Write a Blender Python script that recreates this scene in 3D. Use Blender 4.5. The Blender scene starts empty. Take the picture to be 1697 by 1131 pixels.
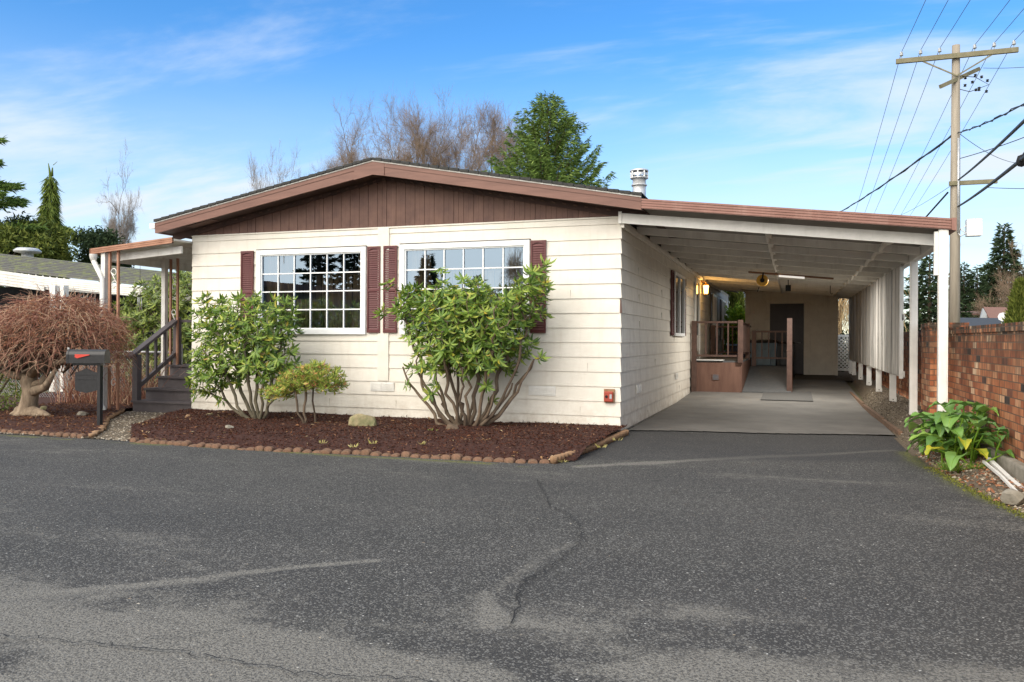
import bpy, math, random
import numpy as np
from math import radians as R, sin, cos, pi, sqrt
random.seed(7); rng = np.random.default_rng(7)
sc = bpy.context.scene
# ------------------------------------------------------------ camera
FPX, YAW, ROLL, CXP, HYP = 1344.9, 0.3344, -5.2e-3, 848.5, 563.27
CAM = np.array([2.2527, -10.9817, 1.2701])
cd = bpy.data.cameras.new('camera'); cam = bpy.data.objects.new('camera', cd); sc.collection.objects.link(cam)
cd.sensor_width = 36; cd.lens = 36 * FPX / 1697; cd.clip_end = 2000; cd.clip_start = 0.05
cd.shift_y = -(565.5 - HYP) / 1697
from mathutils import Matrix, Vector, Euler
rot = Matrix.Rotation(YAW, 4, 'Z') @ Matrix.Rotation(pi / 2, 4, 'X') @ Matrix.Rotation(-ROLL, 4, 'Z')
cam.matrix_world = Matrix.Translation(Vector(CAM)) @ rot
sc.camera = cam
sc.render.resolution_x = 1024; sc.render.resolution_y = 682
_fw = np.array([-sin(YAW), cos(YAW), 0]); _rt = np.array([cos(YAW), sin(YAW), 0]); _up = np.array([0, 0, 1.])
def at(px, py, X=None, Y=None, Z=None, D=None):
    c, s = cos(ROLL), sin(ROLL); a = px - CXP; b = py - HYP
    u = a * c + b * s; v = -a * s + b * c
    r = _fw + _rt * u / FPX - _up * v / FPX
    t = D if D is not None else (X - CAM[0]) / r[0] if X is not None else (Y - CAM[1]) / r[1] if Y is not None else (Z - CAM[2]) / r[2]
    return CAM + r * t
# ------------------------------------------------------------ world, sun, exposure
SUN_EL, SUN_AZ = R(36), R(200)      # azimuth clockwise from +Y: behind the camera, to its left
w = bpy.data.worlds.new('World'); sc.world = w; w.use_nodes = True
nt = w.node_tree; N = nt.nodes; L = nt.links; N.clear()
wo = N.new('ShaderNodeOutputWorld'); bg = N.new('ShaderNodeBackground'); L.new(bg.outputs[0], wo.inputs[0])
sky = N.new('ShaderNodeTexSky'); sky.sky_type = 'NISHITA'; sky.sun_disc = False
sky.sun_elevation = SUN_EL; sky.sun_rotation = SUN_AZ; sky.air_density = 1.0; sky.dust_density = .3; sky.ozone_density = 2.2
hs = N.new('ShaderNodeHueSaturation'); hs.inputs['Saturation'].default_value = 1.36; hs.inputs['Value'].default_value = .93
hs.inputs['Hue'].default_value = .504
L.new(sky.outputs[0], hs.inputs['Color'])
tc = N.new('ShaderNodeTexCoord'); sx = N.new('ShaderNodeSeparateXYZ'); L.new(tc.outputs['Generated'], sx.inputs[0])
def wmath(op, a, b=None, clamp=False):
    m = N.new('ShaderNodeMath'); m.operation = op; m.use_clamp = clamp
    for i, q in enumerate((a, b)):
        if q is None: continue
        if isinstance(q, (int, float)): m.inputs[i].default_value = q
        else: L.new(q, m.inputs[i])
    return m.outputs[0]
zc = wmath('MAXIMUM', sx.outputs[2], 0.0)
den = wmath('ADD', zc, .16)
cxy = N.new('ShaderNodeCombineXYZ'); L.new(wmath('DIVIDE', sx.outputs[0], den), cxy.inputs[0]); L.new(wmath('DIVIDE', sx.outputs[1], den), cxy.inputs[1])
mp = N.new('ShaderNodeMapping'); mp.inputs['Rotation'].default_value = (0, 0, R(58)); mp.inputs['Scale'].default_value = (.55, 1.5, 1); mp.inputs['Location'].default_value = (1.7, .4, 0)
L.new(cxy.outputs[0], mp.inputs[0])
nz = N.new('ShaderNodeTexNoise'); nz.inputs['Scale'].default_value = 1.1; nz.inputs['Detail'].default_value = 9; nz.inputs['Roughness'].default_value = .58; nz.inputs['Distortion'].default_value = .35
L.new(mp.outputs[0], nz.inputs['Vector'])
cr = N.new('ShaderNodeMapRange'); cr.interpolation_type = 'SMOOTHSTEP'; cr.inputs['From Min'].default_value = .45; cr.inputs['From Max'].default_value = .68
L.new(nz.outputs[0], cr.inputs['Value'])
low = N.new('ShaderNodeMapRange'); low.inputs['From Min'].default_value = .02; low.inputs['From Max'].default_value = .36; low.inputs['To Min'].default_value = .8; low.inputs['To Max'].default_value = 0; low.interpolation_type = 'SMOOTHSTEP'
L.new(zc, low.inputs['Value'])
n2 = N.new('ShaderNodeTexNoise'); n2.inputs['Scale'].default_value = 2.2; n2.inputs['Detail'].default_value = 6
mp2 = N.new('ShaderNodeMapping'); mp2.inputs['Scale'].default_value = (1, 1, 4.5); L.new(tc.outputs['Generated'], mp2.inputs[0]); L.new(mp2.outputs[0], n2.inputs['Vector'])
c2 = N.new('ShaderNodeMapRange'); c2.inputs['From Min'].default_value = .3; c2.inputs['From Max'].default_value = .7; c2.inputs['To Min'].default_value = .35; c2.inputs['To Max'].default_value = 1.25
L.new(n2.outputs[0], c2.inputs['Value'])
lowc = wmath('MULTIPLY', low.outputs[0], c2.outputs[0])
high = N.new('ShaderNodeMapRange'); high.interpolation_type = 'SMOOTHSTEP'; high.inputs['From Min'].default_value = .42; high.inputs['From Max'].default_value = .62; high.inputs['To Max'].default_value = .8; L.new(zc, high.inputs['Value'])   # white cloud added overhead, out of view, to take blue out of the light
fac = wmath('ADD', wmath('ADD', wmath('MULTIPLY', cr.outputs[0], .72), high.outputs[0]), lowc, True)
mx = N.new('ShaderNodeMixRGB'); mx.inputs[2].default_value = (3.35, 3.75, 4.25, 1); L.new(fac, mx.inputs[0]); L.new(hs.outputs[0], mx.inputs[1]); 
# warm glow added to the sky behind the viewer to light wall and carport
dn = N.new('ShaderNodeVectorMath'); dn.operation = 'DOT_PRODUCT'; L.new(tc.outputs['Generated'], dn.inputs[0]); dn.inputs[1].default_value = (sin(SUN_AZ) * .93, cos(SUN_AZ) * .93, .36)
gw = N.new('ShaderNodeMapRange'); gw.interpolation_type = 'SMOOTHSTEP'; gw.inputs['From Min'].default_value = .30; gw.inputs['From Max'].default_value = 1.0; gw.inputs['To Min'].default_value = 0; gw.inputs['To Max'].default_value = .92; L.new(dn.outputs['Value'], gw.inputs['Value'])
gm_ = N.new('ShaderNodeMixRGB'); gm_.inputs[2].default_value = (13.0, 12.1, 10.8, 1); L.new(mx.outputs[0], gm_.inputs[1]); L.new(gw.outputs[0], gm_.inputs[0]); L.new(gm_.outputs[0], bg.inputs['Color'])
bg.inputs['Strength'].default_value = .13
sd = bpy.data.lights.new('sun', 'SUN'); sd.energy = 1.15; sd.angle = R(48); sd.color = (1, .93, .83)
so = bpy.data.objects.new('sun', sd); sc.collection.objects.link(so)
sdir = Vector((sin(SUN_AZ) * cos(SUN_EL), cos(SUN_AZ) * cos(SUN_EL), sin(SUN_EL)))
so.rotation_euler = sdir.to_track_quat('Z', 'Y').to_euler(); so.location = sdir * 40
sc.cycles.max_bounces = 14; sc.cycles.diffuse_bounces = 10
sc.view_settings.view_transform = 'Standard'; sc.view_settings.look = 'None'; sc.view_settings.gamma = 1; sc.view_settings.exposure = .95
# ------------------------------------------------------------ materials
def newmat(name):
    m = bpy.data.materials.new(name); m.use_nodes = True
    return m, m.node_tree.nodes, m.node_tree.links, m.node_tree.nodes['Principled BSDF']
def lk(t, a, b): t.new(a, b)
def mat(name, col, rough=.7, metal=0, noise=None, col2=None, nscale=8, bump=0, bscale=40, streak=None, island=0, transl=0, spec=.4, nmin=.35, nmax=.65, detail=6, coat=0, stretch=(1,1,1), dirt=0):
    """principled + noise colour variation + bump; streak: (colour, scale, amount) vertical weather streaks; island: per-piece value variation"""
    m, n, l, p = newmat(name)
    p.inputs['Roughness'].default_value = rough; p.inputs['Metallic'].default_value = metal; p.inputs['Specular IOR Level'].default_value = spec
    tcn = n.new('ShaderNodeTexCoord'); vec = tcn.outputs['Object']
    mpn = n.new('ShaderNodeMapping'); mpn.inputs['Scale'].default_value = stretch; l.new(vec, mpn.inputs[0]); svec = mpn.outputs[0]
    rgb = n.new('ShaderNodeRGB'); rgb.outputs[0].default_value = (*col, 1); c = rgb.outputs[0]
    if col2 is not None:
        t = n.new('ShaderNodeTexNoise'); t.inputs['Scale'].default_value = nscale; t.inputs['Detail'].default_value = detail; t.inputs['Roughness'].default_value = .62; l.new(svec, t.inputs['Vector'])
        mr = n.new('ShaderNodeMapRange'); mr.inputs['From Min'].default_value = nmin; mr.inputs['From Max'].default_value = nmax; l.new(t.outputs[0], mr.inputs['Value'])
        mm = n.new('ShaderNodeMixRGB'); mm.inputs[2].default_value = (*col2, 1); l.new(mr.outputs[0], mm.inputs[0]); l.new(c, mm.inputs[1]); c = mm.outputs[0]
    if streak:
        sc_, amt = streak[1], streak[2]
        mp_ = n.new('ShaderNodeMapping'); mp_.inputs['Scale'].default_value = (sc_, sc_, sc_ * .12); l.new(vec, mp_.inputs[0])
        t = n.new('ShaderNodeTexNoise'); t.inputs['Scale'].default_value = 1; t.inputs['Detail'].default_value = 8; t.inputs['Roughness'].default_value = .7; l.new(mp_.outputs[0], t.inputs['Vector'])
        mr = n.new('ShaderNodeMapRange'); mr.inputs['From Min'].default_value = .52; mr.inputs['From Max'].default_value = .75; mr.inputs['To Max'].default_value = amt; l.new(t.outputs[0], mr.inputs['Value'])
        mm = n.new('ShaderNodeMixRGB'); mm.inputs[2].default_value = (*streak[0], 1); l.new(mr.outputs[0], mm.inputs[0]); l.new(c, mm.inputs[1]); c = mm.outputs[0]
    if dirt:
        sp_ = n.new('ShaderNodeSeparateXYZ'); l.new(vec, sp_.inputs[0]); z_ = n.new('ShaderNodeMapRange'); z_.inputs['From Min'].default_value = .02; z_.inputs['From Max'].default_value = .5; z_.inputs['To Min'].default_value = 1; z_.inputs['To Max'].default_value = .12; l.new(sp_.outputs[2], z_.inputs['Value'])
        t = n.new('ShaderNodeTexNoise'); t.inputs['Scale'].default_value = 5; t.inputs['Detail'].default_value = 9; t.inputs['Roughness'].default_value = .75; l.new(vec, t.inputs['Vector'])
        mr = n.new('ShaderNodeMapRange'); mr.inputs['From Min'].default_value = .42; mr.inputs['From Max'].default_value = .68; mr.inputs['To Max'].default_value = dirt; l.new(t.outputs[0], mr.inputs['Value'])
        q_ = n.new('ShaderNodeMath'); q_.operation = 'MULTIPLY'; l.new(z_.outputs[0], q_.inputs[0]); l.new(mr.outputs[0], q_.inputs[1])
        mm = n.new('ShaderNodeMixRGB'); mm.inputs[2].default_value = (.36, .27, .18, 1); l.new(q_.outputs[0], mm.inputs[0]); l.new(c, mm.inputs[1]); c = mm.outputs[0]
    if island:
        g = n.new('ShaderNodeNewGeometry'); mr = n.new('ShaderNodeMapRange'); mr.inputs['To Min'].default_value = 1 - island; mr.inputs['To Max'].default_value = 1 + island
        l.new(g.outputs['Random Per Island'], mr.inputs['Value'])
        h = n.new('ShaderNodeHueSaturation'); l.new(mr.outputs[0], h.inputs['Value']); l.new(c, h.inputs['Color']); c = h.outputs[0]
    l.new(c, p.inputs['Base Color'])
    if bump:
        t = n.new('ShaderNodeTexNoise'); t.inputs['Scale'].default_value = bscale; t.inputs['Detail'].default_value = 5; l.new(svec, t.inputs['Vector'])
        b = n.new('ShaderNodeBump'); b.inputs['Strength'].default_value = bump; b.inputs['Distance'].default_value = .01; l.new(t.outputs[0], b.inputs['Height']); l.new(b.outputs[0], p.inputs['Normal'])
    if coat: p.inputs['Coat Weight'].default_value = coat
    if transl:
        tr = n.new('ShaderNodeBsdfTranslucent'); l.new(c, tr.inputs[0]); ms = n.new('ShaderNodeMixShader'); ms.inputs[0].default_value = transl
        o = n['Material Output']; l.new(p.outputs[0], ms.inputs[1]); l.new(tr.outputs[0], ms.inputs[2]); l.new(ms.outputs[0], o.inputs[0])
    return m
def leafmat(name, ramp, transl=.25, rough=.4, spec=.5):
    m, n, l, p = newmat(name)
    g = n.new('ShaderNodeNewGeometry'); r = n.new('ShaderNodeValToRGB'); e = r.color_ramp.elements
    while len(e) < len(ramp): e.new(.5)
    for i, (pos, c) in enumerate(ramp): e[i].position = pos; e[i].color = (*c, 1)
    l.new(g.outputs['Random Per Island'], r.inputs[0]); l.new(r.outputs[0], p.inputs['Base Color'])
    p.inputs['Roughness'].default_value = rough; p.inputs['Specular IOR Level'].default_value = spec
    tr = n.new('ShaderNodeBsdfTranslucent'); l.new(r.outputs[0], tr.inputs[0]); ms = n.new('ShaderNodeMixShader'); ms.inputs[0].default_value = transl
    l.new(p.outputs[0], ms.inputs[1]); l.new(tr.outputs[0], ms.inputs[2]); l.new(ms.outputs[0], n['Material Output'].inputs[0])
    return m
MT = {}
MT['siding'] = mat('cream lap siding', (.80, .76, .68), .55, col2=(.735, .695, .615), nscale=3.5, streak=((.55, .47, .37), 9, .30), bump=.06, bscale=60, dirt=.55)
MT['siding_old'] = mat('weathered lap siding', (.76, .72, .64), .6, col2=(.67, .63, .56), nscale=4, streak=((.40, .36, .29), 7, .55), bump=.1, bscale=50, dirt=.8)
MT['siding_shed'] = mat('tan lap siding', (.76, .70, .60), .65, col2=(.67, .61, .52), nscale=4, streak=((.2, .17, .13), 6, .35), bump=.08, bscale=50)
MT['white'] = mat('white paint', (.84, .825, .78), .45, col2=(.74, .73, .69), nscale=6, streak=((.45, .42, .36), 9, .25), bump=.04)
MT['vinyl'] = mat('white vinyl', (.85, .86, .86), .35, col2=(.80, .81, .81), nscale=5)
MT['oldwhite'] = mat('worn white paint', (.80, .79, .75), .6, col2=(.68, .66, .61), nscale=5, streak=((.38, .34, .28), 8, .4), bump=.15)
MT['panel'] = mat('carport roof sheet', (.30, .28, .25), .6, col2=(.24, .225, .20), nscale=3)
MT['joint'] = mat('board joint shadow gap', (.40, .36, .30), .8)
MT['ceiling'] = mat('carport rafter paint', (.84, .81, .74), .7, col2=(.74, .70, .63), nscale=3, streak=((.40, .36, .30), 5, .5), island=.10, bump=.1)
MT['trimb'] = mat('brown fascia paint', (.21, .105, .078), .5, col2=(.155, .075, .056), nscale=5, bump=.12, bscale=30, stretch=(.3, 1, 3))
MT['gable'] = mat('brown gable board', (.145, .074, .053), .6, col2=(.092, .044, .034), nscale=4, streak=((.20, .11, .085), 12, .4), bump=.12, bscale=40)
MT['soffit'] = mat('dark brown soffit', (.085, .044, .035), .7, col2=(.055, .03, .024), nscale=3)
MT['gutter'] = mat('pinkish brown metal fascia', (.27, .135, .105), .42, col2=(.22, .105, .08), nscale=4, streak=((.45, .30, .25), 5, .4), metal=.1)
MT['tanbrown'] = mat('tan brown metal', (.42, .22, .14), .5, col2=(.32, .15, .09), nscale=5, bump=.05)
MT['shingle'] = mat('black roof shingle', (.035, .036, .036), .95, col2=(.06, .06, .055), nscale=30, bump=.6, bscale=80)
MT['shutter'] = mat('maroon shutter vinyl', (.105, .026, .025), .42, col2=(.10, .022, .025), nscale=6, streak=((.20, .10, .09), 9, .3))
MT['dark'] = mat('black void', (.012, .012, .013), .8)
MT['concrete'] = mat('footing concrete', (.30, .27, .22), .9, col2=(.20, .18, .14), nscale=9, bump=.4, bscale=60)
MT['stepgrey'] = mat('dark grey step paint', (.115, .098, .100), .6, col2=(.085, .072, .074), nscale=6, streak=((.13, .115, .11), 9, .4), bump=.1)
MT['deckbrown'] = mat('brown painted plywood', (.20, .108, .078), .6, col2=(.145, .075, .055), nscale=5, bump=.2, bscale=22, stretch=(2, 2, .35))
MT['postbrown'] = mat('brown painted post', (.12, .068, .053), .6, col2=(.08, .045, .036), nscale=9, bump=.12)
MT['ramp'] = mat('grey ramp carpet', (.115, .118, .12), .95, col2=(.09, .092, .095), nscale=12, bump=.3, bscale=200)
MT['doordark'] = mat('dark shed door', (.035, .025, .028), .45, col2=(.025, .018, .022), nscale=5, streak=((.055, .04, .04), 8, .3))
MT['plank'] = mat('weathered white planks', (.60, .58, .55), .8, col2=(.34, .325, .30), nscale=5, streak=((.13, .12, .105), 18, .95), island=.30, bump=.35, bscale=30, stretch=(3, 3, .25))
MT['black'] = mat('black powder coat', (.018, .018, .020), .38, col2=(.026, .026, .028), nscale=20, bump=.05, bscale=200)
MT['red'] = mat('red plastic', (.60, .055, .035), .45)
MT['rustred'] = mat('weathered red enamel', (.42, .065, .035), .5, col2=(.30, .05, .03), nscale=20, bump=.1)
MT['steel'] = mat('galvanised steel', (.66, .67, .67), .36, metal=.45, col2=(.45, .46, .47), nscale=14)
MT['wood'] = mat('grey utility pole wood', (.36, .315, .25), .85, col2=(.26, .225, .175), nscale=4, bump=.4, bscale=24, stretch=(3, 3, .15), streak=((.15, .12, .09), 8, .5))
MT['woodm'] = mat('mossy crossarm wood', (.24, .215, .14), .85, col2=(.16, .15, .09), nscale=5, bump=.3)
MT['porcelain'] = mat('grey porcelain', (.45, .47, .48), .25)
MT['wire'] = mat('black cable', (.02, .022, .025), .6)
MT['wirelt'] = mat('aluminium wire', (.10, .15, .19), .5)
MT['bark'] = mat('brown shrub bark', (.17, .125, .085), .85, col2=(.10, .07, .048), nscale=14, bump=.5, bscale=40, island=.2, stretch=(1, 1, .4))
MT['barkg'] = mat('grey mossy bark', (.17, .145, .10), .9, col2=(.09, .078, .05), nscale=10, bump=.5, bscale=30, island=.15)
MT['maplebark'] = mat('pale maple bark', (.36, .275, .19), .85, col2=(.16, .115, .075), nscale=11, bump=1, bscale=34, stretch=(1, 1, .4))
MT['mapletwig'] = leafmat('reddish tan maple twig', [(0, (.31, .145, .10)), (.4, (.25, .10, .07)), (.7, (.42, .24, .155)), (1, (.58, .41, .27))], .0, .6, .3)
MT['mapleleaf'] = leafmat('dry orange maple leaf', [(0, (.38, .17, .09)), (.5, (.52, .25, .13)), (1, (.30, .12, .07))], .25, .6, .2)
MT['twig'] = leafmat('bare twig', [(0, (.20, .135, .09)), (.5, (.27, .19, .13)), (1, (.38, .28, .20))], .0, .8, .2)
MT['twigfar'] = leafmat('pale far twig', [(0, (.26, .22, .19)), (1, (.36, .31, .27))], .0, .8, .2)
MT['rhodo'] = leafmat('rhododendron leaf', [(0, (.06, .12, .025)), (.25, (.13, .23, .04)), (.55, (.24, .36, .06)), (.85, (.38, .50, .10)), (.965, (.52, .55, .10)), (.985, (.60, .50, .06)), (1, (.36, .22, .08))], .38, .38, .5)
MT['rhodobg'] = leafmat('olive shrub leaf', [(0, (.07, .11, .02)), (.5, (.15, .21, .035)), (1, (.30, .36, .06))], .25, .4, .5)
MT['pieris'] = leafmat('pieris leaf', [(0, (.12, .20, .03)), (.4, (.28, .38, .06)), (.75, (.48, .52, .10)), (.88, (.58, .40, .12)), (1, (.62, .24, .12))], .3, .45, .4)
MT['arum'] = leafmat('broad arum leaf', [(0, (.08, .17, .04)), (.5, (.13, .26, .06)), (.85, (.18, .33, .07)), (.9, (.22, .37, .07)), (1, (.28, .42, .08))], .2, .38, .5)
MT['arumy'] = mat('yellow arum leaf', (.62, .52, .03), .5, col2=(.38, .42, .04), nscale=8, transl=.3)
MT['grass'] = leafmat('grass blade', [(0, (.10, .20, .03)), (.6, (.20, .34, .05)), (1, (.38, .42, .10))], .3, .5, .3)
MT['drygrass'] = leafmat('yellowish weed', [(0, (.22, .26, .05)), (.5, (.45, .40, .12)), (1, (.55, .48, .22))], .3, .5, .3)
MT['cedar'] = leafmat('cedar needles', [(0, (.06, .11, .03)), (.45, (.12, .19, .04)), (.8, (.18, .27, .055)), (1, (.25, .34, .09))], .2, .7, .2)
MT['fir'] = leafmat('dark fir needles', [(0, (.022, .040, .020)), (.6, (.04, .065, .028)), (1, (.065, .095, .04))], .1, .8, .15)
MT['weepcedar'] = leafmat('weeping cedar foliage', [(0, (.07, .10, .02)), (.5, (.13, .18, .03)), (1, (.20, .26, .05))], .12, .7, .2)
MT['arbor'] = leafmat('arborvitae foliage', [(0, (.06, .085, .015)), (.6, (.12, .15, .025)), (1, (.22, .24, .05))], .12, .7, .2)
MT['limegreen'] = leafmat('bright green shrub leaf', [(0, (.10, .22, .02)), (.6, (.20, .36, .03)), (1, (.36, .48, .06))], .3, .5, .3)
MT['conbin'] = mat('slate blue bin plastic', (.13, .19, .24), .5)
MT['blackbin'] = mat('black bin plastic', (.02, .021, .023), .45)
MT['bluebin'] = mat('navy bin plastic', (.02, .03, .075), .45)
MT['stone'] = mat('mossy tan rock', (.34, .28, .16), .85, col2=(.17, .17, .08), nscale=9, bump=1, bscale=14)
MT['terracotta'] = mat('weathered terracotta edging', (.235, .125, .08), .85, col2=(.085, .065, .038), nscale=22, bump=.5, bscale=40)
MT['logedge'] = mat('tan log edging', (.36, .22, .125), .85, col2=(.22, .13, .07), nscale=20, bump=.5, bscale=50)
MT['barkrock'] = mat('brown rock', (.17, .12, .08), .9, col2=(.10, .07, .05), nscale=12, bump=.5)
MT['mulchleaf'] = leafmat('fallen leaf', [(0, (.12, .05, .03)), (.4, (.24, .11, .05)), (.8, (.42, .28, .14)), (1, (.58, .48, .30))], .1, .8, .2)
MT['farhouse'] = mat('grey brown board wall', (.30, .24, .18), .8, col2=(.20, .16, .12), nscale=2, stretch=(4, 4, .3))
MT['mulch'] = mat('red brown mulch', (.075, .027, .018), .95, col2=(.028, .011, .008), nscale=60, bump=1, bscale=70)
MT['mulchchip'] = leafmat('mulch chip', [(0, (.022, .009, .007)), (.5, (.066, .024, .015)), (.9, (.12, .048, .03)), (1, (.30, .17, .10))], 0, .95, .1)
MT['mulchchip2'] = leafmat('leafy mulch chip', [(0, (.05, .02, .012)), (.5, (.11, .042, .022)), (.85, (.20, .09, .045)), (1, (.36, .22, .12))], 0, .95, .1)
MT['pebble'] = leafmat('pale pebble', [(0, (.16, .12, .08)), (.4, (.30, .24, .17)), (.8, (.46, .40, .31)), (1, (.62, .57, .47))], 0, .8, .3)
MT['pebbled'] = leafmat('brown grey pebble', [(0, (.05, .038, .026)), (.5, (.12, .092, .065)), (.9, (.20, .165, .12)), (1, (.38, .34, .28))], 0, .85, .3)
MT['gravel'] = mat('gravel soil', (.15, .12, .085), .95, col2=(.09, .068, .045), nscale=40, bump=1, bscale=80)
MT['dirt'] = mat('dirt', (.085, .055, .035), .95, col2=(.045, .03, .02), nscale=20, bump=1, bscale=50)
MT['moss'] = leafmat('moss', [(0, (.10, .11, .02)), (1, (.24, .25, .05))], .1, .95, .1)
MT['lampglow'] = None
m, n, l, p = newmat('lit tube'); p.inputs['Base Color'].default_value = (.9, .9, .88, 1); p.inputs['Emission Color'].default_value = (1, .95, .86, 1); p.inputs['Emission Strength'].default_value = .35; MT['littube'] = m
m, n, l, p = newmat('glowing lamp glass'); p.inputs['Base Color'].default_value = (.9, .6, .2, 1); p.inputs['Emission Color'].default_value = (1, .55, .12, 1); p.inputs['Emission Strength'].default_value = 5; MT['lampglow'] = m
MT['brass'] = mat('aged brass', (.45, .28, .10), .35, metal=.8)
MT['yellow'] = mat('orange yellow reel plastic', (.75, .40, .05), .45)
MT['roofbrown'] = mat('brown far roof', (.22, .125, .10), .9, col2=(.17, .095, .08), nscale=20, bump=.3)
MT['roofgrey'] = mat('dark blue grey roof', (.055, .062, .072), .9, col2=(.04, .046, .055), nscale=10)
MT['bluegrey'] = mat('blue grey wall', (.38, .41, .43), .8)
MT['curtain'] = mat('brown curtain', (.66, .50, .32), .9, col2=(.42, .31, .20), nscale=3, stretch=(8, 8, .3), island=.3)
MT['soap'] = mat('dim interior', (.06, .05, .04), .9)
MT['matg'] = mat('dark door mat', (.10, .098, .095), .95, col2=(.075, .073, .07), nscale=60, bump=.4, bscale=200)
MT['tanwood'] = mat('brown board', (.22, .12, .075), .7, col2=(.17, .09, .055), nscale=6, bump=.2)
# glass that both mirrors and lets the room show through
m, n, l, p = newmat('window glass'); o = n['Material Output']; n.remove(p)
gl = n.new('ShaderNodeBsdfGlossy'); gl.inputs['Roughness'].default_value = .004; gl.inputs['Color'].default_value = (.38, .50, .64, 1)
tp = n.new('ShaderNodeBsdfTransparent'); tp.inputs['Color'].default_value = (.86, .88, .86, 1); ms = n.new('ShaderNodeMixShader')
fr = n.new('ShaderNodeFresnel'); fr.inputs['IOR'].default_value = 2.3; mra = n.new('ShaderNodeMath'); mra.operation = 'MULTIPLY'; mra.inputs[1].default_value = 2.6; mra.use_clamp = True
l.new(fr.outputs[0], mra.inputs[0]); l.new(mra.outputs[0], ms.inputs[0]); l.new(tp.outputs[0], ms.inputs[1]); l.new(gl.outputs[0], ms.inputs[2]); l.new(ms.outputs[0], o.inputs[0])
tcg = n.new('ShaderNodeTexCoord'); ng = n.new('ShaderNodeTexNoise'); ng.inputs['Scale'].default_value = 1.6; l.new(tcg.outputs['Object'], ng.inputs['Vector'])
bp = n.new('ShaderNodeBump'); bp.inputs['Strength'].default_value = .05; bp.inputs['Distance'].default_value = .02; l.new(ng.outputs[0], bp.inputs['Height']); l.new(bp.outputs[0], gl.inputs['Normal'])
MT['glass'] = m
m, n, l, p = newmat('dark window glass'); p.inputs['Base Color'].default_value = (.03, .032, .035, 1); p.inputs['Roughness'].default_value = .03; p.inputs['Specular IOR Level'].default_value = .9; MT['darkglass'] = m
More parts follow.
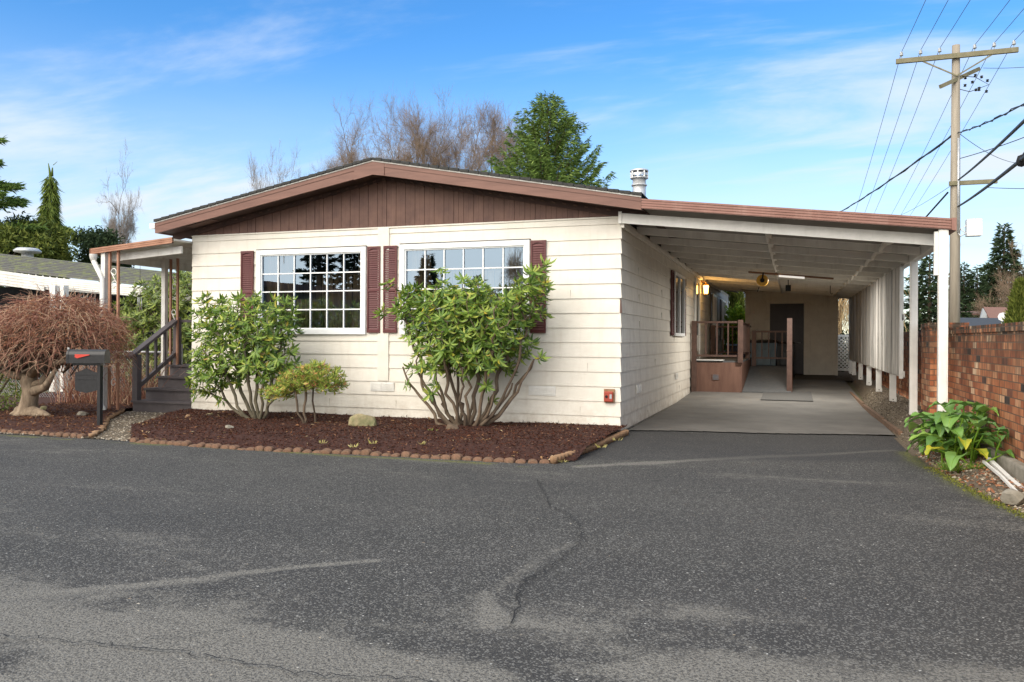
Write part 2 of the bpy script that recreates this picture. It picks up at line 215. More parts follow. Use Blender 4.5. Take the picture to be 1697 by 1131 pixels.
# brick
def brickmat():
    m, n, l, p = newmat('red brick')
    tcn = n.new('ShaderNodeTexCoord'); sp = n.new('ShaderNodeSeparateXYZ'); l.new(tcn.outputs['Object'], sp.inputs[0])
    ad = n.new('ShaderNodeMath'); l.new(sp.outputs[0], ad.inputs[0]); l.new(sp.outputs[1], ad.inputs[1])
    cb = n.new('ShaderNodeCombineXYZ'); l.new(ad.outputs[0], cb.inputs[0]); l.new(sp.outputs[2], cb.inputs[1])
    b = n.new('ShaderNodeTexBrick'); b.inputs['Scale'].default_value = 1; b.inputs['Brick Width'].default_value = .20; b.inputs['Row Height'].default_value = .075
    b.inputs['Mortar Size'].default_value = .005; b.inputs['Mortar Smooth'].default_value = .3; b.inputs['Color1'].default_value = (0, 0, 0, 1); b.inputs['Color2'].default_value = (1, 1, 1, 1); b.inputs['Mortar'].default_value = (.5, .5, .5, 1)
    dn_ = n.new('ShaderNodeTexNoise'); dn_.inputs['Scale'].default_value = 26; dn_.inputs['Detail'].default_value = 3; l.new(cb.outputs[0], dn_.inputs['Vector']); dv = n.new('ShaderNodeVectorMath'); dv.operation = 'MULTIPLY_ADD'; l.new(dn_.outputs['Color'], dv.inputs[0]); dv.inputs[1].default_value = (.009, .007, 0); l.new(cb.outputs[0], dv.inputs[2]); l.new(dv.outputs[0], b.inputs['Vector'])
    r = n.new('ShaderNodeValToRGB'); r.color_ramp.interpolation = 'LINEAR'; e = r.color_ramp.elements
    cols = [(0, (.03, .022, .02)), (.06, (.05, .03, .025)), (.09, (.23, .070, .030)), (.35, (.31, .098, .040)), (.6, (.38, .135, .056)), (.80, (.45, .20, .095)), (.90, (.50, .27, .15)), (1, (.60, .42, .27))]
    while len(e) < len(cols): e.new(.5)
    for i, (a, c) in enumerate(cols): e[i].position = a; e[i].color = (*c, 1)
    l.new(b.outputs['Color'], r.inputs[0])
    t = n.new('ShaderNodeTexNoise'); t.inputs['Scale'].default_value = 18; t.inputs['Detail'].default_value = 6; mp_ = n.new('ShaderNodeMapping'); mp_.inputs['Scale'].default_value = (1, 1, .3)
    l.new(tcn.outputs['Object'], mp_.inputs[0]); l.new(mp_.outputs[0], t.inputs['Vector'])
    mr = n.new('ShaderNodeMapRange'); mr.inputs['From Min'].default_value = .3; mr.inputs['From Max'].default_value = .7; mr.inputs['To Min'].default_value = .6; mr.inputs['To Max'].default_value = 1.4; l.new(t.outputs[0], mr.inputs['Value'])
    hsn = n.new('ShaderNodeHueSaturation'); l.new(mr.outputs[0], hsn.inputs['Value']); l.new(r.outputs[0], hsn.inputs['Color'])
    # black algae stain running down from the coping
    tz = n.new('ShaderNodeMapRange'); tz.inputs['From Min'].default_value = .85; tz.inputs['From Max'].default_value = 1.45; tz.inputs['To Max'].default_value = 1; l.new(sp.outputs[2], tz.inputs['Value'])
    t3 = n.new('ShaderNodeTexNoise'); t3.inputs['Scale'].default_value = 14; t3.inputs['Detail'].default_value = 5; l.new(mp_.outputs[0], t3.inputs['Vector'])
    m3 = n.new('ShaderNodeMapRange'); m3.inputs['From Min'].default_value = .36; m3.inputs['From Max'].default_value = .56; l.new(t3.outputs[0], m3.inputs['Value'])
    mm3 = n.new('ShaderNodeMath'); mm3.operation = 'MULTIPLY'; l.new(tz.outputs[0], mm3.inputs[0]); l.new(m3.outputs[0], mm3.inputs[1])
    mx3 = n.new('ShaderNodeMixRGB'); mx3.inputs[2].default_value = (.05, .035, .022, 1); l.new(mm3.outputs[0], mx3.inputs[0]); l.new(hsn.outputs[0], mx3.inputs[1])
    mo = n.new('ShaderNodeMixRGB'); mo.inputs[2].default_value = (.12, .085, .06, 1); l.new(b.outputs['Fac'], mo.inputs[0]); l.new(mx3.outputs[0], mo.inputs[1])
    l.new(mo.outputs[0], p.inputs['Base Color']); p.inputs['Roughness'].default_value = .85
    inv = n.new('ShaderNodeMath'); inv.operation = 'SUBTRACT'; inv.inputs[0].default_value = 1; l.new(b.outputs['Fac'], inv.inputs[1])
    a2 = n.new('ShaderNodeMath'); a2.operation = 'MULTIPLY_ADD'; a2.inputs[1].default_value = .25; l.new(t.outputs[0], a2.inputs[0]); l.new(inv.outputs[0], a2.inputs[2])
    bp = n.new('ShaderNodeBump'); bp.inputs['Strength'].default_value = .9; bp.inputs['Distance'].default_value = .008; l.new(a2.outputs[0], bp.inputs['Height']); l.new(bp.outputs[0], p.inputs['Normal'])
    return m
MT['brick'] = brickmat()
# ------------------------------------------------------------ mesh helpers
ORG = {}
def tag(o, label=None, cat=None, group=None, kind=None):
    if label: o['label'] = label
    if cat: o['category'] = cat
    if group: o['group'] = group
    if kind: o['kind'] = kind
    return o
def thing(name, label, cat, loc=(0, 0, 0), group=None):
    o = bpy.data.objects.new(name, None); sc.collection.objects.link(o); o.location = loc; o.empty_display_size = .2
    ORG[o.name] = np.array(loc, float)
    return tag(o, label, cat, group)
def link(name, me, m, parent=None, loc=None):
    o = bpy.data.objects.new(name, me); sc.collection.objects.link(o)
    for q in (m if isinstance(m, (list, tuple)) else [m]): me.materials.append(MT[q] if isinstance(q, str) else q)
    if parent is not None: o.parent = parent
    return o
class MB:
    def __init__(s): s.v = []; s.f = []; s.mi = []; s.sm = []
    def add(s, vs, fs, mi=0, smooth=False):
        b = len(s.v); s.v += [tuple(map(float, q)) for q in vs]; s.f += [tuple(i + b for i in f) for f in fs]; s.mi += [mi] * len(fs); s.sm += [smooth] * len(fs); return s
    def box(s, x0, x1, y0, y1, z0, z1, mi=0):
        v = [(x, y, z) for x in (x0, x1) for y in (y0, y1) for z in (z0, z1)]
        return s.add(v, [(0, 1, 3, 2), (4, 6, 7, 5), (0, 4, 5, 1), (2, 3, 7, 6), (0, 2, 6, 4), (1, 5, 7, 3)], mi)
    def hexa(s, v8, mi=0): return s.add(v8, [(0, 1, 3, 2), (4, 6, 7, 5), (0, 4, 5, 1), (2, 3, 7, 6), (0, 2, 6, 4), (1, 5, 7, 3)], mi)
    def slopex(s, x0, x1, y0, y1, za0, zb0, za1, zb1, mi=0):
        """box between x0 (z za0..zb0) and x1 (z za1..zb1)"""
        return s.hexa([(x0, y0, za0), (x0, y0, zb0), (x0, y1, za0), (x0, y1, zb0), (x1, y0, za1), (x1, y0, zb1), (x1, y1, za1), (x1, y1, zb1)], mi)
    def bar(s, a, b, w, h, mi=0, upv=(0, 0, 1)):
        a, b = Vector(a), Vector(b); d = (b - a).normalized(); u = Vector(upv)
        if abs(d.dot(u)) > .99: u = Vector((0, 1, 0))
        r = d.cross(u).normalized() * w / 2; t = r.cross(d).normalized() * h / 2
        return s.hexa([a - r - t, a - r + t, a + r - t, a + r + t, b - r - t, b - r + t, b + r - t, b + r + t], mi)
    def tube(s, pts, rad, n=8, mi=0, cap=True):
        P = [Vector(p) for p in pts]; rad = rad if hasattr(rad, '__len__') else [rad] * len(P)
        u = None; b = len(s.v)
        for i, p in enumerate(P):
            d = (P[min(i + 1, len(P) - 1)] - P[max(i - 1, 0)]).normalized()
            if u is None: u = d.orthogonal().normalized()
            u = (u - d * u.dot(d)); u = u.normalized() if u.length > 1e-6 else d.orthogonal().normalized(); w_ = d.cross(u)
            s.v += [tuple(p + (u * cos(2 * pi * k / n) + w_ * sin(2 * pi * k / n)) * rad[i]) for k in range(n)]
        fs = [(b + i * n + k, b + i * n + (k + 1) % n, b + (i + 1) * n + (k + 1) % n, b + (i + 1) * n + k) for i in range(len(P) - 1) for k in range(n)]
        s.f += fs; s.mi += [mi] * len(fs); s.sm += [n > 4] * len(fs)
        if cap:
            s.f += [tuple(b + k for k in range(n))[::-1], tuple(b + (len(P) - 1) * n + k for k in range(n))]; s.mi += [mi] * 2; s.sm += [False] * 2
        return s
    def cyl(s, c, r0, r1, z0, z1, n=16, mi=0): return s.tube([(c[0], c[1], z0), (c[0], c[1], z1)], [r0, r1], n, mi)
    def lathe(s, c, prof, n=18, mi=0):
        b = len(s.v)
        for r, z in prof: s.v += [(c[0] + r * cos(2 * pi * k / n), c[1] + r * sin(2 * pi * k / n), c[2] + z) for k in range(n)]
        fs = [(b + i * n + k, b + i * n + (k + 1) % n, b + (i + 1) * n + (k + 1) % n, b + (i + 1) * n + k) for i in range(len(prof) - 1) for k in range(n)]
        s.f += fs; s.mi += [mi] * len(fs); s.sm += [True] * len(fs); return s
    def poly(s, pts, off, mi=0):
        """extrude polygon pts by vector off"""
        n = len(pts); off = np.array(off, float); a = [np.array(p, float) for p in pts]
        return s.add(a + [p + off for p in a], [tuple(range(n))[::-1], tuple(range(n, 2 * n))] + [(i, (i + 1) % n, (i + 1) % n + n, i + n) for i in range(n)], mi)
    def build(s, name, m, parent=None, loc=None, bevel=0):
        me = bpy.data.meshes.new(name); v = np.array(s.v, float).reshape(-1, 3)
        if parent is not None: o0 = ORG.get(parent.name, np.zeros(3))
        elif loc is not None: o0 = np.array(loc, float)
        else: o0 = np.zeros(3)
        v = v - o0
        me.from_pydata(v.tolist(), [], s.f); me.polygons.foreach_set('material_index', s.mi); me.polygons.foreach_set('use_smooth', s.sm)
        me.update(); o = link(name, me, m, parent)
        if parent is None: o.location = o0
        ORG[o.name] = o0
        if bevel:
            bm_ = o.modifiers.new('bevel', 'BEVEL'); bm_.width = bevel; bm_.segments = 2; bm_.limit_method = 'ANGLE'
        return o
def fastmesh(name, V, F, m, parent=None, loc=None, smooth=False, mi=None, attrs=None):
    """V (n,3), F (k,3|4) arrays"""
    V = np.asarray(V, float); F = np.asarray(F, np.int32)
    o0 = ORG.get(parent.name, np.zeros(3)) if parent is not None else np.array(loc, float) if loc is not None else np.zeros(3)
    me = bpy.data.meshes.new(name); k = F.shape[1]
    me.vertices.add(len(V)); me.vertices.foreach_set('co', (V - o0).astype(np.float32).ravel())
    me.loops.add(F.size); me.loops.foreach_set('vertex_index', F.ravel())
    me.polygons.add(len(F)); me.polygons.foreach_set('loop_start', np.arange(0, F.size, k, dtype=np.int32)); me.polygons.foreach_set('loop_total', np.full(len(F), k, np.int32))
    if smooth: me.polygons.foreach_set('use_smooth', np.ones(len(F), bool))
    if mi is not None: me.polygons.foreach_set('material_index', np.asarray(mi, np.int32))
    me.update(calc_edges=True)
    for an, av in (attrs or {}).items():
        a = me.attributes.new(an, 'FLOAT', 'POINT'); a.data.foreach_set('value', np.asarray(av, np.float32))
    o = link(name, me, m, parent)
    if parent is None: o.location = o0
    ORG[o.name] = o0
    return o
def norm(a): return a / np.maximum(np.linalg.norm(a, axis=-1, keepdims=True), 1e-9)
def frames(D, U=None):
    """orthonormal frames for direction rows D: returns (D, side, up)"""
    D = norm(D); r = rng.normal(size=D.shape) if U is None else U
    S = norm(np.cross(D, r)); return D, S, np.cross(S, D)
# leaf templates: (verts: along, side, up) + tris
LEAF8 = (np.array([[0, 0, 0], [.35, -.5, .12], [.35, 0, 0], [.35, .5, .12], [.72, -.42, .06], [.72, 0, -.05], [.72, .42, .06], [1, 0, -.16]]),
         np.array([[0, 2, 1], [0, 3, 2], [1, 2, 5], [1, 5, 4], [2, 3, 6], [2, 6, 5], [4, 5, 7], [5, 6, 7]]))
BLADE = (np.array([[0, -.5, 0], [0, .5, 0], [.6, .35, .03], [.6, -.35, .03], [1, 0, 0]]), np.array([[0, 1, 2], [0, 2, 3], [3, 2, 4]]))
QUADL = (np.array([[0, 0, 0], [.45, -.5, .05], [1, 0, 0], [.45, .5, .05]]), np.array([[0, 3, 1], [1, 3, 2]]))
def stamp(P, D, Lh, W, tpl, U=None):
    """copy leaf template at rows P pointing D with lengths Lh and widths W"""
    T, F = tpl; D, S, Uv = frames(D, U); Lh = np.broadcast_to(np.asarray(Lh, float), (len(P),)); W = np.broadcast_to(np.asarray(W, float), (len(P),))
    V = P[:, None, :] + D[:, None, :] * (T[None, :, 0, None] * Lh[:, None, None]) + S[:, None, :] * (T[None, :, 1, None] * W[:, None, None]) + Uv[:, None, :] * (T[None, :, 2, None] * Lh[:, None, None])
    FF = F[None] + (np.arange(len(P)) * len(T))[:, None, None]
    return V.reshape(-1, 3), FF.reshape(-1, F.shape[1])
def grow(roots, targets, step=.12, alpha=.35, jit=.15, start_dir=(0, 0, 1), sag=0.):
    pos = [np.array(r, float) for r in roots]; par = [-1] * len(pos); pl = [0.] * len(pos); dr = [np.array(start_dir, float)] * len(pos)
    order = np.argsort([min(np.linalg.norm(np.array(t) - r) for r in pos) for t in targets])
    A = np.zeros((len(targets) * 40 + len(pos), 3)); PL = np.zeros(len(A)); n = len(pos); A[:n] = pos
    tips = []
    for k in order:
        t = np.array(targets[k], float); d = np.linalg.norm(A[:n] - t, axis=1); i = int(np.argmin(d + alpha * PL[:n])); L_ = d[i]
        m_ = max(1, min(38, int(round(L_ / step)))); p0 = A[i].copy(); dv = dr[i]
        c1 = p0 + dv * L_ * .35; c1 = c1 + rng.normal(size=3) * jit * L_ * .3; prev = i
        for j in range(1, m_ + 1):
            u = j / m_; q = (1 - u) ** 2 * p0 + 2 * u * (1 - u) * c1 + u * u * t
            if j < m_: q = q + rng.normal(size=3) * jit * step * .6
            q[2] -= sag * u * (1 - u)
            dd = q - A[prev]; dd /= max(np.linalg.norm(dd), 1e-9)
            A[n] = q; PL[n] = PL[prev] + np.linalg.norm(q - A[prev]); par.append(prev); dr.append(dd); prev = n; n += 1
        tips.append(prev)
    return A[:n], np.array(par), np.array(dr), tips
def skel_radii(par, rtip, e=2.4, rmax=None):
    n = len(par); acc = np.zeros(n); has = np.zeros(n, bool)
    for i in range(n - 1, -1, -1):
        v = acc[i] if has[i] else rtip ** e
        acc[i] = v
        if par[i] >= 0: acc[par[i]] += v; has[par[i]] = True
    r = acc ** (1 / e)
    if rmax: r = np.minimum(r, rmax)
    return r
def skel_tubes(A, par, r, mb, n1=8, thin=.006, rootflare=1.0):
    kids = {}
    for i, p in enumerate(par):
        if p >= 0: kids.setdefault(int(p), []).append(i)
    stack = [(i, None) for i, p in enumerate(par) if p < 0]
    while stack:
        i, pr_ = stack.pop(); path = ([pr_] if pr_ is not None else []) + [i]; rr = ([r[i]] if pr_ is not None else []) + [r[i] * (rootflare if pr_ is None else 1)]
        cur = i
        while cur in kids:
            ks = sorted(kids[cur], key=lambda q: -r[q])
            for q in ks[1:]: stack.append((q, cur))
            cur = ks[0]; path.append(cur); rr.append(r[cur])
        if len(path) > 1:
            mb.tube([A[q] for q in path], rr, n1 if max(rr) > thin * 2 else (5 if max(rr) > thin else 3), 0, False)
    return mb
# ------------------------------------------------------------ ground and paving
EX = .203
def rise(x, y): return 0.0 if y < 4 else .1 * (y - 4) / 4 if y < 8 else .1 + .15 * (y - 8) / 6 if y < 14 else .25
def srise(y): return np.interp(y, [-100, 4, 8, 14, 300], [0, 0, .1, .25, .3])
def gridmesh(name, xs, ys, zf, m, loc=None, keep=None, attrs=None, smooth=True):
    XX, YY = np.meshgrid(xs, ys, indexing='ij'); V = np.stack([XX, YY, zf(XX, YY)], -1).reshape(-1, 3)
    nx, ny = len(xs), len(ys); i = np.arange(nx - 1)[:, None] * ny + np.arange(ny - 1)[None]; F = np.stack([i, i + ny, i + ny + 1, i + 1], -1).reshape(-1, 4)
    if keep is not None:
        cxs = (xs[:-1] + xs[1:]) / 2; cys = (ys[:-1] + ys[1:]) / 2; CX, CY = np.meshgrid(cxs, cys, indexing='ij'); F = F[keep(CX, CY).ravel()]
    return fastmesh(name, V, F, m, smooth=smooth, attrs={k: f(XX, YY).ravel() for k, f in (attrs or {}).items()})
gm = mat('yard ground', (.10, .105, .05), .95, col2=(.14, .12, .075), nscale=1.5, bump=.6, bscale=30)
xs = np.array(sorted(set(list(np.linspace(-60, 60, 61)) + [-900, -400, -150, 150, 400, 900]))); ys = np.array(sorted(set(list(np.linspace(-60, 80, 71)) + [-900, -400, -150, 200, 400, 900])))
tag(gridmesh('ground', xs, ys, lambda x, y: srise(y) - .045, gm), kind='structure')
def gp(px, py, z=0.0): return at(px, py, Z=z)[:2]
def noise2(x, y, s, seed=0, octv=4):
    """cheap value noise on arrays"""
    out = np.zeros(np.broadcast(x, y).shape); a = 1.; tot = 0
    for o_ in range(octv):
        f = s * 2 ** o_; xi = np.floor(x * f); yi = np.floor(y * f); fx = x * f - xi; fy = y * f - yi; fx = fx * fx * (3 - 2 * fx); fy = fy * fy * (3 - 2 * fy)
        def h(i, j): return np.modf(np.abs(np.sin(i * 127.1 + j * 311.7 + seed * 17.3 + o_ * 57.1) * 43758.5453))[0]
        out = out + a * ((h(xi, yi) * (1 - fx) + h(xi + 1, yi) * fx) * (1 - fy) + (h(xi, yi + 1) * (1 - fx) + h(xi + 1, yi + 1) * fx) * fy); tot += a; a *= .55
    return out / tot
def pdist(x, y, pts, wig=0, seed=3):
    x = x + (noise2(x, y, 1.8, seed) - .5) * wig; y = y + (noise2(x, y, 1.8, seed + 9) - .5) * wig
    d = np.full(np.broadcast(x, y).shape, 1e9)
    for (ax, ay), (bx, by) in zip(pts[:-1], pts[1:]):
        vx, vy = bx - ax, by - ay; t = np.clip(((x - ax) * vx + (y - ay) * vy) / (vx * vx + vy * vy), 0, 1)
        d = np.minimum(d, np.hypot(x - ax - t * vx, y - ay - t * vy))
    return d
crack1 = [gp(*q) for q in ((893, 797), (905, 812), (912, 838), (949, 853), (969, 880), (966, 903), (940, 920), (907, 945), (880, 962), (869, 977), (860, 1010), (854, 1039))]
crack2 = [gp(*q) for q in ((0, 1062), (110, 1072), (218, 1083), (312, 1089), (412, 1107), (500, 1122), (589, 1127), (760, 1138))]
crack4 = [gp(*q) for q in ((966, 903), (1010, 915), (1042, 931), (1090, 940))]
crack5 = [gp(*q) for q in ((218, 1083), (262, 1066), (330, 1060), (392, 1049))]
crack3 = [gp(*q) for q in ((860, 874), (800, 884), (766, 889), (725, 905), (689, 915))]
st1 = [gp(*q) for q in ((0, 1003), (120, 990), (236, 977), (359, 962))]
st2 = [gp(*q) for q in ((377, 956), (500, 942), (625, 930))]
seam = [gp(*q) for q in ((959, 772), (1075, 765), (1196, 757), (1333, 750), (1480, 740))]
def wear(x, y):
    b = np.exp(-(pdist(x, y, st1, .06) / .045) ** 2) * .9 + np.exp(-(pdist(x, y, st2, .06) / .03) ** 2) * .8
    b += np.exp(-(pdist(x, y, seam, .08) / .07) ** 2) * .9 * (.35 + noise2(x, y, 7, 5))
    n1_ = noise2(x * .7 - y * .15, y * 1.6, 1.5, 1)
    near = np.clip((-7.15 - y + .12 * x) / 1.0, 0, 1); b += near * np.clip((n1_ - .30) * 2.8, 0, 1) * .78
    b += np.exp(-(pdist(x, y, [c_ + np.array([0.0, .11]) for c_ in crack2], .15) / .12) ** 2) * .4 + np.exp(-(pdist(x, y, [c_ - np.array([.1, 0]) for c_ in crack1[5:]], .2) / .06) ** 2) * .32
    b += np.clip((noise2(x * .5, y * 1.8, 1.1, 8) - .52) * 3, 0, 1) * .4
    return np.clip(b, 0, 1)
def dark(x, y):
    sl = np.clip((y - np.interp(x, [0, 3.5], [-2.75, -1.6])) / .25, 0, 1) * (x > .0)
    far = np.clip((noise2(x * .6, y * 1.2, .8, 21) - .45) * 3, 0, 1) * .35
    return np.clip(sl * .7 + far + np.exp(-(pdist(x, y, [c_ + np.array([.02, -.06]) for c_ in st1 + st2], .05) / .03) ** 2) * .35, 0, 1)
def moss(x, y):
    e = pdist(x, y, [(-8, -3.22), (0.05, -3.22), (.25, -2.7)], .1); r_ = pdist(x, y, [(3.47, -.7), (3.55, -1.8), (3.68, -3), (3.86, -4.18), (4.2, -5.6)], .15)
    return np.clip(np.exp(-(e / .05) ** 2) * (noise2(x, y, 2, 31) > .45) + np.exp(-(r_ / .09) ** 2) * (.3 + noise2(x, y, 5, 12)), 0, 1)
m, n, l, p = newmat('worn asphalt')
tcn = n.new('ShaderNodeTexCoord')
def tex(sc_, det=2, rough=.5, kind='N'):
    t = n.new('ShaderNodeTexNoise' if kind == 'N' else 'ShaderNodeTexVoronoi'); t.inputs['Scale'].default_value = sc_
    if kind == 'N': t.inputs['Detail'].default_value = det; t.inputs['Roughness'].default_value = rough
    l.new(tcn.outputs['Object'], t.inputs['Vector']); return t.outputs[0] if kind == 'N' else t
def mrn(i, a, b, c=0, d=1):
    q = n.new('ShaderNodeMapRange'); q.inputs['From Min'].default_value = a; q.inputs['From Max'].default_value = b; q.inputs['To Min'].default_value = c; q.inputs['To Max'].default_value = d; l.new(i, q.inputs['Value']); return q.outputs[0]
def mixc(f, a, b):
    q = n.new('ShaderNodeMixRGB')
    if isinstance(f, (int, float)): q.inputs[0].default_value = f
    else: l.new(f, q.inputs[0])
    for k_, c_ in ((1, a), (2, b)):
        if isinstance(c_, tuple): q.inputs[k_].default_value = (*c_, 1)
        else: l.new(c_, q.inputs[k_])
    return q.outputs[0]
def mathn(op, a, b):
    q = n.new('ShaderNodeMath'); q.operation = op
    for k_, c_ in ((0, a), (1, b)):
        if isinstance(c_, (int, float)): q.inputs[k_].default_value = c_
        else: l.new(c_, q.inputs[k_])
    return q.outputs[0]
def attr(nm): q = n.new('ShaderNodeAttribute'); q.attribute_name = nm; return q.outputs['Fac']
base = mixc(mrn(tex(1.2, 6), .35, .65), (.050, .0485, .046), (.070, .067, .062))
base = mixc(mrn(tex(95, 3, .7), .42, .60), base, (.030, .030, .031))
vor = tex(120, kind='V'); sepc = n.new('ShaderNodeSeparateColor'); l.new(vor.outputs['Color'], sepc.inputs[0])
stn = mathn('GREATER_THAN', sepc.outputs[0], .80)
base = mixc(mathn('MULTIPLY', stn, .55), base, (.24, .235, .22))
vor2 = tex(38, kind='V'); sep2 = n.new('ShaderNodeSeparateColor'); l.new(vor2.outputs['Color'], sep2.inputs[0])
spk = mathn('MULTIPLY', mathn('GREATER_THAN', sep2.outputs[1], .972), mathn('LESS_THAN', vor2.outputs['Distance'], .20))
base = mixc(spk, base, (.50, .49, .46))
wf = mathn('MULTIPLY', mrn(mathn('ADD', mathn('MULTIPLY', attr('wear'), .62), mathn('ADD', mathn('MULTIPLY', tex(7, 9, .85), .75), mathn('MULTIPLY', tex(34, 6, .8), .65))), .82, 1.02), mrn(tex(70, 4, .75), .42, .56, .15, 1))
base = mixc(mathn('MULTIPLY', wf, .9), base, (.225, .212, .186))
base = mixc(mathn('MULTIPLY', attr('dark'), .7), base, (.030, .031, .035))
base = mixc(mathn('MULTIPLY', attr('moss'), mrn(tex(40, 4), .4, .55)), base, (.15, .16, .03))
l.new(base, p.inputs['Base Color']); p.inputs['Roughness'].default_value = .85; p.inputs['Specular IOR Level'].default_value = .35
hgt = mathn('ADD', mathn('MULTIPLY', tex(140, 3, .6), 1.0), mathn('MULTIPLY', vor.outputs['Distance'], -.8))
bp = n.new('ShaderNodeBump'); bp.inputs['Strength'].default_value = .8; bp.inputs['Distance'].default_value = .006; l.new(hgt, bp.inputs['Height']); l.new(bp.outputs[0], p.inputs['Normal'])
xs = np.concatenate([[-60, -30, -18, -12], np.arange(-9, 5.5, .04), [6, 8, 14, 30, 60]]); ys = np.concatenate([[-28, -20, -14], np.arange(-10.5, 1.02, .04)])
tag(gridmesh('road', xs, ys, lambda x, y: 0 * x + (noise2(x, y, .35, 2) - .5) * .012, m, attrs=dict(wear=wear, dark=dark, moss=moss)), kind='structure')
def crackstrip(pts, w_, name):
    P = []
    for a, b in zip(pts[:-1], pts[1:]):
        k_ = max(2, int(np.hypot(*(np.array(b) - a)) / .035))
        for j in range(k_): P.append(np.array(a) + (np.array(b) - a) * j / k_)
    P = np.array(P) + rng.normal(size=(len(P), 2)) * .013; T_ = norm(np.gradient(P, axis=0)); Nn = np.stack([-T_[:, 1], T_[:, 0]], 1)
    ww = w_ * (.3 + rng.random(len(P)))[:, None]; A = P + Nn * ww; B = P - Nn * ww
    V = np.concatenate([np.c_[A, np.full(len(P), .0105)], np.c_[B, np.full(len(P), .0105)]]); i = np.arange(len(P) - 1); F = np.stack([i, i + 1, i + 1 + len(P), i + len(P)], 1)
    return V, F
Vs, Fs, nb = [], [], 0
for pts, w_ in ((crack1[:4], .0045), (crack1[3:], .0042), (crack2, .0034), (crack3, .0022), (crack4, .0018), (crack5, .002), ([gp(895, 799), gp(905, 800)], .012)):
    V, F = crackstrip(pts, w_, 'c'); Vs.append(V); Fs.append(F + nb); nb += len(V)
tag(fastmesh('road_crack', np.concatenate(Vs), np.concatenate(Fs), 'dark'), kind='structure')
# carport slab
slabm = mat('stained concrete slab', (.165, .157, .145), .8, col2=(.105, .10, .093), nscale=1.3, bump=.25, bscale=90, streak=((.11, .105, .10), 2.2, .6), spec=.4)
def sl_keep(x, y): return (y > .28 + .21 * np.clip(x, 0, 3.4) + .07 * (noise2(x, x * 0 + 1, 1.7, 6) - .5) + .04 * np.sin(x * 2.3)) & (x > .04) & (x < 3.54)
tag(gridmesh('driveway_slab', np.arange(0.02, 3.6, .04), np.concatenate([np.arange(.2, 1.3, .04), np.arange(1.3, 13, .3)]), lambda x, y: srise(y) * 1.0 + .012, slabm, keep=sl_keep), kind='structure')
tag(gridmesh('gravel_ground', np.linspace(-.2, 6, 12), np.arange(12.4, 26, .8), lambda x, y: srise(y) + .012, 'gravel'), kind='structure')
# right hand gravel strip, rising to the wall
def edgex(y): return np.interp(y, [-6.5, -5.6, -4.18, -3, -1.8, -.5, 1, 14], [4.45, 4.15, 3.85, 3.68, 3.56, 3.5, 3.53, 3.56])
def stripz(x, y):
    t = np.clip((x - edgex(y)) / .30, 0, 1); b = np.interp(y, [-7, -2.5, -.6, .5, 14, 20], [.05, .06, .12, .19, .29, .3])
    return .004 + (t * t * (3 - 2 * t)) * b + (noise2(x, y, 5, 4) - .5) * .03 * t
tag(gridmesh('gravel_strip', np.arange(3.4, 5.2, .05), np.arange(-6.5, 20, .07), stripz, 'gravel', keep=lambda x, y: x > edgex(y)), kind='structure')
def scatter(nm, N_, fx, fy, zf, size, m, keepf=None, flat=.6, lab=None):
    x = fx(N_); y = fy(N_)
    if keepf is not None: k_ = keepf(x, y); x, y = x[k_], y[k_]
    P = np.stack([x, y, zf(x, y)], 1); s_ = size * (.5 + rng.random(len(P)) ** 2 * 1.5)
    T_ = np.array([[1, 0, 0], [0, 1, 0], [-1, 0, 0], [0, -1, 0], [0, 0, 1], [0, 0, -1]]) * np.array([1, 1, flat]); F = np.array([[0, 1, 4], [1, 2, 4], [2, 3, 4], [3, 0, 4], [1, 0, 5], [2, 1, 5], [3, 2, 5], [0, 3, 5]])
    a = rng.random(len(P)) * 6.28; c_, s2 = np.cos(a), np.sin(a); ax = .6 + rng.random((len(P), 1)) * .8
    V = T_[None] * s_[:, None, None]; V = V * np.stack([ax[:, 0], 1 / ax[:, 0], np.ones(len(P))], 1)[:, None, :]; V = V + rng.normal(size=V.shape) * s_[:, None, None] * .15
    V = np.stack([V[..., 0] * c_[:, None] - V[..., 1] * s2[:, None], V[..., 0] * s2[:, None] + V[..., 1] * c_[:, None], V[..., 2]], -1) + P[:, None]
    FF = F[None] + (np.arange(len(P)) * 6)[:, None, None]
    return tag(fastmesh(nm, V.reshape(-1, 3), FF.reshape(-1, 3), m), lab, 'gravel', kind='stuff')
scatter('gravel', 9000, lambda k: rng.uniform(3.45, 4.25, k), lambda k: rng.uniform(-.7, 8, k) ** 1, lambda x, y: stripz(x, y), .010, 'pebbled', lambda x, y: x > edgex(y) + .03, lab='brown gravel strip between the slab and the brick wall')
scatter('gravel', 5000, lambda k: rng.uniform(3.5, 4.6, k), lambda k: rng.uniform(-5.5, -.7, k), lambda x, y: stripz(x, y), .013, 'pebble', lambda x, y: (x > edgex(y) + .04) & (noise2(x, y, 3, 2) > .42), lab='pale pebbles and debris beside the metal rods at the wall foot')
# leaf litter at the right foot of the wall
k_ = 1500; P = np.stack([rng.uniform(3.5, 4.4, k_), rng.uniform(-4.8, -.9, k_), np.zeros(k_)], 1); P = P[P[:, 0] > edgex(P[:, 1]) + .02]; P[:, 2] = stripz(P[:, 0], P[:, 1]) + .008
D_ = rng.normal(size=P.shape); D_[:, 2] *= .25
V, F = stamp(P, D_, rng.uniform(.02, .06, len(P)), .022, LEAF8, np.tile([0, 0, 1.], (len(P), 1)) + rng.normal(size=P.shape) * .3); tag(fastmesh('leaf_litter', V, F, 'mapleleaf'), 'dry reddish leaf litter on the ground by the wall', 'leaf litter', kind='stuff')
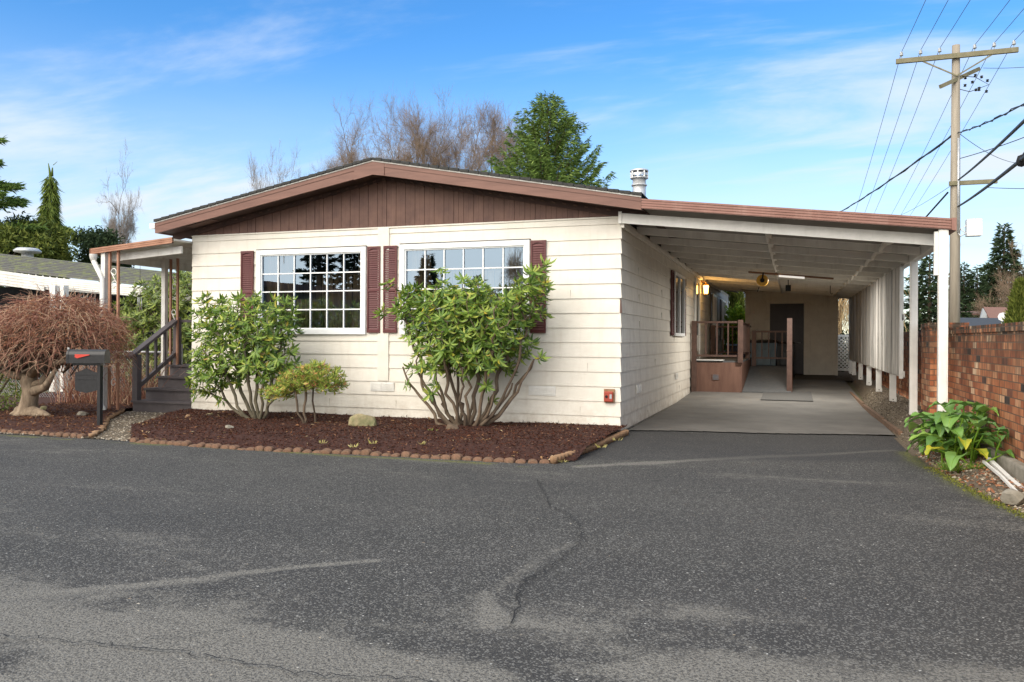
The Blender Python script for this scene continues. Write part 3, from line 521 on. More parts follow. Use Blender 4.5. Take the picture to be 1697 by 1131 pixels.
# mulch beds
def bedfront(x): return np.interp(x, [-14, -7.66, -6, -5.3, -3.65, -2.2, -.48, -.1, .05], [-2.95, -2.98, -3.02, -3.1, -3.2, -3.05, -3.0, -2.9, -2.75])
def inA(x, y):   # right bed in front of the house
    xr = np.interp(y, [-3, -2.75, 0], [-.02, .09, .17]); xl = np.interp(y, [-3.4, -3.05, -2.3, -1.2, -.4, .1], [-5.4, -5.5, -6.2, -6.75, -7.15, -7.2])
    return (y > bedfront(x)) & (y < .05) & (x < xr) & (x > xl)
pathL = [(-6.1, -3.05), (-6.6, -2.4), (-7.6, -1.35), (-8.45, -.2)]
def inB(x, y):   # left bed under the maple
    xr = np.interp(y, [-3.1, -2.4, -1.35, -.2, .1, 3], [-6.1, -6.6, -7.6, -8.45, -8.5, -8.5])
    return (y > bedfront(x)) & (y < 3.2) & (x < xr)
def mound(x, y, inside, amp):
    d = np.clip(np.minimum.reduce([y - bedfront(x), 3 + 0 * x]) / .5, 0, 1); return .012 + amp * d * (.6 + .5 * noise2(x, y, 1.2, 6)) + (noise2(x, y, 9, 7) - .5) * .025
mA = lambda x, y: mound(x, y, None, .10)
mB = lambda x, y: mound(x, y, None, .07)
tag(gridmesh('mulch_bed', np.arange(-7.3, .14, .05), np.arange(-3.3, .06, .05), mA, 'mulch', keep=inA), kind='structure')
tag(gridmesh('mulch_bed', np.arange(-13, -5.9, .06), np.arange(-3.15, 3.3, .06), mB, 'mulch', keep=inB), kind='structure')
def chips(nm, N_, x0, x1, y0, y1, keepf, zf, m, lab, ln=(.015, .05)):
    x = rng.uniform(x0, x1, N_); y = rng.uniform(y0, y1, N_); k_ = keepf(x, y); x, y = x[k_], y[k_]
    P = np.stack([x, y, zf(x, y) + .004], 1); D = rng.normal(size=P.shape); D[:, 2] *= .35
    V, F = stamp(P, D, rng.uniform(*ln, len(P)), rng.uniform(.006, .014, len(P)), QUADL, np.tile([0, 0, 1.], (len(P), 1)) + rng.normal(size=P.shape) * .5)
    tag(fastmesh(nm, V, F, m), lab, 'mulch', kind='stuff')
chips('mulch', 42000, -7.3, .12, -3.3, .05, inA, mA, 'mulchchip', 'dark red brown bark mulch in the bed below the windows')
chips('mulch', 16000, -10.5, -6, -3.1, .8, inB, mB, 'mulchchip2', 'leafy brown mulch under the bare maple', (.02, .07))
x = rng.uniform(-7.2, .1, 700); y = rng.uniform(-3.2, 0, 700); k_ = inA(x, y) & ((noise2(x, y, 1.5, 41) > .55) | (y < -2.7)); x, y = x[k_], y[k_]; P = np.stack([x, y, mA(x, y) + .012], 1); D = rng.normal(size=P.shape); D[:, 2] *= .2
V, F = stamp(P, D, rng.uniform(.03, .075, len(P)), rng.uniform(.006, .028, len(P)), LEAF8, np.tile([0, 0, 1.], (len(P), 1)) + rng.normal(size=P.shape) * .25); tag(fastmesh('fallen_leaves', V, F, 'mulchleaf'), 'pale fallen leaves and straw bits scattered on the dark mulch bed', 'fallen leaves', kind='stuff')
# gravel path to the steps
def inP(x, y): return (y > -3.12) & (y < .4) & ~inA(x, y) & ~inB(x, y) & (x < -5) & (x > -8.7)
pathz = lambda x, y: .008 + (noise2(x, y, 4, 3) - .5) * .012 + 0 * x
tag(gridmesh('gravel_path', np.arange(-9, -5.2, .05), np.arange(-3.3, .5, .05), lambda x, y: pathz(x, y) + .003, 'gravel', keep=lambda x, y: inP(x, y)), kind='structure')
scatter('gravel', 9000, lambda k: rng.uniform(-8.7, -5.1, k), lambda k: rng.uniform(-3.15, .1, k), pathz, .011, 'pebble', lambda x, y: inP(x, y), lab='pale pebbles on the path leading to the grey steps')
# sparse bright chips thrown on the asphalt
x = rng.uniform(-8, 4, 260); y = rng.uniform(-9, 0, 260); k_ = ~inA(x, y) & ~inB(x, y) & (y < bedfront(x) - .1) | ((x > .3) & (x < 3.3)); x, y = x[k_], y[k_]; P = np.stack([x, y, 0 * x + .012], 1); D = rng.normal(size=P.shape); D[:, 2] = 0
V, F = stamp(P, D, rng.uniform(.006, .022, len(P)), .010, QUADL, np.tile([0, 0, 1.], (len(P), 1)) + rng.normal(size=P.shape) * .1); tag(fastmesh('debris', V, F, 'pebble'), 'scattered tiny pale bits lying on the asphalt', 'debris', kind='stuff')
# scalloped edging, each block its own thing (runs round the bed and up its right side)
def walk(pts, sp):
    P = [np.array(q, float) for q in pts]; out = []; carry = 0
    for a, b in zip(P[:-1], P[1:]):
        L_ = np.linalg.norm(b - a); t = carry
        while t < L_: out.append((a + (b - a) * t / L_, math.atan2(b[1] - a[1], b[0] - a[0]))); t += sp
        carry = t - L_
    return out
front = [(x_, float(bedfront(x_)) - .035) for x_ in (-5.35, -4.5, -3.65, -2.9, -2.2, -1.3, -.48, -.1)]
def scallop_mesh(w_, h_, d_, nm='edging_block'):
    mb = MB(); pr = [(-w_ / 2, -.02), (-w_ / 2, h_ * .62)] + [(-w_ / 2 * cos(a), h_ * .62 + h_ * .38 * sin(a)) for a in np.linspace(.35, pi - .35, 6)] + [(w_ / 2, h_ * .62), (w_ / 2, -.02)]
    mb.poly([(x_, -d_ / 2, z_) for x_, z_ in pr], (0, d_, 0)); return mb
proto = None; rr_ = random.Random(3)
for i, (q, a) in enumerate(walk(front, .118)):
    if proto is None: proto = o = scallop_mesh(.108, .085, .07).build('edging_block', 'terracotta', bevel=.012)
    else: o = proto.copy(); sc.collection.objects.link(o)
    o.location = (q[0], q[1] + rr_.uniform(-.012, .012), rr_.uniform(-.05, -.02)); o.rotation_euler = (rr_.uniform(-.22, .22), rr_.uniform(-.12, .12), a + rr_.uniform(-.14, .14)); o.scale = (rr_.uniform(.9, 1.08), rr_.uniform(.9, 1.3), rr_.uniform(.75, 1.05))
    tag(o, 'scalloped terracotta edging block along the front of the dark mulch bed', 'edging block', 'scalloped edging blocks along the mulch bed')
for i, (q, a) in enumerate(walk([(-11.5, -3.0), (-7.66, -3.02), (-6.15, -3.07)], .125)):
    o = proto.copy(); sc.collection.objects.link(o); o.location = (q[0], q[1], rr_.uniform(-.045, -.02)); o.rotation_euler = (rr_.uniform(-.15, .15), rr_.uniform(-.1, .1), a + rr_.uniform(-.1, .1))
    tag(o, 'half sunken scalloped edging block at the road side of the maple bed', 'edging block', 'edging blocks along the maple bed')
lp = None
def logpiece(q, a, h_, lab, grp):
    global lp
    if lp is None:
        mb = MB(); mb.lathe((0, 0, 0), [(.0, 0), (.042, 0), (.043, .08), (.039, .093), (.0, .098)], 9); lp = o = mb.build('edging_log', 'logedge')
    else: o = lp.copy(); sc.collection.objects.link(o)
    o.scale = (1, 1, .75 if 'driveway' in lab else .5); o.location = (q[0], q[1], h_); o.rotation_euler = (rr_.uniform(-.15, .15), rr_.uniform(-.15, .15), a); tag(o, lab, 'edging log', grp)
for q, a in walk([(-.08, -2.93), (-.02, -2.6), (.07, -1.5), (.13, -.15)], .088): logpiece(q, a, .0, 'upright half log edging piece on the driveway side of the mulch bed', 'log edging beside the driveway')
for q, a in walk(pathL, .09): logpiece(q, a, rr_.uniform(.0, .03), 'upright log edging piece between the maple bed and the gravel path', 'log edging along the path')
# low reddish boards edging the slab on the right
bd = [gp(1410, 645, .12), gp(1432, 665, .09), gp(1465, 690, .06), gp(1494, 712, .05)]
for i, (a, b) in enumerate(zip(bd[:-1], bd[1:])):
    mb = MB(); a3 = (a[0], a[1], .03 + .03 * (2 - i)); b3 = (b[0], b[1], .03 + .03 * max(0, 1.4 - i)); mb.bar(a3, b3, .05, .10)
    o = mb.build('edging_board', 'terracotta', loc=((a[0] + b[0]) / 2, (a[1] + b[1]) / 2, 0), bevel=.006)
    tag(o, ['reddish edging board beside the slab, farthest toward the shed', 'reddish edging board beside the slab, middle one of the row', 'reddish edging board beside the slab, nearest to the road'][i], 'edging board', 'edging boards along the slab')
# mat on slab
mb = MB(); mb.box(1.62, 2.62, 6.2, 8.4, 0.02, 0.03); o = mb.build('floor_mat', 'matg', loc=(2.1, 7.2, 0)); tag(o, 'dark grey rubber mat lying flat on the carport slab', 'mat')
for v_ in o.data.vertices: v_.co.z += float(srise(7.2 + v_.co.y))
# ------------------------------------------------------------ the house
house = thing('manufactured_house', 'cream single storey manufactured house with brown gable and maroon shutters', 'house', (-3.59, 9, 0))
def FR(u, o_, z): return (u, -o_, z)
def SD(u, o_, z): return (o_, u, z)
def lap(mb, T, u0, u1, k0, k1, holes=(), z0=.02, top=None, out=.020, inn=.006, corner=.0, ex=EX):
    """lap siding courses k0..k1 between u0 and u1, skipping the holes (ua, ub, za, zb)"""
    for k in range(k0, k1):
        za, zb = z0 + k * ex, z0 + (k + 1) * ex
        if top is not None: zb = min(zb, top)
        if zb - za < .01: continue
        cuts = sorted([h for h in holes if h[2] < zb and h[3] > za])
        segs = []; cur = u0
        for h in cuts:
            segs.append((cur, h[0], za, zb)); cur = h[1]
            if h[2] > za: segs.append((h[0], h[1], za, h[2]))
            if h[3] < zb: segs.append((h[0], h[1], h[3], zb))
        segs.append((cur, u1, za, zb))
        for a, b, c_, d_ in segs:
            if b - a < .01: continue
            oo = lambda z_: out + (inn - out) * (z_ - za) / ex
            mb.add([T(a, oo(c_), c_), T(b, oo(c_), c_), T(b, oo(d_), d_), T(a, oo(d_), d_)], [(0, 1, 2, 3)])
            mb.add([T(a, oo(c_), c_), T(b, oo(c_), c_), T(b, -.005, c_), T(a, -.005, c_)], [(3, 2, 1, 0)])
            # end caps so the flared edge of each board shows at the corners
            mb.add([T(a, oo(c_), c_), T(a, oo(d_), d_), T(a, -.005, c_)], [(0, 1, 2)]); mb.add([T(b, oo(c_), c_), T(b, oo(d_), d_), T(b, -.005, c_)], [(2, 1, 0)])
W1 = (-5.89, -3.91, 1.34, 2.68); W2 = (-3.335, -1.29, 1.34, 2.69)
mb = MB(); lap(mb, FR, -7.18, 0, 0, 15, [W1, W2], top=2.945); mb.build('front_siding', 'siding', house)
mb = MB(); lap(mb, SD, 0, 19.2, 0, 15, [], top=2.93); sdp = mb.build('side_siding', 'siding_old', house)
mb = MB(); mb.box(-7.18, -7.16, .01, 19.2, 0, 2.93).box(-7.18, -.01, 19.18, 19.2, 0, 2.93); mb.build('rear_wall', 'siding_old', house)
# butt joints, stain lines and corner pieces
mb = MB()
for x_, k in ((-6.75, 5), (-4.55, 1), (-3.4, 1), (-3.74, 2), (-1.9, 0), (-.55, 1), (-2.75, 0), (-5.4, 12), (-.7, 9), (-.45, 4)): mb = MB(); mb.box(x_, x_ + .002, -.0212, -.012, .02 + k * EX + .004, .02 + (k + 1) * EX - .08); mb.build('board_joint', 'joint', house)
for y_, k in ((1.3, 11), (1.35, 9), (1.4, 7), (3.6, 10), (3.6, 8), (2.9, 4), (1.1, 2), (5.2, 6), (2.2, 0), (6.0, 1)): mb = MB(); mb.box(.012, .0212, y_, y_ + .003, .02 + k * EX + .004, .02 + (k + 1) * EX - .08); mb.build('board_joint', 'joint', house)
mb = MB()
for k in range(15):
    z_ = .02 + k * EX; zt = min(z_ + EX, 2.94)
    if k == 8: continue
    mb.hexa([(-.012, -.0285, z_), (-.012, -.011, zt), (.0285, -.0285, z_), (.011, -.011, zt), (-.012, 0, z_), (-.012, 0, zt), (.0285, .012, z_), (.011, .012, zt)])
mb.build('corner_cap', 'siding', house)
mb = MB(); mb.hexa([(.002, -.02, .02 + 8 * EX), (.002, -.012, .02 + 9 * EX - .02), (.03, -.02, .02 + 8 * EX), (.016, -.012, .02 + 9 * EX - .02), (.002, .03, .02 + 8 * EX), (.002, .03, .02 + 9 * EX - .02), (.026, .03, .02 + 8 * EX), (.012, .03, .02 + 9 * EX - .02)]); tag(mb.build('corner_cap', 'gable', house), 'exposed rusty brown corner piece')
mb = MB(); mb.box(-7.17, .01, -.008, .2, -.06, .02).box(.0, .012, -.0, 19, -.06, .035); mb.build('foundation', 'concrete', house)
# vertical joint trim between windows, top band
mb = MB(); mb.box(-3.71, -3.525, -.034, -.0, .64, 2.945).box(-7.185, -.0, -.031, .0, 2.945, 2.965); mb.build('trim_board', 'siding', house)
# windows
def window(W, cols, rows, nm='window', lab=None):
    x0, x1, z0_, z1_ = W
    wf_ = MB(); fw_ = .078
    wf_.box(x0, x1, -.055, .02, z0_, z0_ + fw_).box(x0, x1, -.055, .02, z1_ - fw_, z1_).box(x0, x0 + fw_, -.0545, .02, z0_ + fw_, z1_ - fw_).box(x1 - fw_, x1, -.0545, .02, z0_ + fw_, z1_ - fw_)
    wf_.box(x0 + fw_, x0 + fw_ + .02, -.035, .01, z0_ + fw_, z1_ - fw_).box(x1 - fw_ - .02, x1 - fw_, -.035, .01, z0_ + fw_, z1_ - fw_).box(x0 + fw_, x1 - fw_, -.0345, .01, z0_ + fw_, z0_ + fw_ + .02).box(x0 + fw_, x1 - fw_, -.0345, .01, z1_ - fw_ - .02, z1_ - fw_)
    f = wf_.build('window_frame', 'vinyl', house)
    tag(f, lab)
    gx0, gx1, gz0, gz1 = x0 + fw_ + .02, x1 - fw_ - .02, z0_ + fw_ + .02, z1_ - fw_ - .02
    g = MB()
    for i in range(1, cols): xx = gx0 + (gx1 - gx0) * i / cols; g.box(xx - .009, xx + .009, -.026, -.012, gz0, gz1)
    for i in range(1, rows): zz = gz0 + (gz1 - gz0) * i / rows; g.box(gx0, gx1, -.0265, -.0125, zz - .009, zz + .009)
    g.build('muntins', 'vinyl', f)
    pn = MB(); pn.add([(gx0, -.008, gz0), (gx1, -.008, gz0), (gx1, -.008, gz1), (gx0, -.008, gz1)], [(0, 1, 2, 3)]); pn.build('pane', 'glass', f)
    d = MB(); d.box(x0 + .0, x1 + .01, -.062, -.0, z1_ + .002, z1_ + .010); d.build('drip_cap', 'dark', f)
    return f
window(W1, 6, 4, lab='left picture window frame'); window(W2, 6, 4, lab='right picture window frame')
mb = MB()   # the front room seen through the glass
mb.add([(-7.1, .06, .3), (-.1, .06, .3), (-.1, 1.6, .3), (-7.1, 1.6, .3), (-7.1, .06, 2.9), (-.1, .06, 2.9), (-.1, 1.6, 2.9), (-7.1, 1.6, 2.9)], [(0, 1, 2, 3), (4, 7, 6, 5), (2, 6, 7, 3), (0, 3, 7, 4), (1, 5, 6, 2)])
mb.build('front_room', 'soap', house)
for (a, b, zt_) in ((-5.86, -5.3, 2.75), (-5.28, -4.78, 1.9), (-4.75, -4.3, 2.0), (-4.28, -4.14, 1.75), (-4.12, -3.95, 2.75), (-3.3, -2.9, 2.75), (-1.75, -1.33, 2.75)):
    xs_ = np.arange(a, b, .03); yy = .13 + .03 * np.sin(xs_ * 75) + .01 * np.sin(xs_ * 31); mb = MB()
    for i in range(len(xs_) - 1): mb.add([(xs_[i], yy[i], 1.2), (xs_[i + 1], yy[i + 1], 1.2), (xs_[i + 1], yy[i + 1], zt_), (xs_[i], yy[i], zt_)], [(0, 1, 2, 3)])
    mb.build('curtain', 'curtain', house)
mb = MB()
for x_ in np.arange(-6, -1.2, .12): mb.box(x_, x_ + .10, .9, .92, .9, 2.35)
mb.build('wood_panelling', 'curtain', house)
# shutters
def shutter(T, u0, u1, z0_, z1_, name='shutter', mt='shutter', depth=.035):
    s = MB(); B = lambda a, b, oa, ob, c_, d_: s.hexa([T(a, oa, c_), T(a, oa, d_), T(a, ob, c_), T(a, ob, d_), T(b, oa, c_), T(b, oa, d_), T(b, ob, c_), T(b, ob, d_)])
    f_ = .022; zm = z0_ + (z1_ - z0_) * .49
    B(u0, u0 + f_, .02, .05, z0_, z1_); B(u1 - f_, u1, .02, .05, z0_, z1_); B(u0 + f_, u1 - f_, .02, .049, z0_, z0_ + .05); B(u0 + f_, u1 - f_, .02, .049, z1_ - .03, z1_); B(u0 + f_, u1 - f_, .02, .049, zm - .018, zm + .018)
    B(u0 + f_, u1 - f_, .018, .0285, z0_, z1_)
    um = (u0 + u1) / 2; hw = (u1 - u0) / 2 - f_
    for i in range(10):   # arched head piece
        a = -1 + i * .2; b = a + .2; za = z1_ - .03 - .045 * (1 - sqrt(max(0, 1 - ((a + b) / 2) ** 2 * .9))) - .004
        B(um + a * hw, um + b * hw, .02, .046, za, z1_ - .029)
    for zs, ze in ((z0_ + .05, zm - .018), (zm + .018, z1_ - .05)):
        k_ = int((ze - zs) / .033); h_ = (ze - zs) / k_
        for i in range(k_):
            z_ = zs + i * h_; s.hexa([T(u0 + f_, .046, z_), T(u0 + f_, .042, z_ + .007), T(u0 + f_, .032, z_ + h_ * .85), T(u0 + f_, .030, z_ + h_), T(u1 - f_, .046, z_), T(u1 - f_, .042, z_ + .007), T(u1 - f_, .032, z_ + h_ * .85), T(u1 - f_, .030, z_ + h_)])
    return s.build(name, mt, house)
for a, b in ((-6.19, -5.955), (-3.885, -3.665), (-3.61, -3.385), (-1.275, -1.05)): shutter(FR, a, b, 1.365, 2.675)
# foundation vents
def vent(T, u0, u1, z0_, z1_, nb_=2):
    s = MB(); B = lambda a, b, oa, ob, c_, d_: s.hexa([T(a, oa, c_), T(a, oa, d_), T(a, ob, c_), T(a, ob, d_), T(b, oa, c_), T(b, oa, d_), T(b, ob, c_), T(b, ob, d_)])
    B(u0, u1, .02, .030, z0_, z1_); um = (u0 + u1) / 2
    for a, b in ((u0 + .015, um - .012), (um + .012, u1 - .015)):
        for i in range(9): z_ = z0_ + .018 + i * (z1_ - z0_ - .036) / 9; B(a, b, .030, .034, z_, z_ + .006)
        B(a, a + .004, .03, .036, z0_ + .012, z1_ - .012); B(b - .004, b, .03, .036, z0_ + .012, z1_ - .012)
    s.build('foundation_vent', 'white', house)
vent(FR, -3.83, -3.43, .485, .62); vent(FR, -1.30, -.905, .485, .62); vent(SD, 1.15, 1.5, .47, .60); vent(SD, 5.35, 5.7, .49, .62)
# gable panel: fluted vertical boards
def rz(x, base=3.9): return base - .186 * abs(x + 3.59)
mb = MB(); x_ = -7.18
mb.add([(-7.19, -.012, 2.965), (.0, -.012, 2.965), (.0, -.012, 3.05), (-3.59, -.012, 3.74), (-7.19, -.012, 3.05)], [(0, 1, 2, 3, 4)])
mb.build('gable_backing', 'soffit', house)
mb = MB(); k = 0
while x_ < -.02:
    xe = min(x_ + .0785, 0); ga = .003 if k % 15 else .008
    zt0, zt1 = rz(x_, 3.70), rz(xe, 3.70); zt0 = min(zt0, rz(x_, 3.70)); zb = 2.967; zm0, zm1 = max(zb + .01, zt0 - .06), max(zb + .01, zt1 - .06)
    if min(zt0, zt1) > zb + .03:
        o_ = -.022 - (.004 if k % 2 else 0)
        mb.hexa([(x_ + ga / 2, o_, zb), (x_ + ga / 2, o_, zm0), (x_ + ga / 2, -.013, zb), (x_ + ga / 2, -.013, zm0), (xe - ga / 2, o_, zb), (xe - ga / 2, o_, zm1), (xe - ga / 2, -.013, zb), (xe - ga / 2, -.013, zm1)])
        if k % 2: mb.hexa([(x_ + ga / 2, o_, zm0), (x_ + .016, o_ - .034, zt0), (x_ + ga / 2, -.013, zm0), (x_ + ga / 2, -.013, zt0), (xe - ga / 2, o_, zm1), (xe - .016, o_ - .034, zt1), (xe - ga / 2, -.013, zm1), (xe - ga / 2, -.013, zt1)])
        else: mb.hexa([(x_ + ga / 2, o_, zm0), (x_ + ga / 2, o_, zt0), (x_ + ga / 2, -.013, zm0), (x_ + ga / 2, -.013, zt0), (xe - ga / 2, o_, zm1), (xe - ga / 2, o_, zt1), (xe - ga / 2, -.013, zm1), (xe - ga / 2, -.013, zt1)])
    x_ = xe; k += 1
mb.build('gable_panel', 'gable', house)
# roof, soffits, fascias. roof: x -7.55 .. .36, front edge y -.42
rf = MB()
for xa, xb in ((-7.57, -3.59), (.37, -3.59)):
    pa, pb = (xa, rz(xa)), (xb, rz(xb))
    n_ = 14
    rf.hexa([(xa, -.44, pa[1] - .006), (xa, -.44, pa[1] + .022), (xa, 19.5, pa[1] - .006), (xa, 19.5, pa[1] + .022), (xb, -.44, pb[1] - .006), (xb, -.44, pb[1] + .022), (xb, 19.5, pb[1] - .006), (xb, 19.5, pb[1] + .022)])
    for i in range(26):   # shingle course edges proud of the slab at the rake
        u0, u1 = i / 26, (i + .93) / 26; x0_, x1_ = xa + (xb - xa) * u0, xa + (xb - xa) * u1; z0_, z1_ = rz(x0_) + .022, rz(x1_) + .022
        rf.hexa([(x0_, -.46, z0_ - .03), (x0_, -.46, z0_ + .012), (x0_, 19.5, z0_), (x0_, 19.5, z0_ + .012), (x1_, -.46, z1_ - .03), (x1_, -.46, z1_ + .002), (x1_, 19.5, z1_), (x1_, 19.5, z1_ + .002)])
roof = rf.build('roof', 'shingle', house)
mb = MB(); mbw = MB(); mbs = MB()
for xa, xb in ((-7.55, -3.59), (.36, -3.59)):
    za, zb = rz(xa), rz(xb)
    mb.hexa([(xa, -.42, za - .19), (xa, -.42, za - .03), (xa, -.385, za - .19), (xa, -.385, za - .03), (xb, -.42, zb - .215), (xb, -.42, zb - .03), (xb, -.385, zb - .215), (xb, -.385, zb - .03)])
    mb.hexa([(xa, -.428, za - .08), (xa, -.428, za - .03), (xa, -.4205, za - .08), (xa, -.4205, za - .03), (xb, -.428, zb - .09), (xb, -.428, zb - .03), (xb, -.4205, zb - .09), (xb, -.4205, zb - .03)])
    mbw.hexa([(xa, -.436, za - .028), (xa, -.436, za - .010), (xa, -.41, za - .028), (xa, -.41, za - .010), (xb, -.436, zb - .028), (xb, -.436, zb - .010), (xb, -.41, zb - .028), (xb, -.41, zb - .010)])
    mbs.hexa([(xa, -.384, za - .17), (xa, -.384, za - .15), (xa, 19.4, za - .17), (xa, 19.4, za - .15), (xb, -.384, zb - .18), (xb, -.384, zb - .16), (xb, 19.4, zb - .18), (xb, 19.4, zb - .16)])
    mbs.hexa([(xa, -.05, za - .28), (xa, -.05, za - .17), (xa, -.012, za - .28), (xa, -.012, za - .17), (xb, -.05, zb - .23), (xb, -.05, zb - .18), (xb, -.012, zb - .23), (xb, -.012, zb - .18)])
mb.poly([(-3.9, -.431, rz(-3.9) - .225), (-3.9, -.431, rz(-3.9) - .035), (-3.59, -.431, rz(-3.59) - .035), (-3.4, -.431, rz(-3.4) - .035), (-3.4, -.431, rz(-3.4) - .215), (-3.59, -.431, rz(-3.59) - .222)], (0, .008, 0))
mb.box(-7.575, -7.55, -.42, 19.4, rz(-7.55) - .19, rz(-7.55) - .02)
mb.build('fascia', 'trimb', house); mbw.build('drip_edge', 'oldwhite', house); mbs.build('soffit', 'soffit', house)
mb = MB(); mb.box(-7.68, -7.576, -.43, 19.4, rz(-7.55) - .11, rz(-7.55) - .03); mb.build('gutter', 'vinyl', house)
mb = MB(); mb.hexa([(-7.05, -.30, rz(-7.05) - .182), (-7.05, -.30, rz(-7.05) - .172), (-7.05, -.12, rz(-7.05) - .182), (-7.05, -.12, rz(-7.05) - .172), (-6.55, -.30, rz(-6.55) - .182), (-6.55, -.30, rz(-6.55) - .172), (-6.55, -.12, rz(-6.55) - .182), (-6.55, -.12, rz(-6.55) - .172)]); mb.build('soffit_vent', 'gable', house)
# metal flue on the roof
mb = MB(); c_ = (-.29, 3.0, 0); mb.tube([(-.29, 3, 3.2), (-.29, 3, 4.06)], .115, 20); mb.lathe((-.29, 3, 3.94), [(.118, 0), (.135, .0), (.135, .02), (.118, .02)], 20)
mb.lathe((-.29, 3, 4.06), [(.115, 0), (.155, .005), (.155, .02), (.14, .025)], 20)
for a in np.linspace(0, 2 * pi, 9)[:-1]: mb.bar((-.29 + .145 * cos(a), 3 + .145 * sin(a), 4.07), (-.29 + .145 * cos(a), 3 + .145 * sin(a), 4.2), .022, .006)
mb.lathe((-.29, 3, 4.19), [(.16, 0), (.16, .02), (.12, .035), (.0, .04)], 20); mb.lathe((-.29, 3, 4.11), [(.148, 0), (.152, .035), (.148, .045)], 20)
fl = mb.build('flue', 'steel', house)
mb = MB(); mb.lathe((-.29, 3, 3.27), [(.30, -.03), (.13, .09), (.118, .12)], 20); mb.build('flashing', 'shingle', fl)
mb = MB(); mb.lathe((-.29, 3, 3.72), [(.119, 0), (.13, 0), (.13, .025), (.119, .025)], 20); mb.build('collar', 'steel', fl)
# side wall: window, shutters, door, far windows
def sidewin(y0, y1, z0_, z1_, sash=True):
    f = MB(); e = .06
    f.box(.02, .07, y0, y1, z0_, z0_ + e).box(.02, .07, y0, y1, z1_ - e, z1_).box(.02, .069, y0, y0 + e, z0_ + e, z1_ - e).box(.02, .069, y1 - e, y1, z0_ + e, z1_ - e)
    if sash: f.box(.02, .068, (y0 + y1) / 2 - .03, (y0 + y1) / 2 + .03, z0_ + e, z1_ - e)
    fr_ = f.build('window_frame', 'vinyl', house); g = MB(); g.box(.02, .04, y0 + e, y1 - e, z0_ + e, z1_ - e); g.build('pane', 'darkglass', fr_)
sidewin(5.0, 6.5, 1.36, 2.62); shutter(SD, 4.68, 4.97, 1.37, 2.62); shutter(SD, 6.53, 6.82, 1.37, 2.60)
sidewin(12.9, 14.0, 1.3, 2.62); shutter(SD, 12.4, 12.85, 1.3, 2.62, mt='black'); shutter(SD, 14.05, 14.4, 1.3, 2.6, mt='black'); sidewin(16.0, 17.2, 1.3, 2.6); shutter(SD, 15.6, 15.95, 1.3, 2.6, mt='black'); shutter(SD, 17.25, 17.6, 1.3, 2.6, mt='black')
mb = MB(); mb.box(.02, .06, 8.62, 8.72, .8, 2.76).box(.02, .06, 9.5, 9.6, .8, 2.76).box(.02, .059, 8.72, 9.5, 2.66, 2.76); dfr = mb.build('door_frame', 'white', house)
mb = MB(); mb.box(.015, .03, 8.72, 9.5, .82, 2.66); dd = mb.build('storm_door', 'darkglass', house)
mb = MB(); mb.box(.03, .045, 8.72, 8.79, .82, 2.66).box(.03, .045, 9.43, 9.5, .82, 2.66).box(.03, .044, 8.79, 9.43, .82, 1.4); mb.build('door_rail', 'white', dd)
# red enamel box
mb = MB(); x0, x1, z0_, z1_ = -.207, -.06, .415, .60
mb.box(x0, x1, -.05, -.022, z0_, z1_); rb = thing('hose_outlet_box', 'small weathered red box mounted low on the siding at the house corner', 'wall box', (-.13, -.03, .5))
mb.build('back_plate', 'logedge', rb)
mb = MB(); mb.box(x0 + .008, x1 - .015, -.085, -.05, z0_ + .01, z1_ - .03); mb.build('cover', 'rustred', rb, bevel=.014)
mb = MB(); mb.tube([(x0 + .045, -.10, .50), (x0 + .045, -.085, .50)], .018, 12); mb.build('knob', 'dark', rb); mb = MB(); mb.box(x1 - .06, x1 - .03, -.0885, -.0855, .47, .53); mb.build('sticker', 'bluegrey', rb)
# ------------------------------------------------------------ carport
cp = thing('carport', 'open carport with brown ribbed fascia, white rafters and white posts beside the house', 'carport', (2, 7, 0))
def lift(x, y): return .007 * y * x / 3.9
def ct(x, y): return 3.118 - .1153 * (x - .362) + lift(x, y)          # top of the fascia
YB = 15.7
mb = MB(); mb.hexa([(.30, -.40, ct(.30, 0) - .10), (.30, -.40, ct(.30, 0) - .03), (.30, YB, ct(.30, YB) - .10), (.30, YB, ct(.30, YB) - .03), (3.95, -.40, ct(3.95, 0) - .10), (3.95, -.40, ct(3.95, 0) - .03), (3.95, YB, ct(3.95, YB) - .10), (3.95, YB, ct(3.95, YB) - .03)])
mb.hexa([(.02, .0, 2.99), (.02, .0, 3.02), (.02, YB, 2.99), (.02, YB, 3.02), (.31, .0, ct(.31, 0) - .1), (.31, .0, ct(.31, 0) - .04), (.31, YB, ct(.31, YB) - .1), (.31, YB, ct(.31, YB) - .04)])
mb.build('roof_panel', 'panel', cp)
mb = MB()
for i in range(4):   # ribbed front fascia
    a = i * .0325
    mb.hexa([(.365, -.44 - .0, ct(.365, 0) - a - .022), (.365, -.44, ct(.365, 0) - a), (.365, -.405, ct(.365, 0) - a - .022), (.365, -.405, ct(.365, 0) - a), (3.97, -.44, ct(3.97, 0) - a - .022), (3.97, -.44, ct(3.97, 0) - a), (3.97, -.405, ct(3.97, 0) - a - .022), (3.97, -.405, ct(3.97, 0) - a)])
mb.hexa([(.366, -.43, ct(.365, 0) - .128), (.366, -.43, ct(.365, 0) - .004), (.366, -.40, ct(.365, 0) - .128), (.366, -.40, ct(.365, 0) - .004), (3.97, -.43, ct(3.97, 0) - .128), (3.97, -.43, ct(3.97, 0) - .004), (3.97, -.40, ct(3.97, 0) - .128), (3.97, -.40, ct(3.97, 0) - .004)])
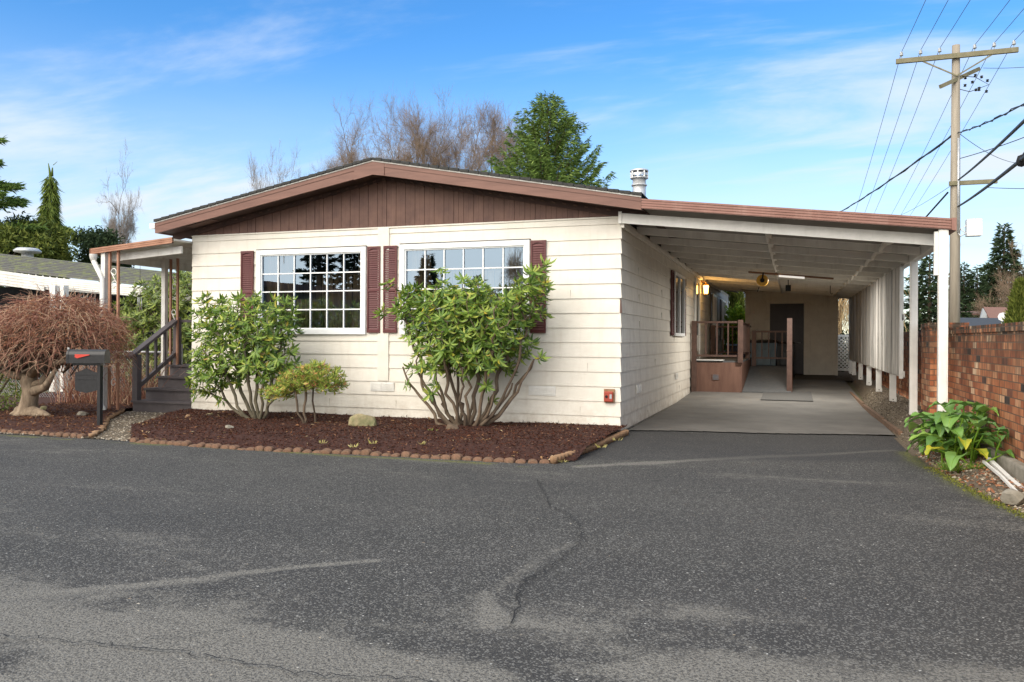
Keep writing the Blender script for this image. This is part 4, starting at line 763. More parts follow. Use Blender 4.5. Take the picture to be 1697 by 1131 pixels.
mb.hexa([(3.971, -.45, ct(3.97, 0) - .135), (3.971, -.45, ct(3.97, 0) + .006), (3.971, YB, ct(3.97, YB) - .135), (3.971, YB, ct(3.97, YB) + .006), (4.02, -.45, ct(3.97, 0) - .145), (4.02, -.45, ct(3.97, 0) + .004), (4.02, YB, ct(3.97, YB) - .145), (4.02, YB, ct(3.97, YB) + .004)])
mb.build('fascia', 'gutter', cp)
def rb_(x, y): return 2.859 - .1128 * x + lift(x, y)           # rafter underside
YR = [1.06 + 1.165 * i for i in range(13)]
mb = MB(); mb.hexa([(.03, -.13, rb_(.03, 0)), (.03, -.13, rb_(.03, 0) + .135), (.03, -.09, rb_(.03, 0)), (.03, -.09, rb_(.03, 0) + .135), (3.85, -.13, rb_(3.85, 0)), (3.85, -.13, rb_(3.85, 0) + .135), (3.85, -.09, rb_(3.85, 0)), (3.85, -.09, rb_(3.85, 0) + .135)]); mb.build('front_beam', 'white', cp)
mb = MB(); mb.box(.0, .045, -.145, -.135, 2.85, 3.01).box(0.0, .03, -.1345, -.029, 2.85, 3.0); mb.build('bracket', 'white', cp)
for y_ in YR:
    mb = MB(); mb.hexa([(.03, y_, rb_(.03, y_)), (.03, y_, rb_(.03, y_) + .105), (.03, y_ + .055, rb_(.03, y_)), (.03, y_ + .055, rb_(.03, y_) + .105), (3.84, y_, rb_(3.84, y_)), (3.84, y_, rb_(3.84, y_) + .105), (3.84, y_ + .055, rb_(3.84, y_)), (3.84, y_ + .055, rb_(3.84, y_) + .105)]); mb.build('rafter', 'ceiling', cp)
for a, b in zip([-.09] + YR[:-1], YR):
    for x_ in (1.9, 3.35):
        mb = MB(); mb.bar((x_, a + .05, rb_(x_, a) + .09), (x_, b, rb_(x_, b) + .02), .035, .05); mb.bar((x_ + .036, a + .05, rb_(x_, a) + .02), (x_ + .036, b, rb_(x_, b) + .09), .0355, .05); mb.build('bridging', 'ceiling', cp)
mb = MB(); mb.box(.028, .07, -.09, 15.6, 2.80, 2.86); mb.build('ledger', 'ceiling', cp)
mb = MB(); mb.hexa([(3.85, -.14, 2.425), (3.85, -.14, 2.555), (3.85, YB, 2.54), (3.85, YB, 2.66), (3.94, -.14, 2.42), (3.94, -.14, 2.545), (3.94, YB, 2.54), (3.94, YB, 2.65)]); mb.build('side_beam', 'white', cp)
for i, (y_, zb) in enumerate(((-.36, .14), (2.09, .215), (4.66, .24), (7.15, .27), (9.48, .30), (11.98, .31), (14.44, .31), (15.6, .31))):
    mb = MB(); zt = 2.425 + .007 * y_ if i else 2.58
    mb.box(3.845, 3.945, y_ - .045, y_ + .045, zb - .08, zt); mb.box(3.862, 3.928, y_ - .05, y_ - .0452, zb - .05, zt - .005)
    po = mb.build('post', 'white', cp)
    b = MB(); b.box(3.838, 3.952, y_ - .054, y_ - .046, zb - .03, zb + .06); bp_ = b.build('base_plate', 'white', po)
    b = MB(); b.tube([(3.895, y_ - .060, zb + .02), (3.895, y_ - .0541, zb + .02)], .01, 8); b.build('bolt', 'soap', bp_)
mb = MB(); mb.box(3.80, 3.843, -.39, -.32, 2.05, 2.56); mb.build('post_bracket', 'white', cp)
# vertical plank screen
sc_ = thing('plank_screen', 'weathered grey white vertical plank screen hung between the carport posts', 'screen', (3.83, 9, .7))
mb = MB(); y_ = 2.86; rr_ = random.Random(5)
while y_ < 15.4:
    w_ = rr_.uniform(.10, .15); o_ = rr_.uniform(-.008, .008); t_ = rr_.uniform(-.012, .012)
    mb.box(3.805 + o_, 3.825 + o_, y_, y_ + w_ - rr_.uniform(.004, .016), .735 + t_ + .001 * y_, 2.45 + .007 * y_); y_ += w_
mb.build('planks', 'plank', sc_)
mb = MB(); mb.box(3.826, 3.87, 2.83, 15.4, .72, .81).box(3.826, 3.866, 2.80, 15.4, 1.6, 1.69); mb.box(3.79, 3.845, 2.80, 2.855, .70, 2.42); mb.build('rail', 'oldwhite', sc_)
# brick wall with pier
bw = thing('brick_wall', 'low red brick garden wall with mixed black and tan bricks right of the carport', 'wall', (4.3, 2, 0))
mb = MB()
mb.box(4.2, 4.42, -8, 20, .02, 1.375); mb.build('wall_body', 'brick', bw)
mb = MB(); mb.box(4.185, 4.435, -8, 20, 1.376, 1.455); mb.build('coping', 'brick', bw)
mb = MB(); mb.box(3.995, 4.45, 1.25, 2.05, .12, 1.46); mb.box(3.985, 4.46, 1.24, 2.06, 1.461, 1.53); mb.build('pier', 'brick', bw)
mb = MB(); mb.box(4.10, 4.19, -8, -.2, -.05, .205); mb.build('footing', 'concrete', bw, bevel=.02)
# hanging things in the carport
hr = thing('cord_reel', 'round orange yellow cord reel hanging from the carport rafters', 'reel', (1.64, 6.27, 2.5))
mb = MB(); mb.tube([(1.64, 6.22, 2.50), (1.64, 6.235, 2.5), (1.64, 6.30, 2.5), (1.64, 6.315, 2.5)], [.10, .118, .118, .10], 24); mb.build('disc', 'yellow', hr)
mb = MB(); mb.tube([(1.64, 6.20, 2.5), (1.64, 6.33, 2.5)], .045, 16); mb.bar((1.64, 6.19, 2.5), (1.66, 6.19, 2.66), .03, .02); mb.bar((1.58, 6.19, 2.36), (1.55, 6.19, 2.27), .02, .02); mb.build('hub', 'dark', hr)
fx = thing('tube_light', 'white fluorescent tube light on a brown board under the carport roof', 'light', (2.2, 7.2, 2.6))
mb = MB(); mb.slopex(1.35, 3.0, 6.55, 6.70, 2.69, 2.72, 2.52, 2.55); mb.build('board', 'tanwood', fx); mb = MB(); mb.slopex(1.95, 2.45, 6.52, 6.60, 2.59, 2.625, 2.54, 2.575); mb.build('tube', 'littube', fx)
al = bpy.data.lights.new('tube_lamp', 'AREA'); al.shape = 'RECTANGLE'; al.size = .5; al.size_y = .05; al.energy = 74; al.color = (1, .95, .86); ao = bpy.data.objects.new('tube_lamp', al); sc.collection.objects.link(ao); ao.location = (2.2, 6.55, 2.535)
for q, lab in (((2.12, 9.0, 2.60), 'small black speaker box hanging under the carport roof in front of the shed'), ((3.05, 9.4, 2.50), 'thin black hook hanging from a rafter near the plank screen')):
    mb = MB()
    if 'speaker' in lab: mb.box(q[0] - .06, q[0] + .06, q[1], q[1] + .1, q[2] - .16, q[2] - .02).box(q[0] - .01, q[0] + .01, q[1] + .03, q[1] + .05, q[2] - .02, q[2] + .1)
    else: mb.tube([(q[0], q[1], q[2] + .12), (q[0], q[1], q[2] - .10), (q[0] + .03, q[1], q[2] - .13), (q[0] + .05, q[1], q[2] - .10)], .008, 6)
    tag(mb.build('hanging_speaker' if 'speaker' in lab else 'hook', 'dark', loc=q), lab, 'speaker' if 'speaker' in lab else 'hook')
# wall lantern (lit)
la = thing('wall_lantern', 'lit amber glass lantern on the side wall under the carport', 'lantern', (.1, 9.95, 2.6))
mb = MB(); mb.tube([(.02, 9.95, 2.74), (.05, 9.95, 2.74)], .06, 12); mb.tube([(.04, 9.95, 2.74), (.12, 9.95, 2.78), (.15, 9.95, 2.72)], .012, 6); mb.lathe((.15, 9.95, 2.66), [(.02, .06), (.075, .02), (.07, .0)], 10); mb.lathe((.15, 9.95, 2.44), [(.0, -.02), (.045, 0), (.05, .012)], 10); mb.build('bracket', 'brass', la)
mb = MB(); mb.lathe((.15, 9.95, 2.45), [(.045, 0), (.068, .21)], 10); mb.build('glass', 'lampglow', la)
ld = bpy.data.lights.new('lantern_light', 'POINT'); ld.energy = 7; ld.color = (1, .55, .16); ld.shadow_soft_size = .05; lo = bpy.data.objects.new('lantern_light', ld); sc.collection.objects.link(lo); lo.location = (.30, 9.8, 2.55)
# ------------------------------------------------------------ side deck with ramp
dk = thing('side_deck', 'brown plywood side landing with railing and a grey ramp down to the slab', 'deck', (.7, 9, .1))
mb = MB(); mb.box(.05, 1.13, 7.92, 7.94, .10, .78).box(1.132, 1.15, 7.92, 12.2, .12, .78); skp = mb.build('skirt_panel', 'deckbrown', dk)
b = MB(); b.box(.50, .66, 7.905, 7.919, .38, .52); v_ = b.build('vent', 'deckbrown', skp); b = MB()
for i in range(4): b.box(.515, .645, 7.900, 7.9045, .395 + i * .03, .407 + i * .03)
b.build('louvre', 'conbin', v_)
mb = MB(); mb.box(.05, 1.15, 7.93, 12.3, .781, .82); mb.build('deck_floor', 'ramp', dk)
mb = MB(); mb.box(.15, .75, 7.88, 8.3, .822, .84); tag(mb.build('floor_sheet', 'vinyl', dk), 'white strip on the landing edge')
for x_, y_, zb, zt in ((.10, 7.9, .10, 1.72), (1.12, 7.9, .78, 1.74), (1.12, 10.9, .78, 1.72), (.12, 12.2, .8, 1.7), (2.16, 8.15, .13, 1.78), (1.25, 11.5, .6, 1.55), (2.16, 11.5, .2, 1.55)):
    mb = MB(); mb.box(x_ - .055, x_ + .055, y_ - .05, y_ + .05, zb, zt); po = mb.build('post', 'postbrown', dk)
    if x_ > 2 and y_ < 9:
        b = MB(); b.box(x_ - .065, x_ + .065, y_ - .06, y_ + .06, 1.05, 1.07); b.build('knee_block', 'postbrown', po)
for a, b_, nm in (((.155, 7.9, 1.69), (1.065, 7.9, 1.69), 'top_rail'), ((.155, 7.9, .93), (1.065, 7.9, .93), 'bottom_rail'), ((1.12, 7.95, 1.69), (1.12, 12.2, 1.66), 'top_rail'), ((1.12, 7.95, 1.0), (1.12, 12.2, .95), 'bottom_rail'), ((1.3, 11.5, 1.52), (2.11, 11.5, 1.52), 'top_rail'), ((1.3, 11.5, .82), (2.11, 11.5, .82), 'bottom_rail'), ((.17, 12.2, 1.66), (1.06, 12.2, 1.66), 'top_rail'), ((.17, 12.2, .95), (1.06, 12.2, .95), 'bottom_rail')):
    mb = MB(); mb.bar(a, b_, .05, .045); mb.build(nm, 'postbrown', dk)
for x_, y_, za, zb in [(.36 + .245 * i, 7.9, .95, 1.67) for i in range(3)] + [(1.12, 8.3 + .28 * i, 1.0, 1.66) for i in range(9)] + [(1.45 + .17 * i, 11.5, .84, 1.5) for i in range(4)] + [(.4 + .25 * i, 12.2, .97, 1.64) for i in range(3)]:
    mb = MB(); mb.box(x_ - .016, x_ + .016, y_ - .016, y_ + .016, za, zb); mb.build('baluster', 'postbrown', dk)
mb = MB(); mb.hexa([(1.16, 7.95, .10), (1.16, 7.95, .135), (1.16, 11.5, .55), (1.16, 11.5, .60), (2.20, 7.95, .12), (2.20, 7.95, .140), (2.20, 11.5, .55), (2.20, 11.5, .60)]); mb.box(1.16, 2.2, 11.5, 12.3, .55, .60); mb.build('ramp', 'ramp', dk)
mb = MB(); mb.hexa([(2.205, 8.2, .10), (2.205, 8.2, .17), (2.205, 11.6, .2), (2.205, 11.6, .62), (2.225, 8.2, .10), (2.225, 8.2, .17), (2.225, 11.6, .2), (2.225, 11.6, .62)]); mb.build('skirt_panel', 'deckbrown', dk)
# ------------------------------------------------------------ shed
sh = thing('storage_shed', 'tan lap sided storage shed with dark door at the back of the carport', 'shed', (2.1, 16, .27))
def SH(u, o_, z): return (u, 14.85 - o_, z)
mb = MB(); lap(mb, SH, .84, 3.43, 0, 13, [(1.53, 2.55, .2, 2.42)], z0=.27, ex=.203, top=2.78, out=.045, inn=.008); mb.box(.85, .87, 14.86, 18, .2, 2.75).box(3.40, 3.42, 14.86, 18, .2, 2.6).box(.86, 3.41, 17.98, 18, .2, 2.7); mb.build('wall', 'siding_shed', sh)
mb = MB(); mb.box(1.53, 1.56, 14.80, 14.87, .27, 2.40).box(2.53, 2.555, 14.80, 14.87, .27, 2.40).box(1.53, 2.555, 14.80, 14.87, 2.40, 2.43).box(3.42, 3.48, 14.79, 14.9, .25, 2.55); mb.build('trim', 'siding_shed', sh)
mb = MB(); mb.box(1.56, 2.53, 14.83, 14.86, .29, 2.40); d_ = mb.build('door', 'doordark', sh)
mb = MB(); mb.tube([(2.43, 14.83, 1.22), (2.43, 14.78, 1.22), (2.35, 14.775, 1.22)], .014, 8); mb.build('handle', 'steel', d_)
mb = MB(); mb.slopex(.72, 3.6, 14.75, 18.2, 2.84, 2.87, 2.62, 2.65); mb.build('roof', 'soffit', sh)
# bins under the landing rail
def bin_(x, y, w_, h_, m, lab, lid='blackbin'):
    b = thing('wheelie_bin', lab, 'bin', (x, y, .25), 'bins beside the shed door'); z = .24
    q = MB(); q.hexa([(x - w_ * .42, y - .22, z + .06), (x - w_ / 2, y - .27, z + h_), (x - w_ * .42, y + .22, z + .06), (x - w_ / 2, y + .27, z + h_), (x + w_ * .42, y - .22, z + .06), (x + w_ / 2, y - .27, z + h_), (x + w_ * .42, y + .22, z + .06), (x + w_ / 2, y + .27, z + h_)]); q.box(x - w_ * .28, x + w_ * .28, y - .275, y - .245, z + .35, z + h_ - .2); q.build('body', m, b, bevel=.02)
    q = MB(); q.hexa([(x - w_ * .54, y - .31, z + h_), (x - w_ * .54, y - .31, z + h_ + .04), (x - w_ * .54, y + .31, z + h_), (x - w_ * .5, y + .31, z + h_ + .09), (x + w_ * .54, y - .31, z + h_), (x + w_ * .54, y - .31, z + h_ + .04), (x + w_ * .54, y + .31, z + h_), (x + w_ * .5, y + .31, z + h_ + .09)]); q.build('lid', lid, b, bevel=.012)
    for s_ in (-1, 1): q = MB(); q.tube([(x + s_ * w_ * .44, y + .24, z + .10), (x + s_ * w_ * .5, y + .24, z + .10)], .10, 14); q.build('wheel', 'dark', b)
bin_(1.42, 13.1, .78, .98, 'conbin', 'large slate blue bin with black lid behind the ramp railing')
bin_(2.02, 13.2, .5, .92, 'blackbin', 'black bin behind the ramp railing, nearest the shed door'); bin_(.72, 13.3, .6, .85, 'bluebin', 'navy blue bin behind the side landing, nearest the house wall')
# lattice
lt = thing('lattice_panel', 'white criss cross lattice panel between the shed and the last carport post', 'lattice', (3.65, 16.4, .3))
mb = MB(); x0, x1, z0_, z1_ = 3.42, 3.90, .40, 1.43
for s_ in (1, -1):
    for i in range(-14, 26):
        c_ = i * .115; pts = []
        for k_ in range(2): pass
        # line z - z0 = s (x - x0) + c
        xs_ = [x0, x1]; zz = [z0_ + c_ + s_ * (q - x0) for q in xs_]
        a, b = [xs_[0], zz[0]], [xs_[1], zz[1]]
        if max(a[1], b[1]) < z0_ or min(a[1], b[1]) > z1_: continue
        for q, w_ in ((a, b), (b, a)):
            if q[1] < z0_: q[0] += (z0_ - q[1]) / (w_[1] - q[1]) * (w_[0] - q[0]); q[1] = z0_
            if q[1] > z1_: q[0] += (z1_ - q[1]) / (w_[1] - q[1]) * (w_[0] - q[0]); q[1] = z1_
        if abs(a[0] - b[0]) > .02: mb.bar((a[0], 16.4 + s_ * .004, a[1]), (b[0], 16.4 + s_ * .004, b[1]), .006, .034)
mb.build('slats', 'white', lt)
mb = MB(); mb.box(x0 - .02, x1, 16.38, 16.42, z1_ - .02, z1_ + .05).box(x0 - .02, x1 + .1, 16.38, 16.42, z0_ - .05, z0_ + .01).box(x1 - .03, x1 + .05, 16.375, 16.425, z0_ - .1, z1_ + .06); mb.build('frame', 'white', lt)
# ------------------------------------------------------------ side porch
po_ = thing('side_porch_awning', 'metal side porch awning with tan fascia and scrolled posts left of the house', 'awning', (-8, 1, 0))
A0 = at(149.2, 419.6, Y=-.45); A1 = at(313, 394.8, Y=-.45); sl = (A1[2] - A0[2]) / (A1[0] - A0[0])
def pz(x, y=0): return A0[2] + sl * (x - A0[0]) + 0.0 * y
xa, xb = A0[0], -7.2
fh = A0[2] - at(149.2, 428.8, Y=-.45)[2]
mb = MB()
for a, b_, o_ in ((.0, fh, -.45), (.0, fh * .30, -.458), (fh * .45, fh * .62, -.456), (fh * .82, fh, -.458)):
    mb.hexa([(xa, o_, pz(xa) - b_), (xa, o_, pz(xa) - a), (xa, -.42, pz(xa) - b_), (xa, -.42, pz(xa) - a), (xb, o_, pz(xb) - b_), (xb, o_, pz(xb) - a), (xb, -.42, pz(xb) - b_), (xb, -.42, pz(xb) - a)])
mb.hexa([(xa - .02, -.46, pz(xa) - fh), (xa - .02, -.46, pz(xa)), (xa - .02, 6, pz(xa) - fh), (xa - .02, 6, pz(xa)), (xa + .02, -.419, pz(xa) - fh), (xa + .02, -.419, pz(xa) - .004), (xa + .02, 6, pz(xa) - fh), (xa + .02, 6, pz(xa) - .004)])
mb.build('fascia', 'tanbrown', po_)
mb = MB(); mb.hexa([(xa, -.42, pz(xa) - .05), (xa, -.42, pz(xa) - .02), (xa, 6, pz(xa) - .05), (xa, 6, pz(xa) - .02), (xb, -.42, pz(xb) - .05), (xb, -.42, pz(xb) - .02), (xb, 6, pz(xb) - .05), (xb, 6, pz(xb) - .02)])
for i in range(9): x_ = xa + .1 + i * .15; mb.box(x_, x_ + .012, -.41, 6, pz(x_) - .085, pz(x_) - .045)
mb.build('roof_panel', 'oldwhite', po_)
mb = MB(); mb.hexa([(xa + .05, -.25, pz(xa) - .22), (xa + .05, -.25, pz(xa) - .10), (xa + .05, -.21, pz(xa) - .22), (xa + .05, -.21, pz(xa) - .10), (xb, -.25, pz(xb) - .24), (xb, -.25, pz(xb) - .12), (xb, -.21, pz(xb) - .24), (xb, -.21, pz(xb) - .12)]); mb.hexa([(xa + .05, -.2, pz(xa) - .20), (xa + .05, -.2, pz(xa) - .08), (xa + .05, 6, pz(xa) - .20), (xa + .05, 6, pz(xa) - .08), (xa + .11, -.2, pz(xa) - .20), (xa + .11, -.2, pz(xa) - .08), (xa + .11, 6, pz(xa) - .20), (xa + .11, 6, pz(xa) - .08)]); mb.build('beam', 'oldwhite', po_)
def spost(px0, px1, px2, y_, zb, zt, mt, zlist, w2=None):
    """square white post and a pair of slim brown bars with white scrolls between"""
    xw = at(px0, 560, Y=y_)[0]; x1 = at(px1, 560, Y=y_)[0]; x2 = at(px2, 560, Y=y_)[0]
    q = MB(); q.box(xw - .042, xw + .042, y_ - .04, y_ + .04, zb, zt); q.build('post', 'oldwhite', po_)
    for x_ in (x1, x2): q = MB(); q.box(x_ - .018, x_ + .018, y_ - .018, y_ + .018, zb, zt); q.build('slim_bar', 'tanbrown', po_)
    xm = (x1 + x2) / 2; hw = (x2 - x1) / 2 - .02
    for z_ in zlist:
        q = MB(); pts = []
        for t in np.linspace(0, 1, 34):     # S-scroll: two opposite spirals
            s_ = 1 if t < .5 else -1; u_ = abs(t - .5) * 2; a = s_ * 0 + u_ * 1.9 * pi; r_ = hw * (1 - .62 * u_)
            cz_ = z_ + s_ * -.065 * 1.6 * -1 * (1 if True else 0)
            pts.append((xm + s_ * r_ * cos(a) * -1 * (1 if t < .5 else 1) * 1.0, y_, cz_ + (r_ * 1.15) * sin(a) * 1))
        h_ = len(pts) // 2
        q.tube(pts[:h_], .008, 6); q.tube(pts[h_:], .008, 6); q.tube([pts[h_ - 1], pts[h_]], .008, 6)
        q.build('scroll', 'white', po_)
spost(173, 181.5, 195.5, -.38, .0, pz(-8.6) - .06, None, [2.25, 1.42, .62])
spost(272.5, 282.5, 294, .98, .0, pz(-8.6) - .06, None, [2.3, 1.62])
mb = MB(); d0 = at(155, 436, Y=-.42); d1 = at(172, 470, Y=-.42); d2 = at(170, 690, Y=-.42)
mb.lathe((d0[0], -.44, d0[2] - .05), [(.045, 0), (.075, .045), (.085, .10), (.085, .12)], 4); mb.tube([(d0[0], -.44, d0[2] - .03), (d1[0] - .02, -.44, d1[2]), (d1[0] - .02, -.44, .16), (d1[0] + .10, -.50, .05)], .042, 6); mb.build('downspout', 'white', po_)
# wind chime
wc = thing('wind_chime', 'small wind chime hanging under the side porch awning', 'wind chime', (-8.9, .6, 2.3)); c_ = at(231, 450, Y=.6)
mb = MB(); ztop = pz(c_[0]) - .06; mb.tube([(c_[0], .6, ztop), (c_[0], .6, 1.98)], .003, 4); mb.tube([(c_[0], .6, 2.02), (c_[0], .6, 2.03)], .045, 10); mb.build('hanger', 'dark', wc); mb = MB()
for a in range(5): mb.tube([(c_[0] + .035 * cos(a * 1.26), .6 + .035 * sin(a * 1.26), 2.0), (c_[0] + .035 * cos(a * 1.26), .6 + .035 * sin(a * 1.26), 1.76 + .02 * a)], .006, 6)
mb.build('tubes', 'steel', wc)
# steps with railing
st = thing('entry_steps', 'dark grey painted wooden entry steps with a sloping handrail beside the house', 'steps', (-7.8, .5, 0))
XS = -8.42
for i in range(4):
    mb = MB(); y0 = i * .29; z0_ = i * .195; xr = -7.19; mb.box(XS, xr, y0, y0 + .03, z0_ if i else -.03, z0_ + .165); mb.box(XS - .0, xr, y0 + .03, 1.16, -.03 if i == 0 else z0_, z0_ + .14) if i < 3 else None; mb.build('riser', 'stepgrey', st)
    mb = MB(); mb.box(XS - .02, xr + .0, y0 - .03, y0 + .30, z0_ + .166, z0_ + .20); mb.build('tread', 'stepgrey', st)
mb = MB(); mb.box(-8.5, -7.19, 1.17, 4.5, .60, .785); mb.build('landing', 'stepgrey', st)
mb = MB(); mb.box(-8.46, -8.35, .02, .12, .2, .98); mb.build('newel', 'stepgrey', st); mb = MB(); mb.box(-8.46, -8.35, .98, 1.08, .6, 1.60); mb.build('newel', 'stepgrey', st)
mb = MB(); mb.bar((-8.405, -.12, .93), (-8.405, 1.06, 1.63), .13, .045); mb.build('handrail', 'stepgrey', st)
mb = MB(); mb.bar((-8.405, .12, .44), (-8.405, .98, .98), .045, .07); mb.build('lower_rail', 'stepgrey', st)
for t in (.22, .45, .70): mb = MB(); y_ = .12 + .86 * t; mb.box(-8.425, -8.385, y_ - .02, y_ + .02, .46 + .54 * t, 1.04 + .54 * t - .0); mb.build('baluster', 'stepgrey', st)
mb = MB(); mb.bar((-8.40, 1.08, 1.58), (-7.2, 1.12, 1.58), .06, .05); mb.build('handrail', 'stepgrey', st)
for x_ in (-8.1, -7.8, -7.5): mb = MB(); mb.box(x_ - .018, x_ + .018, 1.10, 1.135, .79, 1.56); mb.build('baluster', 'stepgrey', st)
mb = MB(); mb.tube([(-8.55, 1.3, .1), (-8.55, 1.3, 1.15), (-8.55, 1.3, 1.16)], [.03, .03, .01], 10); tag(mb.build('conduit_pipe', 'steel', loc=(-8.55, 1.3, 0)), 'short galvanised pipe standing behind the grey steps', 'pipe')
# ------------------------------------------------------------ mailbox
ml = thing('mailbox', 'black mailbox with red flag on a black post with a news plate below', 'mailbox', (-7.0, -2.0, 0))
pb = at(167, 716, Z=.03); px_ = np.array([pb[0], pb[1]])
ua = at(120, 595, D=11.62)[:2]; ub = at(178, 595, D=11.62)[:2]; ax = (ub - ua) / np.linalg.norm(ub - ua); nx_ = np.array([ax[1], -ax[0]])   # box axis and facing normal
c0 = px_ + ax * -.23; s_ = lambda u, o_, z: (px_[0] + ax[0] * u + nx_[0] * o_, px_[1] + ax[1] * u + nx_[1] * o_, z)
z0_ = at(140, 608, D=11.62)[2]
mb = MB(); pr = [(-.082, 0), (-.082, .11)] + [(-.082 * cos(a), .11 + .082 * sin(a)) for a in np.linspace(.15, pi - .15, 12)] + [(.082, .11), (.082, 0)]
mb.poly([s_(-.40, a, z0_ + b) for a, b in pr], np.array([ax[0], ax[1], 0]) * .50); bx_ = mb.build('box', 'black', ml)
mb = MB(); pr2 = [(a * 1.06, b * 1.03 - .002) for a, b in pr]; mb.poly([s_(-.425, a, z0_ + b) for a, b in pr2], np.array([ax[0], ax[1], 0]) * .028); dr_ = mb.build('door', 'black', ml)
mb = MB(); mb.bar(s_(-.43, 0, z0_ + .17), s_(-.44, 0, z0_ + .215), .03, .012); mb.build('pull', 'steel', dr_)
mb = MB(); mb.add([s_(-.30, .088, z0_ + .125), s_(-.30, .088, z0_ + .085), s_(-.27, .088, z0_ + .07), s_(-.10, .088, z0_ + .112), s_(-.10, .088, z0_ + .122), s_(-.30, .096, z0_ + .125), s_(-.30, .096, z0_ + .085), s_(-.27, .096, z0_ + .07), s_(-.10, .096, z0_ + .112), s_(-.10, .096, z0_ + .122)], [(0, 1, 2, 3, 4), (5, 9, 8, 7, 6), (0, 5, 6, 1), (1, 6, 7, 2), (2, 7, 8, 3), (3, 8, 9, 4), (4, 9, 5, 0)]); mb.build('flag', 'red', ml)
mb = MB(); mb.box(px_[0] - .026, px_[0] + .026, px_[1] - .026, px_[1] + .026, -.05, z0_ - .03); mb.bar(s_(-.36, 0, z0_ - .016), s_(.03, 0, z0_ - .016), .07, .028); mb.build('post', 'black', ml)
zt = z0_ - .10; mb = MB(); mb.poly([s_(-.34, -.01, zt - .27), s_(-.34, -.01, zt - .03), s_(-.30, -.01, zt - .02), s_(-.19, -.01, zt + .03), s_(-.08, -.01, zt - .02), s_(-.03, -.01, zt - .03), s_(-.03, -.01, zt - .27), s_(-.10, -.01, zt - .29), s_(-.19, -.01, zt - .31), s_(-.28, -.01, zt - .29)], np.array([nx_[0], nx_[1], 0]) * .02)
for z_ in (.055, .12): mb.bar(s_(-.34, .014, zt - z_), s_(-.03, .014, zt - z_), .006, .012)
mb.tube([s_(-.30, 0, zt - .02), s_(-.30, 0, z0_ - .02)], .004, 5); mb.tube([s_(-.08, 0, zt - .02), s_(-.08, 0, z0_ - .02)], .004, 5); mb.build('news_plate', 'black', ml)
# chain link fence behind the porch posts
cf = thing('chain_link_fence', 'grey chain link fence behind the side porch posts', 'fence', (-10, 2, 0))
FY = 1.25; xa, xb = -14.5, -8.5; mb = MB()
mb.tube([(xa, FY, 1.0), (xb, FY, 1.0)], .02, 8)
for x_ in (-8.55, -10.4, -12.4): mb.tube([(x_, FY, 0), (x_, FY, 1.05)], .025, 8)
mb.build('frame', 'steel', cf); mb = MB(); st_ = .065
for i in range(int((xb - xa) / st_) + 16):
    for s_ in (1, -1):
        x_ = xa + i * st_ - .5; a = [x_, .04]; b = [x_ + s_ * .94, .98]
        if min(a[0], b[0]) < xa or max(a[0], b[0]) > xb: continue
        mb.tube([(a[0], FY - .003 * s_, a[1]), (b[0], FY - .003 * s_, b[1])], .0028, 3, cap=False)
mb.build('mesh', 'steel', cf)
# bird bath, bucket behind
bb = at(190, 650, Y=1.8); mb = MB(); mb.lathe((bb[0], 1.8, 0), [(.17, 0), (.10, .06), (.06, .3), (.08, .52), (.25, .60), (.26, .64), (.22, .62), (.0, .58)], 16); tag(mb.build('bird_bath', 'dark', loc=(bb[0], 1.8, 0)), 'dark bird bath on a pedestal behind the porch posts', 'bird bath')
# ------------------------------------------------------------ rocks
def rock(px, py, sx_, sy_, sz, lab, m='stone', seed=1, y=None, zz=.1):
    c_ = at(px, py, Z=zz); r_ = np.random.default_rng(seed); import bmesh
    bm = bmesh.new(); bmesh.ops.create_icosphere(bm, subdivisions=3, radius=1)
    pl = [norm(r_.normal(size=3)) for _ in range(9)]; of = r_.uniform(.55, .85, 9)
    for v in bm.verts:
        p_ = np.array(v.co)
        for a, b in zip(pl, of):
            d = p_ @ a
            if d > b: p_ = p_ - a * (d - b)
        p_ = p_ + r_.normal(size=3) * .012; v.co = (p_[0] * sx_, p_[1] * sy_, p_[2] * sz)
    me = bpy.data.meshes.new('rock'); bm.to_mesh(me); bm.free(); o = link('rock', me, m); o.location = (c_[0], c_[1], zz + sz * .25); tag(o, lab, 'rock')
rock(602, 712, .21, .13, .19, 'large mossy tan rock in the mulch between the two rhododendrons', seed=4, zz=.06)
rock(750, 716, .12, .10, .10, 'brown rounded rock at the foot of the larger rhododendron', 'barkrock', 8, zz=.07)
rock(382, 716, .08, .06, .045, 'small grey pink stone left of the first rhododendron trunk', 'concrete', 11, zz=.08)
rock(350, 697, .10, .06, .05, 'flat tan stone against the house footing', 'stone', 12, zz=.06)
rock(316, 702, .07, .10, .08, 'upright brown stone at the corner between path and bed', 'logedge', 14, zz=.04)
rock(139, 695, .12, .09, .05, 'flat pale stone under the maple behind the mailbox', 'concrete', 15, zz=.08)
rock(74, 688, .07, .06, .06, 'round tan stone beside the maple trunk', 'stone', 16, zz=.08)
rock(1684, 820, .10, .09, .07, 'pale concrete lump at the end of the white metal rods', 'concrete', 17, zz=.05)
# white metal rods on the right
for i, (a, b, lab) in enumerate((((1632, 757), (1692, 812), 'thin white metal rod lying by the brick wall, nearer the road'), ((1640, 752), (1712, 815), 'flat white metal rail lying by the brick wall, nearer the bricks'))):
    p0 = at(*a, X=3.97 + i * .07); p1 = at(*b, X=3.95 + i * .09); mid = (p0 + p1) / 2 + np.array([0, 0, .015 if i == 0 else -.01])
    mb = MB(); mb.bar(p0, mid, .02 + .02 * i, .025); mb.bar(mid, p1, .02 + .02 * i, .025); tag(mb.build('metal_rod', 'white', loc=tuple(mid)), lab, 'rod')
